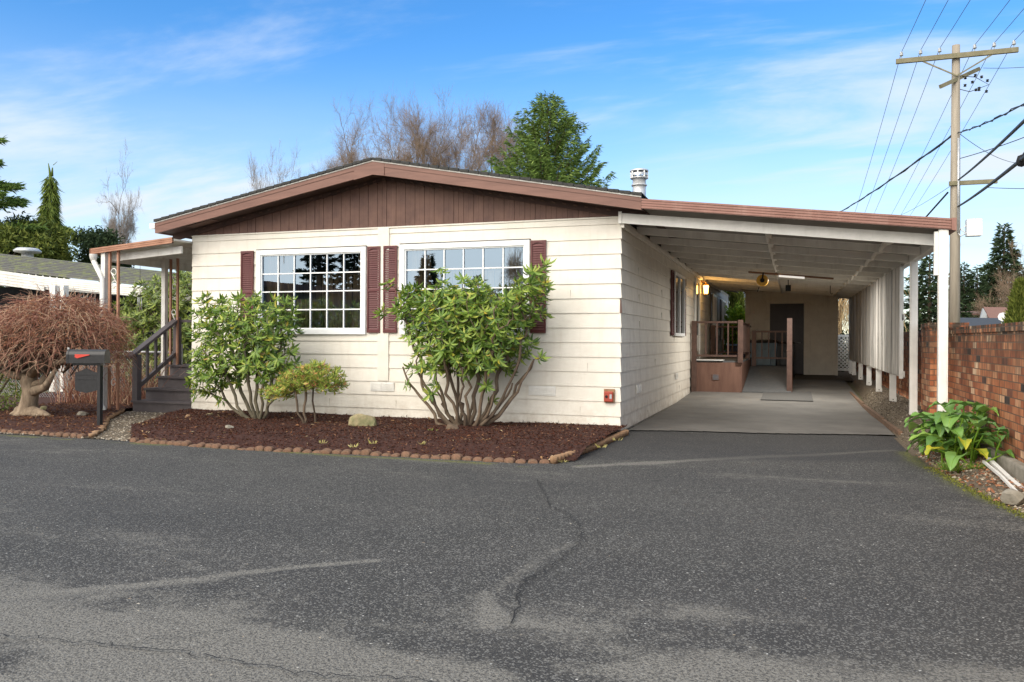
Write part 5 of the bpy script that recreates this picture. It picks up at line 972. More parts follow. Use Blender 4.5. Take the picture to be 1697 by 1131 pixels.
# ------------------------------------------------------------ utility pole and wires
PO = at(1581, 420, D=26); PX, PY = PO[0], PO[1]; pzt = at(1581, 68, D=26)[2]
up = thing('utility_pole', 'tall grey wooden utility pole with a crossarm beyond the brick wall', 'utility pole', (PX, PY, 0))
mb = MB(); mb.tube([(PX, PY, -.2), (PX, PY, 5), (PX, PY, pzt)], [.165, .15, .115], 18); mb.build('pole', 'wood', up)
xl, xr = 5.345, 8.81; za = 10.40
mb = MB(); mb.box(xl, xr, PY - .22, PY - .12, za - .09, za + .06); arm = mb.build('crossarm', 'woodm', up)
for x_ in [xl + .16, xl + .72, xl + 1.27, xr - 1.20, xr - .66, xr - .12]:
    mb = MB(); mb.lathe((x_, PY - .17, za + .06), [(.012, 0), (.012, .10), (.055, .10), (.06, .13), (.04, .15), (.055, .17), (.035, .22), (.0, .24)], 10); mb.build('insulator', 'porcelain', arm)
mb = MB(); mb.bar((PX - 1.0, PY - .18, za - .08), (PX, PY - .16, za - .65), .03, .04); mb.bar((PX + 1.0, PY - .18, za - .08), (PX, PY - .16, za - .65), .03, .04); mb.build('brace', 'woodm', up)
mb = MB(); mb.bar((PX - .52, PY - .5, za - 1.05), (PX + .75, PY + .5, za - .30), .09, .12); mb.build('cross_brace', 'woodm', up)
mb = MB(); rr_ = random.Random(2)
for i in range(10): q = (PX + .55 + rr_.uniform(-.3, .4), PY + rr_.uniform(-.2, .3), za - .75 + rr_.uniform(-.45, .25)); mb.lathe(q, [(.0, 0), (.05, .02), (.03, .05), (.05, .08), (.0, .10)], 8)
mb.tube([(PX, PY, za - .6), (PX + .55, PY, za - .7), (PX + .95, PY + .1, za - .95), (PX + .4, PY, za - 1.15), (PX, PY, za - 1.0)], .012, 5)
mb.build('strain_insulator', 'dark', up)
zb_ = at(1605, 298, D=26)[2]; mb = MB(); mb.box(PX - .2, PX + 1.15, PY - .2, PY - .1, zb_ - .06, zb_ + .07); mb.build('lower_arm', 'woodm', up)
mb = MB(); mb.tube([(PX + .06, PY - .17, at(1, 232, D=26)[2]), (PX + .06, PY - .19, at(1, 388, D=26)[2])], .035, 8); mb.tube([(PX + .06, PY - .19, at(1, 388, D=26)[2]), (PX + .12, PY - .2, at(1, 394, D=26)[2]), (PX + .45, PY - .2, at(1, 385, D=26)[2])], .02, 6); mb.build('riser_conduit', 'steel', up)
q = at(1606, 372, D=26); mb = MB(); mb.box(q[0] - .16, q[0] + .26, PY - .25, PY + .1, q[2] - .26, q[2] + .27); tb = mb.build('service_box', 'vinyl', up); mb = MB(); mb.bar((PX + .1, PY - .1, q[2] - .05), (q[0] - .1, PY - .1, q[2] + .12), .03, .03); mb.bar((PX + .1, PY - .1, q[2] + .0), (q[0] - .1, PY - .1, q[2] - .22), .03, .03); mb.build('bracket', 'steel', tb)
def wire(a, b, sag, r_, m, lab, grp='overhead wires', name='overhead_wire', n_=24, twist=0, cat='wire'):
    a, b = np.array(a, float), np.array(b, float); pts = []
    for t in np.linspace(0, 1, n_):
        p_ = a + (b - a) * t; p_[2] -= sag * 4 * t * (1 - t); pts.append(p_)
    mb = MB(); mb.tube(pts, r_, 5, cap=False)
    if twist: mb.tube([p_ + np.array([.035 * sin(i * 1.7), 0, .035 * cos(i * 1.7)]) for i, p_ in enumerate(pts)], r_ * .8, 4, cap=False)
    tag(mb.build(name, m, loc=tuple(a)), lab, cat, grp)
names = ['outermost left', 'second from the left', 'third from the left', 'third from the right', 'second from the right', 'outermost right']
for i, x_ in enumerate([xl + .16, xl + .72, xl + 1.27, xr - 1.20, xr - .66, xr - .12]):
    zt = za + .27
    wire((x_, PY - .17, zt), (x_ + (.5), PY + 75, zt - 1.5), 1.4, .009, 'wirelt', f'thin power line running back behind the carport from the crossarm insulator {names[i]}', 'power lines running away from the pole')
    wire((x_, PY - .17, zt), (x_ - .4, PY - 55, zt - .3), 1.2, .009, 'wirelt', f'thin power line running forward overhead from the crossarm insulator {names[i]}', 'power lines running toward the viewer')
def D26(px, py, d=26): return at(px, py, D=d)
cabs = [((1574, 218), 26, (1360, 362), 60, .2, .03, 1, 'twisted black service cable dropping left behind the carport roof'),
        ((1583, 213), 26, (1740, 135), 14, .1, .016, 1, 'twisted black service cable rising right from the middle of the pole'),
        ((1585, 256), 26, (1740, 200), 20, .05, .012, 0, 'thin dark cable running right above the thick cables'),
        ((1585, 291), 26, (1740, 146), 9, .05, .026, 0, 'upper thick black communication cable running up right from the pole'),
        ((1585, 335), 26, (1740, 214), 9, .05, .030, 0, 'lower thick black communication cable with a round splice'),
        ((1568, 312), 26, (1500, 390), 34, .0, .03, 0, 'thick black cable going down left behind the carport fascia'),
        ((1634, 303), 26, (1760, 303), 18, .02, .010, 0, 'thin level cable leaving the lower arm to the right'),
        ((1585, 213), 26, (1700, 262), 40, .3, .010, 0, 'thin slack cable descending right from the middle of the pole'),
        ((1625, 105), 26, (1760, 95), 20, .05, .008, 0, 'thin wire running right just below the crossarm'),
        ((1574, 300), 26, (1450, 360), 60, .3, .008, 0, 'thin low wire running left from the lower arm')]
for (a, da, b, db, sg, r_, tw, lab) in cabs: wire(D26(*a, da), D26(*b, db), sg, r_, 'wire', lab, None, 'overhead_cable', 26, tw, 'cable')
q = at(1690, 258, D=11.5); mb = MB(); mb.lathe((q[0], q[1], q[2] - .09), [(.0, 0), (.05, .02), (.07, .09), (.05, .16), (.0, .18)], 12); mb.bar((q[0], q[1], q[2] + .05), (q[0] + .05, q[1], q[2] + .13), .03, .03); tag(mb.build('cable_splice', 'dark', loc=tuple(q)), 'round black splice case hanging on the lower thick cable', 'splice')
# ------------------------------------------------------------ shrubs
def hull_pts(n_, f, box):
    out = []
    while len(out) < n_:
        q = rng.uniform(box[0], box[1], (400, 3)); out += [p_ for p_ in q if f(p_)]
    return np.array(out[:n_])
def mindist(P, d):
    keep = []
    for p_ in P:
        if all(np.sum((p_ - q) ** 2) > d * d for q in keep): keep.append(p_)
    return np.array(keep)
def whorls(tips, dirs, nl, L_, W_, spread=(55, 95), tpl=LEAF8, double=True):
    """a rosette of leaves round each shoot tip"""
    P, D, U, WS = [], [], [], []
    for t, d in zip(tips, dirs):
        d = d / np.linalg.norm(d); a0 = rng.random() * 6.28; so_ = rng.normal() * 12 + (28 if rng.random() < .15 else 0); ws_ = rng.uniform(.7, 1.15); s1 = np.cross(d, [.3, .2, .9]); s1 /= np.linalg.norm(s1); s2 = np.cross(d, s1); k = rng.integers(nl[0], nl[1])
        for j in range(k):
            a = a0 + j * 6.283 / k + rng.normal() * .15; sp = R(rng.uniform(*spread) + so_); q = d * cos(sp) + (s1 * cos(a) + s2 * sin(a)) * sin(sp)
            P.append(t + d * rng.uniform(-.02, .01)); D.append(q); U.append(d); WS.append(ws_ * rng.uniform(.8, 1.1))
        if double:
            for j in range(int(k * .6)):
                a = a0 + j * 6.283 / (k * .6) + .4; sp = R(rng.uniform(spread[0] + 15, spread[1] + 30)); q = d * cos(sp) + (s1 * cos(a) + s2 * sin(a)) * sin(sp)
                P.append(t - d * rng.uniform(.03, .08)); D.append(q); U.append(d); WS.append(ws_ * rng.uniform(.8, 1.15))
    P, D, U = map(np.array, (P, D, U)); D[:, 2] -= .10
    sc_l = rng.uniform(*L_, len(P)) * np.array(WS); return stamp(P, D, sc_l, sc_l * rng.uniform(*W_, len(P)), tpl, np.cross(np.cross(norm(D), U), norm(D)) * -1 + rng.normal(size=P.shape) * .12)
def shrub(name, lab, cat, base, stems, tipsF, dirsF, leaf, bark='bark', rt=.0035, e=2.3, rmax=.05, nl=(7, 11), LL=(.09, .14), WW=(.26, .34), alpha=.3, jit=.22, step=.07, dens=None, spread=(50, 92), inner=None, n1=7):
    th = thing(name, lab, cat, tuple(base))
    A, par, dr, tips = grow(stems, tipsF, step, alpha, jit, (0, 0, 1), sag=.0)
    r_ = skel_radii(par, rt, e, rmax); mb = MB(); skel_tubes(A, par, r_, mb, n1, .007)
    mb.build('branches', bark, th)
    tp = A[tips]; dd = norm(dirsF(tp) + dr[tips] * .6 + rng.normal(size=tp.shape) * .2)
    V, F = whorls(tp, dd, nl, LL, WW, spread); fastmesh('leaves', V, F, leaf, th, smooth=False)
    return th
# right rhododendron (the larger)
bx = at(775, 708, Z=.08)
Yc = bx[1]
def crown2(p_):
    x, y, z = p_; r_ = (y - (Yc + .02)) / .62
    u = (x + 1.95) / (.72 + .36 * min(1, max(0, (z - .95) / .7)))                     # -1 .. 1
    top = 1.98 + .13 * cos(u * 6.5 + .6) + .10 * sin(u * 13) + (.17 if u > .78 else 0) - (.16 if u < -.8 else 0) + .07 * sin(x * 23 + y * 17)
    low = .93 - .16 * (1 - u * u) * .3 - .28 * max(0, -u - .5) + .15 * max(0, u - .6) + .08 * sin(x * 15 + 2)
    return abs(u) < 1 and u * u * .9 + r_ * r_ < 1 and low < z < top - r_ * r_ * .35 and (z > top - .45 or r_ < -.35 or rng.random() < .16) and sin(x * 9 + 1) * sin(z * 8 + y * 7) > -.72
T2 = mindist(hull_pts(2600, crown2, ([-3.2, Yc - .8, .7], [-.65, Yc + .8, 2.4])), .145)
T2 = np.concatenate([T2, [at(450 + 180, 520, Y=Yc), at(640, 470, Y=Yc), at(895, 445, Y=Yc), at(905, 470, Y=Yc), at(728, 445, Y=Yc), at(899, 590, Y=Yc - .1), at(672, 640, Y=Yc - .1), at(712, 655, Y=Yc - .3), at(808, 640, Y=Yc - .3), at(720, 640, Y=Yc - .25), at(820, 665, Y=Yc + .1), at(680, 610, Y=Yc)]])
sb = [(bx[0] + dx, bx[1] + dy, .05) for dx, dy in ((-.20, 0), (-.12, -.05), (-.04, .05), (.04, -.05), (.10, .02), (.17, -.02))]
# main stems fan out as arcs
def fan(bases, ends, k=7, bow=.25, jit=.015):
    """pre-grown thick stems: list of polylines"""
    out = []
    for b, e_ in zip(bases, ends):
        b = np.array(b); e_ = np.array(e_); pts = []
        for t in np.linspace(0, 1, k):
            q = b + (e_ - b) * t; q[:2] = b[:2] + (e_[:2] - b[:2]) * (t ** (.62)); q = q + rng.normal(size=3) * jit * (1 if 0 < t < 1 else 0); pts.append(q)
        out.append(pts)
    return out
def shrub2(name, lab, cat, base, fans, T, dirsF, leaf, bark, rt=.0035, e=2.3, rmax=.05, nl=(8, 13), LL=(.10, .165), WW=(.23, .31), alpha=.25, jit=.25, step=.07, spread=(50, 92), n1=8, rfl=1.25, tpl=LEAF8, fr=(.0, .0)):
    th = thing(name, lab, cat, tuple(base)); pos = []; par0 = []
    for pts in fans:
        s0 = len(pos)
        for i, q in enumerate(pts): pos.append(q); par0.append(-1 if i == 0 else len(pos) - 2)
    n0 = len(pos); A = np.zeros((n0 + len(T) * 42, 3)); A[:n0] = pos; PL = np.zeros(len(A)); par = list(par0); dr = [np.array([0, 0, 1.])] * n0
    for i in range(n0):
        if par[i] >= 0: PL[i] = PL[par[i]] + np.linalg.norm(A[i] - A[par[i]]); d = A[i] - A[par[i]]; dr[i] = d / np.linalg.norm(d)
    n = n0; tips = []; cen = np.mean([f_[-1] for f_ in fans], axis=0)
    order = np.argsort(np.linalg.norm(T - np.array(base), axis=1))
    for k in order:
        t = T[k]; ok = np.ones(n, bool); ok[:n0] = [par[i] >= 0 for i in range(n0)]; d = np.linalg.norm(A[:n] - t, axis=1) + (~ok) * 5; i = int(np.argmin(d + alpha * PL[:n] + np.maximum(0, A[:n, 2] - t[2]) * .8)); L_ = np.linalg.norm(A[i] - t)
        m_ = max(1, min(40, int(round(L_ / step)))); p0 = A[i].copy(); c1 = p0 + dr[i] * L_ * .4 + rng.normal(size=3) * jit * L_ * .3; prev = i
        for j in range(1, m_ + 1):
            u = j / m_; q = (1 - u) ** 2 * p0 + 2 * u * (1 - u) * c1 + u * u * t
            if j < m_: q = q + rng.normal(size=3) * jit * step * .5
            dd = q - A[prev]; dd /= max(np.linalg.norm(dd), 1e-9); A[n] = q; PL[n] = PL[prev] + np.linalg.norm(q - A[prev]); par.append(prev); dr.append(dd); prev = n; n += 1
        tips.append(prev)
    A = A[:n]; r_ = skel_radii(par, rt, e, rmax); j_ = 0
    for pts in fans:
        for i in range(len(pts)): r_[j_] = max(r_[j_], fr[0] * (1 - i / len(pts)) + fr[1]); j_ += 1
    mb = MB(); skel_tubes(A, np.array(par), r_, mb, n1, .006, rfl); mb.build('branches', bark, th)
    tp = A[tips]; dd = norm(dirsF(tp) + np.array(dr)[tips] * .5 + rng.normal(size=tp.shape) * .2)
    if leaf:
        V, F = whorls(tp, dd, nl, LL, WW, spread, tpl); fastmesh('leaves', V, F, leaf, th)
    return th, A, par, np.array(dr), tips
out2 = lambda tp: norm(tp - np.array([bx[0], Yc, 1.1])) * .8 + np.array([0, -.35, .55])
ends = [at(px, py, Y=Yc + dy) for px, py, dy in ((668, 610, 0), (690, 600, -.3), (716, 600, .2), (735, 590, -.35), (757, 590, .25), (775, 600, -.3), (795, 600, .1), (812, 600, -.3), (835, 605, .15), (860, 600, -.15), (880, 605, 0), (745, 600, -.1), (700, 640, -.1), (725, 650, .2), (765, 630, -.35), (790, 640, .25), (825, 640, -.2), (850, 635, .1), (885, 595, .1))]
bs = [(bx[0] + (e_[0] - bx[0]) * .16, bx[1] + (e_[1] - bx[1]) * .2, .03) for e_ in ends]
shrub2('rhododendron', 'large vase shaped rhododendron with thick bare stems in front of the right window', 'shrub', bx, fan(bs, ends, 9, jit=.02), T2, out2, 'rhodo', 'bark', rt=.0055, e=2.05, rmax=.055, fr=(.020, .009))
# left rhododendron
b1 = at(432, 700, Z=.08); Y1 = b1[1]
def crown1(p_):
    x, y, z = p_; u = (x + 5.40) / .80; r_ = (y - Y1) / .52
    top = 1.86 + .10 * sin(u * 7 + 1) - .22 * max(0, -u - .45) - .30 * max(0, u - .55) + .08 * sin(x * 21 + y * 15); low = .86 - .45 * max(0, -u) - .15 * max(0, u) + .08 * sin(x * 17)
    return abs(u) < 1 and u * u * .85 + r_ * r_ < 1 and low < z < top - r_ * r_ * .3 and (z > top - .5 or r_ < -.3 or rng.random() < .3)
T1 = mindist(hull_pts(2200, crown1, ([-6.5, Y1 - .7, .3], [-4.35, Y1 + .7, 2.1])), .142)
T1 = np.concatenate([T1, [at(px, py, Y=Y1 - .1) for px, py in ((312, 640), (322, 660), (345, 655), (362, 670), (318, 610), (475, 640), (455, 650), (440, 640), (330, 625), (390, 640), (480, 610), (340, 610), (465, 625), (450, 625), (365, 630))]])
ends = [at(px, py, Y=Y1 + dy) for px, py, dy in ((345, 615, 0), (365, 600, -.25), (385, 590, .2), (405, 585, -.25), (425, 580, .15), (440, 590, -.2), (455, 600, .1), (470, 610, -.1))]
bs = [(b1[0] - .02 + (e_[0] - b1[0]) * .10, b1[1] + (e_[1] - b1[1]) * .15, .03) for e_ in ends]
shrub2('rhododendron', 'smaller sprawling rhododendron beside the entry steps in front of the left window', 'shrub', b1, fan(bs, ends, 8, jit=.02), T1, lambda tp: norm(tp - np.array([b1[0], Y1, 1.0])) * .8 + np.array([0, -.35, .5]), 'rhodo', 'barkg', rt=.005, e=2.05, rmax=.055, LL=(.09, .15), fr=(.015, .009))
# the small pieris
bp_ = at(505, 706, Z=.08)
def crownp(p_):
    x, y, z = p_
    return any(((x - cx_) / rx) ** 2 + ((y - bp_[1]) / .3) ** 2 + ((z - cz_) / rz_) ** 2 < 1 for cx_, cz_, rx, rz_ in CL)
CL = []
for px, py, rx, rz_ in ((470, 650, .16, .09), (492, 632, .22, .13), (520, 618, .20, .10), (545, 625, .22, .10), (553, 640, .14, .10), (515, 636, .22, .10), (455, 655, .12, .07)):
    q = at(px, py, Y=bp_[1]); CL.append((q[0], q[2], rx, rz_))
Tp = mindist(hull_pts(1500, crownp, ([-4.95, bp_[1] - .32, .3], [-3.5, bp_[1] + .32, 1.05])), .080)
e1 = [at(508, 655, Y=bp_[1]), at(490, 650, Y=bp_[1] - .1), at(500, 648, Y=bp_[1] + .1)]; e2 = [at(520, 640, Y=bp_[1] + .08), at(545, 622, Y=bp_[1] + .08)]
b2 = at(525, 704, Z=.08); b3 = at(521, 668, Y=b2[1])
fans = fan([(bp_[0], bp_[1], .04), (bp_[0] + .02, bp_[1], .04)], e1[:2], 6, jit=.012) + [[np.array((b2[0], b2[1], .04)), at(523, 690, Y=b2[1]), at(519, 668, Y=b2[1]), at(520, 650, Y=b2[1]), at(526, 635, Y=b2[1]), at(537, 624, Y=b2[1]), at(547, 618, Y=b2[1])]]
shrub2('pieris_shrub', 'small two stemmed shrub with orange tinted leaf tips between the rhododendrons', 'shrub', bp_, fans, Tp, lambda tp: np.array([0, -.3, .9]) + rng.normal(size=tp.shape) * .25, 'pieris', 'bark', rt=.0028, e=2.0, rmax=.032, nl=(9, 14), LL=(.055, .10), WW=(.17, .24), step=.045, spread=(30, 80))
# background rhododendron behind the porch
cb = np.array([-11.0, 4.2, 0])
def crownb(p_):
    x, y, z = p_; u = (x + 10.6) / 2.5; r_ = (y - 4.2) / 1.3
    return u * u + r_ * r_ + ((z - 1.3) / 1.55) ** 2 < 1 and (u * u + r_ * r_ + ((z - 1.3) / 1.55) ** 2 > .55 or rng.random() < .1) and r_ < .5
Tb = mindist(hull_pts(2200, crownb, ([-13.4, 2.8, .3], [-8, 5.6, 2.95])), .15)
shrub2('rhododendron', 'tall yellow green rhododendron behind the side porch and chain link fence', 'shrub', cb, fan([cb + [dx, 0, .02] for dx in (-.3, -.1, .1, .3)], [cb + [-1.4, 0, 1.2], cb + [-.5, -.3, 1.3], cb + [.6, -.2, 1.3], cb + [1.6, 0, 1.2]], 7), Tb, lambda tp: norm(tp - np.array([-10.6, 4.4, 1.2])) + np.array([.1, -.3, .4]), 'rhodobg', 'bark', rt=.006, rmax=.06, LL=(.11, .17), step=.12)
# ------------------------------------------------------------ the bare weeping maple
mbase = at(48, 694, Z=.08); MC = np.array([mbase[0] + .12, mbase[1], 0])
mp_ = thing('weeping_maple', 'bare weeping laceleaf maple with a domed reddish twig crown behind the mailbox', 'tree', tuple(mbase))
Rm, ztop = 1.20, 1.93
CTR = np.array([at(38, 560, D=11.9)[0], mbase[1], 0])
# trunk
mb = MB(); tk = [at(46, 698, Y=mbase[1]), at(47, 690, Y=mbase[1]), at(50, 672, Y=mbase[1]), at(52, 655, Y=mbase[1]), at(48, 640, Y=mbase[1]), at(50, 628, Y=mbase[1])]
mb.tube(tk, [.23, .15, .122, .118, .122, .11], 16)
for a, b in (((60, 690), (84, 697)), ((38, 690), (18, 696)), ((55, 690), (66, 699))): mb.tube([at(*a, Y=mbase[1]) - np.array([0, .05, 0]), at((a[0] + b[0]) / 2, (a[1] + b[1]) / 2 + .5, Y=mbase[1] - .12), at(*b, Y=mbase[1] - .2)], [.09, .06, .02], 9)
mb.build('trunk', 'maplebark', mp_)
mb = MB(); limbs = [((50, 632), (62, 612), (86, 600)), ((54, 650), (72, 640), (84, 615)), ((54, 658), (76, 650), (92, 622)), ((46, 632), (20, 630), (-8, 618)), ((48, 628), (40, 608), (20, 596)), ((52, 628), (75, 612), (112, 606)), ((50, 630), (55, 600), (60, 580)), ((84, 612), (120, 600), (150, 596))]
for i, (a, b, c_) in enumerate(limbs):
    d_ = (-.2, .1, -.3, -.3, .3, -.1, 0, .15)[i]; mb.tube([at(*a, Y=mbase[1]), at(*b, Y=mbase[1] + d_ * .6), at(*c_, Y=mbase[1] + d_)], [.085, .06, .03], 8)
mb.build('limbs', 'maplebark', mp_)
# dome of twigs: arcs running out and down from inner nodes
Vt = MB(); nA = 3600; rg = np.random.default_rng(11)
segs = []
for i in range(nA):
    a = rg.random() * 6.283; q = sqrt(rg.random()); r0 = Rm * q * .92
    top = ztop - .62 * (q ** 2.3) - .04; th_ = rg.random() ** 1.7 * (.62 if q > .35 else .45)
    p0 = CTR + np.array([r0 * cos(a), r0 * sin(a) * .85, top - th_]); ln = rg.uniform(.18, .48); ou = np.array([cos(a), sin(a), 0]); ou = ou + rg.normal(size=3) * .75; ou[2] *= .35; ou /= np.linalg.norm(ou)
    up_ = rg.uniform(-.1, .35) if th_ > .1 else rg.uniform(.05, .45); pts = []
    for t in np.linspace(0, 1, 5): pts.append(p0 + ou * ln * t + np.array([0, 0, up_ * ln * t - (.75 * ln) * t * t * (1.0 if q > .5 else .5)]) + rg.normal(size=3) * .012)
    if np.linalg.norm((pts[-1] - CTR)[:2] / [1, .85]) > Rm * 1.04: continue
    segs.append(pts)
def tubes_fast(segs, r0, r1, m, nm, par, n=3, seed=1):
    S = np.array(segs); k, L_, _ = S.shape; T_ = norm(np.gradient(S, axis=1)); ref = norm(np.random.default_rng(seed).normal(size=(k, 1, 3))); U = norm(np.cross(T_, ref)); W_ = np.cross(T_, U)
    rad = np.linspace(1, 0, L_)[None, :, None] * (np.asarray(r0)[:, None, None] - r1) + r1; V = []
    for j in range(n): a = 2 * pi * j / n; V.append(S + (U * cos(a) + W_ * sin(a)) * rad)
    V = np.stack(V, 2).reshape(-1, 3); idx = (np.arange(k)[:, None, None] * L_ + np.arange(L_ - 1)[None, :, None]) * n + np.arange(n)[None, None]; nxt = (np.arange(n) + 1) % n; idn = (np.arange(k)[:, None, None] * L_ + np.arange(L_ - 1)[None, :, None]) * n + nxt[None, None]
    F = np.stack([idx, idn, idn + n, idx + n], -1).reshape(-1, 4); return fastmesh(nm, V, F, m, par)
segs2 = []
for i in range(220):      # structural arcs from limbs to dome, and shoots sticking out on top
    a = rg.random() * 6.283; q = sqrt(rg.random()) * .95; e_ = CTR + np.array([Rm * q * cos(a), Rm * .85 * q * sin(a), ztop - .62 * q ** 2.3 - rg.uniform(.1, .4)]); s0 = np.array([tk[-1][0], tk[-1][1], .8]) + rg.normal(size=3) * [.3, .2, .06]
    c_ = (s0 + e_) / 2 + np.array([0, 0, .28]) + rg.normal(size=3) * .12; segs2.append([(1 - t) ** 2 * s0 + 2 * t * (1 - t) * c_ + t * t * e_ + rg.normal(size=3) * .015 for t in np.linspace(0, 1, 9)])
tubes_fast(segs2, rg.uniform(.010, .026, len(segs2)), .004, 'bark', 'boughs', mp_, 5)
segs3 = []
for i in range(260):
    a = rg.random() * 6.283; q = sqrt(rg.random()); p0 = CTR + np.array([Rm * q * .95 * cos(a), Rm * .8 * q * sin(a), ztop - .60 * q ** 2.3 - .06]); d = norm(np.array([cos(a) * q, sin(a) * q, .75]) + rg.normal(size=3) * .45) * rg.uniform(.08, .26)
    segs3.append([p0 + d * t + rg.normal(size=3) * .008 for t in np.linspace(0, 1, 5)])
tubes_fast(segs + segs3, rg.uniform(.0028, .0075, len(segs) + len(segs3)), .0015, 'mapletwig', 'twigs', mp_)
k_ = 5200; a = rg.random(k_) * 6.283; q = np.sqrt(rg.random(k_)); P = CTR + np.stack([Rm * .97 * q * np.cos(a), Rm * .83 * q * np.sin(a), ztop - .60 * q ** 2.3 - .03 - rg.random(k_) ** 1.5 * .30], 1); D = rg.normal(size=P.shape); D[:, 2] -= .4
V, F = stamp(P, D, rg.uniform(.02, .05, k_), .012, QUADL); fastmesh('dry_leaves', V, F, 'mapleleaf', mp_)
# bare brown shrub under the maple and canes
cb2 = at(120, 690, Z=.05) + np.array([-.6, 1.4, 0]); segs = []
for i in range(420):
    b_ = cb2 + np.array([rg.uniform(-1.1, 1.0), rg.uniform(-.3, .5), 0]); d = np.array([rg.normal() * .35, rg.normal() * .2, 1]) * rg.uniform(.5, 1.15); segs.append([b_ + d * t + np.array([0, 0, -.15 * t * t]) + rg.normal(size=3) * .02 for t in np.linspace(0, 1, 6)])
bs_ = thing('bare_shrub', 'dry brown bare shrub behind the maple trunk and mailbox', 'shrub', tuple(cb2)); tubes_fast(segs, rg.uniform(.004, .009, len(segs)), .002, 'mapletwig', 'canes', bs_)
# low green bush far left
def blobleaf(name, lab, c_, rad, n_, m, ln, wd, cat='shrub', tpl=LEAF8, bark='bark', kind='leaves', shell=.5):
    th = thing(name, lab, cat, (c_[0], c_[1], 0)); rad = np.array(rad, float); d = norm(rng.normal(size=(n_, 3))); r_ = (shell + (1 - shell) * rng.random((n_, 1)) ** .6); P = np.array(c_) + d * rad * r_ * (1 + .18 * np.sin(d[:, :1] * 9 + d[:, 2:] * 7)); P = P[P[:, 2] > .05]; D = norm(P - np.array(c_)) + rng.normal(size=P.shape) * .6
    V, F = stamp(P, D, rng.uniform(*ln, len(P)), rng.uniform(*wd, len(P)), tpl); fastmesh(kind, V, F, m, th)
    mb = MB()
    for i in range(7): mb.tube([(c_[0] + rng.uniform(-.1, .1) * rad[0], c_[1], 0), tuple(np.array(c_) + norm(rng.normal(size=3)) * rad * .5), tuple(np.array(c_) + norm(rng.normal(size=3)) * rad * .9)], [.03, .018, .006], 5)
    mb.build('stems', bark, th); return th
q = at(5, 660, D=13.2); blobleaf('evergreen_bush', 'low mossy green bush at the left edge behind the maple trunk', (q[0] - .3, q[1], .55), (.75, .6, .6), 2600, 'rhodobg', (.03, .06), (.015, .03))
# ------------------------------------------------------------ neighbour's home on the left
nb_ = thing('neighbour_house', 'neighbouring home with mossy roof and long white awning at the far left', 'house', (-17, 7, 0))
a0, a1 = at(-140, 416, D=25), at(330, 462, D=22.3); b0, b1_ = at(-140, 440, D=23.0), at(330, 486, D=20.5)
MT['mossroof'] = mat('mossy grey shingles', (.12, .118, .11), .95, col2=(.19, .21, .09), nscale=5, bump=.8, bscale=30, nmin=.46, nmax=.66)
def slabq(mb, p, th): mb.hexa([p[0] - [0, 0, th], p[0], p[1] - [0, 0, th], p[1], p[2] - [0, 0, th], p[2], p[3] - [0, 0, th], p[3]])
mb = MB(); slabq(mb, [b0, a0, b1_, a1], .06)
for i in range(9):   # shingle courses
    t = i / 9; t2 = (i + .9) / 9; slabq(mb, [b0 + (a0 - b0) * t + [0, 0, .025], b0 + (a0 - b0) * t2 + [0, 0, .006], b1_ + (a1 - b1_) * t + [0, 0, .025], b1_ + (a1 - b1_) * t2 + [0, 0, .006]], .02)
mb.build('roof', 'mossroof', nb_)
ax_ = norm(b1_ - b0); nrm = np.array([ax_[1], -ax_[0], 0]); nrm = nrm / np.linalg.norm(nrm)
c0 = b0 - [0, 0, .10]; c1 = b1_ - [0, 0, .10]; e0 = at(-140, 470, D=20.2); e1 = at(330, 502, D=18.6)
mb = MB(); slabq(mb, [e0, c0, e1, c1], .05)
for i in range(40): t = i / 40; mb.bar(e0 + (e1 - e0) * t + [0, 0, .012], c0 + (c1 - c0) * t + [0, 0, .012], .03, .03)
mb.build('awning', 'oldwhite', nb_)
f0, f1, f2 = at(-140, 440, D=20.0), at(72, 467, D=19.4), at(330, 490, D=18.5)
mb = MB()
for p_, q_, h_ in ((f0, f1, .34), (f1, f2, .24)):
    p_ = p_.copy(); q_ = q_.copy(); mb.hexa([p_ - [0, 0, h_], p_, p_ - [0, 0, h_] + nrm * -.03, p_ + nrm * -.03, q_ - [0, 0, h_], q_, q_ - [0, 0, h_] + nrm * -.03, q_ + nrm * -.03])
    for i in range(1, 5): mb.bar(p_ - [0, 0, h_ * i / 5] + nrm * .004, q_ - [0, 0, h_ * i / 5] + nrm * .004, .014, .012)
mb.build('fascia', 'oldwhite', nb_)
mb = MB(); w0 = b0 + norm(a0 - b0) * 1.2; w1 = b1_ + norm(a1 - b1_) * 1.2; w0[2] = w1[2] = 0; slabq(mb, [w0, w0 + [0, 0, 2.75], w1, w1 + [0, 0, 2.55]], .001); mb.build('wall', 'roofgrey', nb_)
for px in (90, 106, -30): q_ = at(px, 500, D=19.0); mb = MB(); w_ = .08 if px != 106 else .055; mb.box(q_[0] - w_, q_[0] + w_, q_[1] - .07, q_[1] + .07, 0, 2.48); mb.build('post', 'white', nb_)
mb = MB(); g0, g1 = at(132, 492, D=19.6), at(157, 494, D=19.6)
for t in np.linspace(0, 1, 5): p_ = g0 + (g1 - g0) * t; mb.bar(p_, p_ - [0, 0, .32], .012, .012)
for z_ in (0, .12): mb.bar(g0 - [0, 0, z_], g1 - [0, 0, z_], .012, .012)
mb.build('trellis', 'steel', nb_)
q_ = at(44, 428, D=24.2); mb = MB(); mb.lathe((q_[0], q_[1], q_[2] - .03), [(.16, -.1), (.16, .02), (.36, .05), (.37, .10), (.28, .17), (.0, .19)], 14); mb.build('roof_vent', 'steel', nb_)
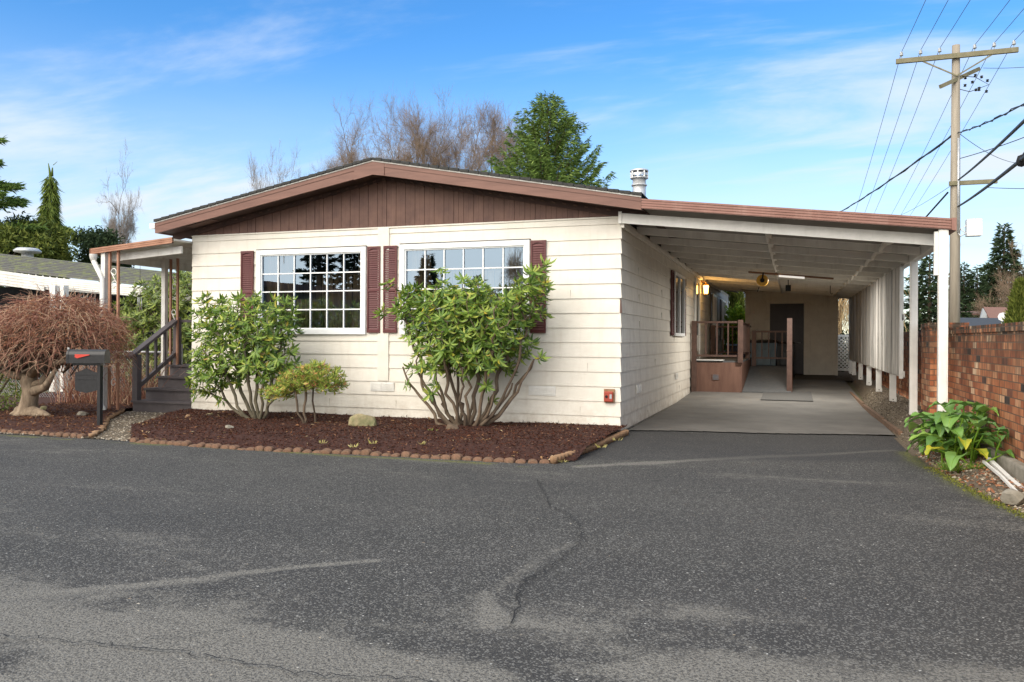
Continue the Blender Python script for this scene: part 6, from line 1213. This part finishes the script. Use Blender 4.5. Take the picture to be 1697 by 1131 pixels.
# ------------------------------------------------------------ far trees
def conifer(name, lab, base, H, rad, m='fir', n_wh=26, droop=-.15, tiplift=.2, blades=26000, bl=(.10, .26), bw=.03, z0f=.12, prof=lambda t: (1 - t) ** .85, group=None, nb=7, hang=.0, bark='bark', dens_tip=.6, top_taper=1, seed=1, lump=.18):
    g = np.random.default_rng(seed); base = np.array(base, float); th = thing(name, lab, 'tree', tuple(base), group)
    mb = MB(); mb.tube([base, base + [0, 0, H * .5], base + [0, 0, H * .98]], [H * .022 + .05, H * .013 + .03, .015], 8); mb.build('trunk', bark, th)
    segs, BP, BD = [], [], []; nbr = n_wh * nb
    tot = 0; br = []
    for i in range(nbr):
        t = z0f + (1 - z0f) * (i + g.random()) / nbr; a = i * 2.4 + g.normal() * .3; L_ = rad * prof(t) * g.uniform(1 - lump * 1.4, 1 + lump) + .12; br.append((t, a, L_)); tot += L_ ** 1.25
    for t, a, L_ in br:
        o = np.array([cos(a), sin(a), 0]); p0 = base + [0, 0, H * t]; u = np.linspace(0, 1, 6); P = p0 + o * (L_ * u)[:, None] + np.array([0, 0, 1.]) * ((droop * L_) * u * 1.2 + tiplift * L_ * u ** 2.5)[:, None]; segs.append(P)
        k = max(6, int(blades * L_ ** 1.25 / tot)); uu = g.random(k) ** dens_tip; q = p0 + o * (L_ * uu)[:, None] + np.array([0, 0, 1.]) * ((droop * L_) * uu * 1.2 + tiplift * L_ * uu ** 2.5)[:, None]
        wdt = L_ * .30 * (1 - uu * .75) + .05; side = np.array([-sin(a), cos(a), 0]); sgn = g.choice([-1, 1], k); off = g.random(k) ** .8; q = q + side * (wdt * off * sgn)[:, None] + np.array([0, 0, 1.]) * (-off * wdt * .25 + g.normal(size=k) * .03)[:, None]
        d = o * .8 + side * (sgn * .7)[:, None] + g.normal(size=(k, 3)) * .35; d[:, 2] += -.1 - hang; BP.append(q); BD.append(d)
    tubes_fast(segs, np.array([.012 + .012 * b[2] for b in br]), .004, bark, 'limbs', th, 4)
    P = np.concatenate(BP); D = np.concatenate(BD); V, F = stamp(P, D, g.uniform(*bl, len(P)), g.uniform(.6, 1.4, len(P)) * bw, QUADL); fastmesh('crown', V, F, m, th); return th
c_ = at(905, 500, D=38); H = at(905, 158, D=38)[2] - .2
conifer('cedar_tree', 'broad green cedar rising behind the roof beside the metal flue', (c_[0], c_[1], .2), H, 4.6, 'cedar', 30, .12, .42, 95000, (.14, .36), .045, .15, prof=lambda t: (1 - t) ** .74 * 1.0, nb=10, seed=4, lump=.22)
c_ = at(1663, 540, D=70); H = at(1663, 362, D=70)[2]
conifer('fir_tree', 'tallest dark fir at the right edge beyond the brown roofed house', (c_[0], c_[1], 0), H, 3.1, 'fir', 22, -.16, .05, 15000, (.3, .65), .11, .12, nb=6, seed=8, lump=.34)
for i, (px, py, d_, r_, sd_, lab) in enumerate(((1597, 428, 78, 1.9, 3, 'thin dark fir just right of the utility pole'), (1619, 432, 78, 1.9, 5, 'slim dark fir second from the utility pole'), (1636, 440, 80, 2.2, 9, 'small dark fir close against the tallest right hand fir'), (1540, 405, 50, 2.9, 6, 'dark fir seen between the carport posts'), (1690, 440, 74, 2.5, 12, 'dark fir at the extreme right edge behind the tallest fir'), (1585, 446, 80, 2.0, 13, 'small dark fir behind the foot of the utility pole'))):
    c_ = at(px, 540, D=d_); H = at(px, py, D=d_)[2]; conifer('fir_tree', lab, (c_[0], c_[1], 0), H, r_, 'fir', 18, -.15, .05, 9000, (.28, .6), .10, .05, nb=6, seed=sd_, lump=.35)
c_ = at(82, 440, D=42); H = at(82, 296, D=42)[2]
conifer('weeping_cedar', 'narrow weeping cedar with a forked tip behind the mossy roof', (c_[0], c_[1], 0), H, 1.9, 'weepcedar', 26, -.75, -.35, 24000, (.35, .75), .05, .2, prof=lambda t: .95 * (1 - t) ** 1.15, nb=6, hang=1.6, seed=21, lump=.42)
mb = MB(); q_ = at(82, 300, D=42); mb.tube([q_ - [0, 0, .5], at(79, 290, D=42), at(77, 279, D=42)], [.09, .05, .02], 5); mb.tube([at(83, 300, D=42), at(84, 286, D=42)], [.08, .03], 5); mb.tube([at(85, 282, D=42), at(92, 276, D=42)], [.02, .01], 4)
mb.tube([at(86, 384, D=42), at(104, 384, D=42), at(118, 388, D=42), at(134, 404, D=42)], [.07, .05, .035, .015], 5)
ww = [o for o in sc.objects if o.name.startswith('weeping_cedar')][-1]; mb.build('leader', 'weepcedar', ww)
P, D = [], []
for t in np.linspace(0, 1, 90): q_ = at(88 + 46 * t, 383 + 20 * t ** 2.4, D=42); P += [q_ + rng.normal(size=3) * .08 for _ in range(5)]; D += [np.array([.1, 0, -1.]) + rng.normal(size=3) * .15 for _ in range(5)]
V, F = stamp(np.array(P), np.array(D), rng.uniform(.2, .6, len(P)) , .05, QUADL); fastmesh('drooping_bough', V, F, 'weepcedar', ww)
c_ = at(-62, 440, D=33); H = at(-60, 200, D=33)[2]
conifer('deodar_tree', 'large conifer mostly outside the left edge with layered boughs reaching in', (c_[0], c_[1], 0), H, 4.3, 'cedar', 13, -.03, .03, 26000, (.18, .4), .06, .2, prof=lambda t: (1 - t) ** .55 * (1 + .06 * sin(t * 60)), nb=5, seed=33, lump=.3)
def clumptree(name, lab, c_, rad, n_, m, ln, wd, kk=26, seed=1, cat='tree', tr=.12):
    g = np.random.default_rng(seed); th = thing(name, lab, cat, (c_[0], c_[1], 0)); rad = np.array(rad, float); C_ = []
    while len(C_) < kk:
        q = g.uniform(-1, 1, 3)
        if np.linalg.norm(q) < 1: C_.append(np.array(c_) + q * rad * .86)
    P = np.concatenate([q + g.normal(size=(n_ // kk, 3)) * rad * .16 for q in C_]); P = P[P[:, 2] > .1]; D = g.normal(size=P.shape); D[:, 2] += .5
    V, F = stamp(P, D, g.uniform(*ln, len(P)), g.uniform(*wd, len(P)), QUADL); fastmesh('crown', V, F, m, th); mb = MB(); mb.tube([(c_[0], c_[1], 0), (c_[0], c_[1], c_[2])], [tr, tr * .4], 6)
    for q in C_[:14]: mb.tube([(c_[0], c_[1], c_[2] - rad[2] * .5), tuple(q)], [tr * .4, .02], 4)
    mb.build('trunk', 'bark', th); return th
for px, py, D_, rx, rz_, m, sd_, lab in ((30, 405, 36, 1.9, 1.2, 'fir', 2, 'dark bushy evergreen at the left behind the mossy roof'), (12, 412, 32, 1.6, 1.1, 'arbor', 7, 'light green spreading evergreen at the far left edge'), (55, 415, 34, 1.9, 1.3, 'arbor', 3, 'olive green bushy tree just left of the weeping cedar'), (165, 415, 36, 1.35, 1.1, 'fir', 5, 'dark spiky broadleaf tree above the side porch awning')):
    q = at(px, py, D=D_); clumptree('evergreen_tree', lab, (q[0], q[1], q[2] - .3), (rx, 1.3, rz_), 6500, m, (.12, .28), (.05, .10), seed=sd_)
q = at(150, 395, D=36); 
# bare trees
def baretree(lab, base, top, rad, n_, seed, m='twig', rt=.007, step=.35, name='bare_tree', cone=(.35, 1.0), e=2.3, flat=1.0, grp=None, nfine=9):
    """recursive: limbs fork outward and upward, ending in sprays of fine twigs"""
    g = np.random.default_rng(seed); base = np.array(base, float); H = top - base[2]; th = thing(name, lab, 'tree', tuple(base), grp); mb = MB(); fine = []
    zc_, rz2 = base[2] + H * (cone[0] + cone[1]) / 2, H * (cone[1] - cone[0]) / 2; cen = np.array([base[0], base[1], zc_ - rz2 * .35])
    def inside(p_): return True or ((p_[0] - base[0]) / rad) ** 2 + ((p_[1] - base[1]) / (rad * flat)) ** 2 + ((p_[2] - zc_) / rz2) ** 2 < 1 or p_[2] < zc_
    def branch(p, d, L_, r_, lev):
        k = 6; pts = [p]; rr = [r_]; q = p.copy(); dd = d.copy()
        for i in range(k):
            dd = norm(dd + g.normal(size=3) * .10 + np.array([0, 0, .03])); q = q + dd * L_ / k; pts.append(q.copy()); rr.append(r_ * (1 - .5 * (i + 1) / k))
            if lev > 0 and not inside(q) and i > 0: break
            if lev >= 1 and g.random() < nfine * .1:
                for _ in range(2): fd = norm(dd + g.normal(size=3) * .75 + norm(q - cen) * .5); fine.append((q.copy(), fd, g.uniform(.35, .9) * min(1., rad / 2.2)))
        mb.tube(pts, rr, 7 if r_ > .06 else 4 if r_ > .02 else 3, cap=False)
        if lev >= 5 or r_ < rt * .9:
            for _ in range(int(nfine * .28)): fd = norm(dd + g.normal(size=3) * .85); fine.append((q.copy(), fd, g.uniform(.4, 1.0) * min(1., rad / 2.2)))
            return
        if lev == 0:      # a wide fan of main limbs that fills the rounded crown
            kk = 11; top_ = np.array([rad, rad * flat, 2 * rz2])
            for j in range(kk):
                a = j * 2.4 + g.normal() * .25; po = R(8 + 66 * sqrt((j + .5) / kk) + g.normal() * 4); nd = np.array([cos(a) * sin(po), sin(a) * sin(po), cos(po)]); reach = 1 / sqrt(np.sum((nd / top_) ** 2)); branch(q.copy(), nd, reach * g.uniform(.42, .55), r_ * g.uniform(.30, .45), 1)
            return
        kk = g.integers(2, 4)
        for j in range(kk):
            a = g.random() * 6.28; s1 = norm(np.cross(dd, [.1, .2, 1.0] if abs(dd[2]) < .9 else [1., 0, 0])); s2 = np.cross(dd, s1); sp = g.uniform(.40, .95)
            nd = norm(dd * cos(sp) + (s1 * cos(a) + s2 * sin(a)) * sin(sp)); branch(q.copy(), nd, L_ * g.uniform(.58, .80), r_ * .56 * g.uniform(.6, .8) ** .5 * (1.22 if j == 0 else 1), lev + 1)
        for i in (2, 4):
            if lev and g.random() < .6 and i < len(pts): branch(pts[i].copy(), norm(dd + g.normal(size=3) * .7), L_ * .55, rr[i] * .45, lev + 2)
    r0 = max(.10, H * .017); branch(base, np.array([0, 0, 1.]), H * cone[0] * 1.02, r0, 0)
    segs = []
    for q, fd, L_ in fine:
        c_ = g.normal(size=3) * .12 * L_ + np.array([0, 0, .12 * L_]); segs.append([q + fd * L_ * t + c_ * t * t for t in (0, .33, .66, 1)])
        for _ in range(2): t = g.uniform(.2, .8); b_ = q + fd * L_ * t + c_ * t * t; f2 = norm(fd + g.normal(size=3) * .6) * L_ * .45; segs.append([b_ + f2 * u for u in (0, .33, .66, 1)])
    S_ = np.array(segs); e_ = S_[:, -1] - base; kz = H / np.percentile(e_[:, 2], 98); sc3 = np.array([rad / np.percentile(np.abs(e_[:, 0]), 97), rad * flat / np.percentile(np.abs(e_[:, 1]), 97), H / np.percentile(e_[:, 2], 98)])
    segs = list((S_ - base) * sc3 + base); mb.v = [tuple((np.array(q) - base) * sc3 + base) for q in mb.v]; mb.build('trunk', 'barkg' if m == 'twig' else m, th)
    segs = [segs[i] for i in g.permutation(len(segs))[:26000]]
    if segs: tubes_fast(segs, np.full(len(segs), rt * .36), rt * .15, m, 'twigs', th)
    return th
for px, py, ln_, n_, sd_, lab in ((655, 184, 3.6, 330, 1, 'leftmost of the three big bare trees behind the roof ridge'), (716, 194, 2.8, 260, 2, 'middle bare tree of the three behind the roof ridge'), (783, 203, 3.3, 330, 3, 'right hand bare tree behind the roof, next to the cedar')):
    b_ = at(px - 6, 540, D=44); baretree(lab, (b_[0], b_[1], .2), at(px, py, D=44)[2], ln_ * 1.2, n_, sd_, rt=.010, cone=(.50, 1.0), step=.38)
b_ = at(600, 540, D=47); baretree('smaller bare tree spreading at the left of the three big bare trees', (b_[0], b_[1], .2), at(590, 212, D=47)[2], 2.4, 190, 5, rt=.009, cone=(.5, 1.0))
b_ = at(418, 500, D=60); baretree('small pale bare tree above the left slope of the roof', (b_[0], b_[1], .2), at(418, 268, D=60)[2], 2.6, 110, 6, 'twigfar', rt=.013, cone=(.35, 1.), step=.5, nfine=3)
b_ = at(214, 500, D=55); baretree('slender pale bare tree above the side porch awning', (b_[0], b_[1], .2), at(214, 312, D=55)[2], 1.5, 90, 8, 'twigfar', rt=.012, cone=(.4, 1.), step=.5, nfine=3)
# ------------------------------------------------------------ right hand far houses
h2 = thing('distant_house', 'brown roofed house with pale blue grey gable beyond the brick wall', 'house', tuple(at(1640, 540, D=45) * [1, 1, 0]))
dd_ = lambda px, py, d_=45: at(px, py, D=d_)
mb = MB(); slabq(mb, [dd_(1639, 519), dd_(1629, 501, 46), dd_(1682, 519), dd_(1676, 501, 46)], .12); slabq(mb, [dd_(1580, 512, 50), dd_(1580, 509, 53), dd_(1628, 512, 50), dd_(1632, 508, 53)], .1); mb.build('roof', 'roofbrown', h2)
mb = MB(); P_ = [dd_(1624, 522, 45.4), dd_(1629, 503, 45.4), dd_(1640, 522, 45.4)]; mb.poly(P_, (0, .3, 0)); mb.poly([dd_(1624, 521.5, 45.4), dd_(1682, 521.5, 45.4), dd_(1682, 560, 45.4), dd_(1624, 560, 45.4)], (0, .3, 0)); mb.build('wall', 'bluegrey', h2)
h3 = thing('distant_shed', 'low dark roofed building directly behind the brick wall', 'building', tuple(at(1630, 540, D=33) * [1, 1, 0]))
mb = MB(); slabq(mb, [dd_(1574, 537, 30), dd_(1580, 519, 34), dd_(1700, 537, 30), dd_(1690, 519, 34)], .1); mb.build('roof', 'roofgrey', h3); mb = MB(); mb.poly([dd_(1580, 538, 31), dd_(1695, 538, 31), dd_(1695, 590, 31), dd_(1580, 590, 31)], (0, .3, 0)); mb.build('wall', 'bluegrey', h3)
sg = thing('road_sign', 'white octagonal back of a small road sign on a post beyond the brick wall', 'sign', tuple(at(1660, 540, D=24) * [1, 1, 0])); q = at(1660, 517, D=24)
mb = MB(); mb.tube([(q[0], q[1], 0), (q[0], q[1], q[2] + .1)], .02, 6); mb.build('post', 'steel', sg); mb = MB(); mb.tube([(q[0], q[1] - .05, q[2]), (q[0] + .02, q[1] - .02, q[2])], .13, 8); mb.build('plate', 'vinyl', sg)
q = at(1690, 500, D=26); 
def column_tree(lab, px, py, D_, r_, m, seed, n_=9000, name='arborvitae'):
    g = np.random.default_rng(seed); q = at(px, py, D=D_); H = q[2]; th = thing(name, lab, 'tree', (q[0], q[1], 0)); t = g.random(n_) ** .8; a = g.random(n_) * 6.28; rr = r_ * (np.minimum(1, (1 - t) * 2.4) ** .75) * (.75 + .3 * g.random(n_)) * (1 + .16 * np.sin(a * 5 + t * 9)); P = np.stack([q[0] + rr * np.cos(a), q[1] + rr * np.sin(a), .1 + t * (H - .1)], 1); D = np.stack([np.cos(a) * .4, np.sin(a) * .4, np.ones(n_)], 1) + g.normal(size=(n_, 3)) * .3
    V, F = stamp(P, D, g.uniform(.10, .25, n_), .04, QUADL); fastmesh('crown', V, F, m, th); mb = MB(); mb.tube([(q[0], q[1], 0), (q[0], q[1], H * .9)], [.08, .02], 6); mb.build('trunk', 'bark', th)
column_tree('clipped dark green arborvitae at the right edge above the brick wall', 1690, 462, 22, .30, 'arbor', 3)
column_tree('second clipped arborvitae half cut off by the right edge', 1712, 452, 22, .34, 'arbor', 4)
column_tree('tall yellow green arborvitae seen in the gap between house and shed', 1211, 400, 30, .33, 'arbor', 5)
column_tree('shorter yellow green arborvitae right of the tall one in the gap', 1221, 470, 30, .30, 'arbor', 6, 5000)
q = at(1219, 545, D=27); blobleaf('bright_bush', 'bright green bush behind the landing railing', (q[0], q[1], q[2] - .05), (.5, .5, .85), 2600, 'limegreen', (.08, .15), (.03, .06))
blobleaf('dark_bush', 'dark green bush showing through the white lattice panel', (3.75, 18.0, .85), (.7, .35, .65), 2200, 'fir', (.05, .12), (.03, .05))
b_ = at(1392, 540, D=32); 
dg = thing('dry_willow', 'tan drooping bare willow beyond the lattice panel', 'tree', (b_[0], b_[1], 0)); segs = []
g = np.random.default_rng(9)
for i in range(700):
    p0 = np.array([b_[0] + g.normal() * .9, b_[1] + g.normal() * .6, g.uniform(2.0, 4.2)]); d = np.array([g.normal() * .5, 0, -1]) * g.uniform(.6, 1.6); segs.append([p0 + d * t + np.array([g.normal() * .03, 0, .4 * (1 - t)]) for t in (0, .3, .6, 1)])
tubes_fast(segs, np.full(len(segs), .010), .005, MT.setdefault('strawtwig', leafmat('straw twig', [(0, (.42, .28, .13)), (1, (.62, .48, .28))], 0, .8, .1)), 'twigs', dg); mb = MB(); mb.tube([(b_[0], b_[1], 0), (b_[0], b_[1], 3.4)], [.12, .05], 6)
for i in range(12): mb.tube([(b_[0], b_[1], 2 + i * .12), (b_[0] + g.normal() * .8, b_[1] + g.normal() * .4, 3.4 + g.random())], [.03, .012], 4)
mb.build('trunk', 'bark', dg)
b_ = at(1670, 540, D=48); baretree('bare tan tree in front of the tall fir at the right edge', (b_[0] + .6, b_[1], 0), at(1690, 420, D=48)[2], 2.0, 110, 31, 'twig', rt=.012, cone=(.3, 1.), step=.4, nfine=6)
b_ = at(1228, 540, D=60); baretree('small bare tree in the gap between house and shed', (b_[0], b_[1], 0), at(1228, 400, D=60)[2], 1.4, 60, 41, 'twigfar', rt=.012, cone=(.35, 1.), step=.5, nfine=4)
hg = thing('distant_cottage', 'pale house corner seen in the gap between the house and the shed', 'house', tuple(at(1226, 540, D=40) * [1, 1, 0])); mb = MB(); mb.poly([at(1216, 488, D=40), at(1260, 488, D=40), at(1260, 560, D=40), at(1216, 560, D=40)], (0, .4, 0)); mb.build('wall', 'bluegrey', hg); mb = MB(); slabq(mb, [at(1212, 489, D=39.5), at(1222, 470, D=42), at(1262, 489, D=39.5), at(1262, 470, D=42)], .1); mb.build('roof', 'roofgrey', hg)
# ------------------------------------------------------------ arum clump and weeds by the post
ar = thing('arum_plant', 'clump of broad glossy leaves with a few yellow ones by the nearest carport post', 'plant', (3.75, -1.5, .1))
g = np.random.default_rng(5)
def bigleaf(P0, P1, w_, L_, fold=.28, m=0):
    """petiole P0->P1 then a folded arrow shaped blade arching over"""
    P0, P1 = np.array(P0, float), np.array(P1, float); d = P1 - P0; h = norm(np.array([d[0], d[1], 0]) + g.normal(size=3) * [.15, .15, 0]); s_ = np.array([-h[1], h[0], 0])
    n_ = 9; u = np.linspace(0, 1, n_); ang = R(g.uniform(0, 45)) - u * R(g.uniform(45, 95)); pts = [P1.copy()]
    for i in range(1, n_): pts.append(pts[-1] + (h * cos(ang[i]) + np.array([0, 0, sin(ang[i])])) * L_ / n_)
    pts = np.array(pts); wd = w_ * np.array([.50, .92, 1.0, .93, .80, .63, .44, .24, .02]) / 2; V, F = [], []
    for i in range(n_):
        upv = np.array([0, 0, 1.]) * cos(ang[i]) - h * sin(ang[i]); wv = .012 * sin(i * 1.9 + g.random() * 3)
        back = -h * cos(ang[i]) * (.07 if i == 0 else 0)
        V += [pts[i] - s_ * wd[i] + upv * (wd[i] * fold * 1.5 + wv) + back, pts[i] - s_ * wd[i] * .5 + upv * wd[i] * fold * .4, pts[i], pts[i] + s_ * wd[i] * .5 + upv * wd[i] * fold * .4, pts[i] + s_ * wd[i] + upv * (wd[i] * fold * 1.5 - wv) + back]
    for i in range(n_ - 1):
        for j in range(4): a = i * 5 + j; F.append([a, a + 1, a + 6, a + 5])
    return np.array(V), np.array(F)
LV, LF, LM, nb2 = [], [], [], 0; pet = MB()
ycol = []
leaves = []
for i in range(104):
    bx_, by_ = 3.86 + g.normal() * .16, -1.45 + g.normal() * .27; a = g.uniform(0, 6.28); r_ = g.uniform(.05, .36) ** .9; hz = g.uniform(.12, .50) * (1.15 - r_)
    if bx_ + r_ * cos(a) < 3.66: continue
    leaves.append((bx_, by_, bx_ + r_ * cos(a) - .06, by_ + r_ * sin(a) * 1.1 - .05, stripz(np.array(bx_), np.array(by_)) + hz, g.uniform(.10, .19), g.uniform(.22, .36), 0))
for px, py, w_, L_, y_ in ((1620, 690, .17, .30, 0), (1650, 712, .15, .30, 0), (1575, 705, .15, .26, 0), (1556, 722, .14, .24, 0), (1540, 738, .13, .20, 0)):
    q = at(px, py, Y=-1.9); leaves.append((3.85, -1.5, q[0], q[1], q[2], w_, L_, 0))
for px, py in ((1556, 738), (1622, 738), (1600, 722)): q = at(px, py, Y=-2.15); leaves.append((3.8, -1.8, q[0], q[1], max(q[2], .16), .12, .2, 1))
for bx_, by_, x_, y_, z_, w_, L_, m_ in leaves:
    z_ = max(float(z_), .12); x_ = min(x_, 4.12); V, F = bigleaf((bx_, by_, .05), (x_, y_, z_), w_, L_); V[:, 0] = np.minimum(V[:, 0], 4.18); V[:, 2] = np.maximum(V[:, 2], .03); LV.append(V); LF.append(F + nb2); nb2 += len(V); LM += [m_] * len(F)
    Vr = V.reshape(-1, 5, 3)[:, 2]; pet.tube([tuple(q + [0, 0, .002]) for q in Vr[:-1]], list(np.linspace(.0045, .001, len(Vr) - 1)), 4)
    mid = np.array([(bx_ + x_) / 2 * .5 + bx_ * .5, (by_ + y_) / 2 * .5 + by_ * .5, z_ * .6]); pet.tube([(bx_, by_, .03), mid, (min(x_, 4.15), y_, z_)], [.011, .009, .006], 6)
fastmesh('leaves', np.concatenate(LV), np.concatenate(LF), ['arum', 'arumy'], ar, smooth=True, mi=LM); pet.build('leaf_stalks', 'limegreen', ar)
def tuft(px, py, n_, r_, L_, m, lab, z=.05, cat='grass tuft', name='grass_tuft', w_=.007):
    c_ = at(px, py, Z=z); a = rng.random(n_) * 6.28; P = np.stack([c_[0] + np.cos(a) * rng.random(n_) * r_, c_[1] + np.sin(a) * rng.random(n_) * r_, np.full(n_, z)], 1); D = np.stack([np.cos(a), np.sin(a), rng.uniform(.5, 1.6, n_)], 1) + rng.normal(size=(n_, 3)) * .2
    V, F = stamp(P, D, rng.uniform(L_ * .5, L_, n_), w_, BLADE); tag(fastmesh(name, V, F, m, loc=tuple(c_)), lab, cat)
tuft(1578, 772, 170, .09, .13, 'grass', 'bright grass tuft in front of the arum leaves, the larger of two', .05); tuft(1619, 770, 110, .07, .10, 'grass', 'small grass tuft in front of the arum leaves, nearer the wall', .06)
wd_ = [(535, 738, 'left of the centre rock'), (560, 742, 'just left below the tan rock'), (588, 744, 'below the tan rock'), (650, 745, 'right of the tan rock by the edging'), (620, 738, 'under the tan rock'), (500, 735, 'below the small orange tipped shrub'), (718, 716, 'green weed left of the brown round rock'), (890, 770, 'at the front right edging'), (935, 765, 'at the right corner of the bed'), (860, 772, 'on the road side of the edging'), (700, 738, 'near the edging below the large rhododendron'), (530, 705, 'at the foot of the thin shrub stem'), (1025, 728, 'at the house corner beside the driveway'), (395, 715, 'below the smaller rhododendron'), (1000, 740, 'beside the log edging')]
for px, py, s_ in wd_[::2]: tuft(px, py, 12, .06, .06, 'drygrass' if 'green' not in s_ else 'grass', 'small yellowish weed ' + s_ if 'green' not in s_ else s_, .09 if py < 750 else .01, 'weed', 'weed', .012)
# moss fringe along the right asphalt edge
k_ = 1500; y_ = rng.uniform(-5.5, -1.9, k_); x_ = edgex(y_) + rng.normal(size=k_) * .035 - .02; P = np.stack([x_, y_, np.full(k_, .008)], 1); D = rng.normal(size=P.shape); D[:, 2] = np.abs(D[:, 2]) + .5; V, F = stamp(P, D, rng.uniform(.01, .025, k_), .008, QUADL); tag(fastmesh('moss_fringe', V, F, 'moss'), 'yellow green moss along the asphalt edge by the wall', 'moss', kind='stuff')
# ------------------------------------------------------------ across the street (behind the viewer, mirrored in the windows)
ho = thing('street_house', 'dark brown home across the street, only seen mirrored in the front windows', 'house', (-24, -36, 0))
RF = lambda x: 5.55 - .085 * abs(x + 37)
mb = MB(); mb.slopex(-46, -37, -46, -34, RF(-46) - .1, RF(-46), RF(-37) - .1, RF(-37)); mb.slopex(-37, -10, -46, -34, RF(-37) - .1, RF(-37), RF(-10) - .1, RF(-10)); mb.build('roof', 'roofbrown', ho)
mb = MB(); mb.box(-45, -11, -45, -34.6, 0, 3.2); mb.build('wall', 'farhouse', ho); mb = MB(); mb.poly([(-45, -34.6, 3.2), (-11, -34.6, 3.2), (-37, -34.6, 5.4)], (0, -.2, 0)); mb.build('gable_panel', 'farhouse', ho)
mb = MB(); mb.slopex(-46, -37, -34, -33.9, RF(-46) - .45, RF(-46) - .02, RF(-37) - .45, RF(-37) - .02); mb.slopex(-37, -10, -34, -33.9, RF(-37) - .45, RF(-37) - .02, RF(-10) - .45, RF(-10) - .02); mb.build('fascia', 'trimb', ho)
for x_ in (-34, -27, -20, -15): mb = MB(); mb.box(x_, x_ + 1.8, -34.58, -34.5, 1, 2.3); mb.build('window', 'vinyl', ho)
for x_, y_, H, r_, sd_, lab in ((-37.9, -52, 15.5, 2.0, 51, 'dark conifer across the street mirrored in the left window'), (-34.9, -53, 14.0, 1.6, 52, 'second dark conifer across the street mirrored in the left window'), (-28.6, -55, 8.8, 1.5, 53, 'small dark conifer across the street mirrored in the right window')):
    conifer('fir_tree', lab, (x_, y_, 0), H, r_, 'fir', 18, -.12, .1, 10000, (.3, .6), .13, .05, nb=6, seed=sd_, lump=.3, prof=lambda t: min(1, (1 - t) * 1.6) ** .8)
baretree('bare tree across the street mirrored in the right window', (-14.2, -40, 0), 10.5, 3.0, 160, 61, 'twig', rt=.012, cone=(.3, 1.), step=.5, nfine=5)
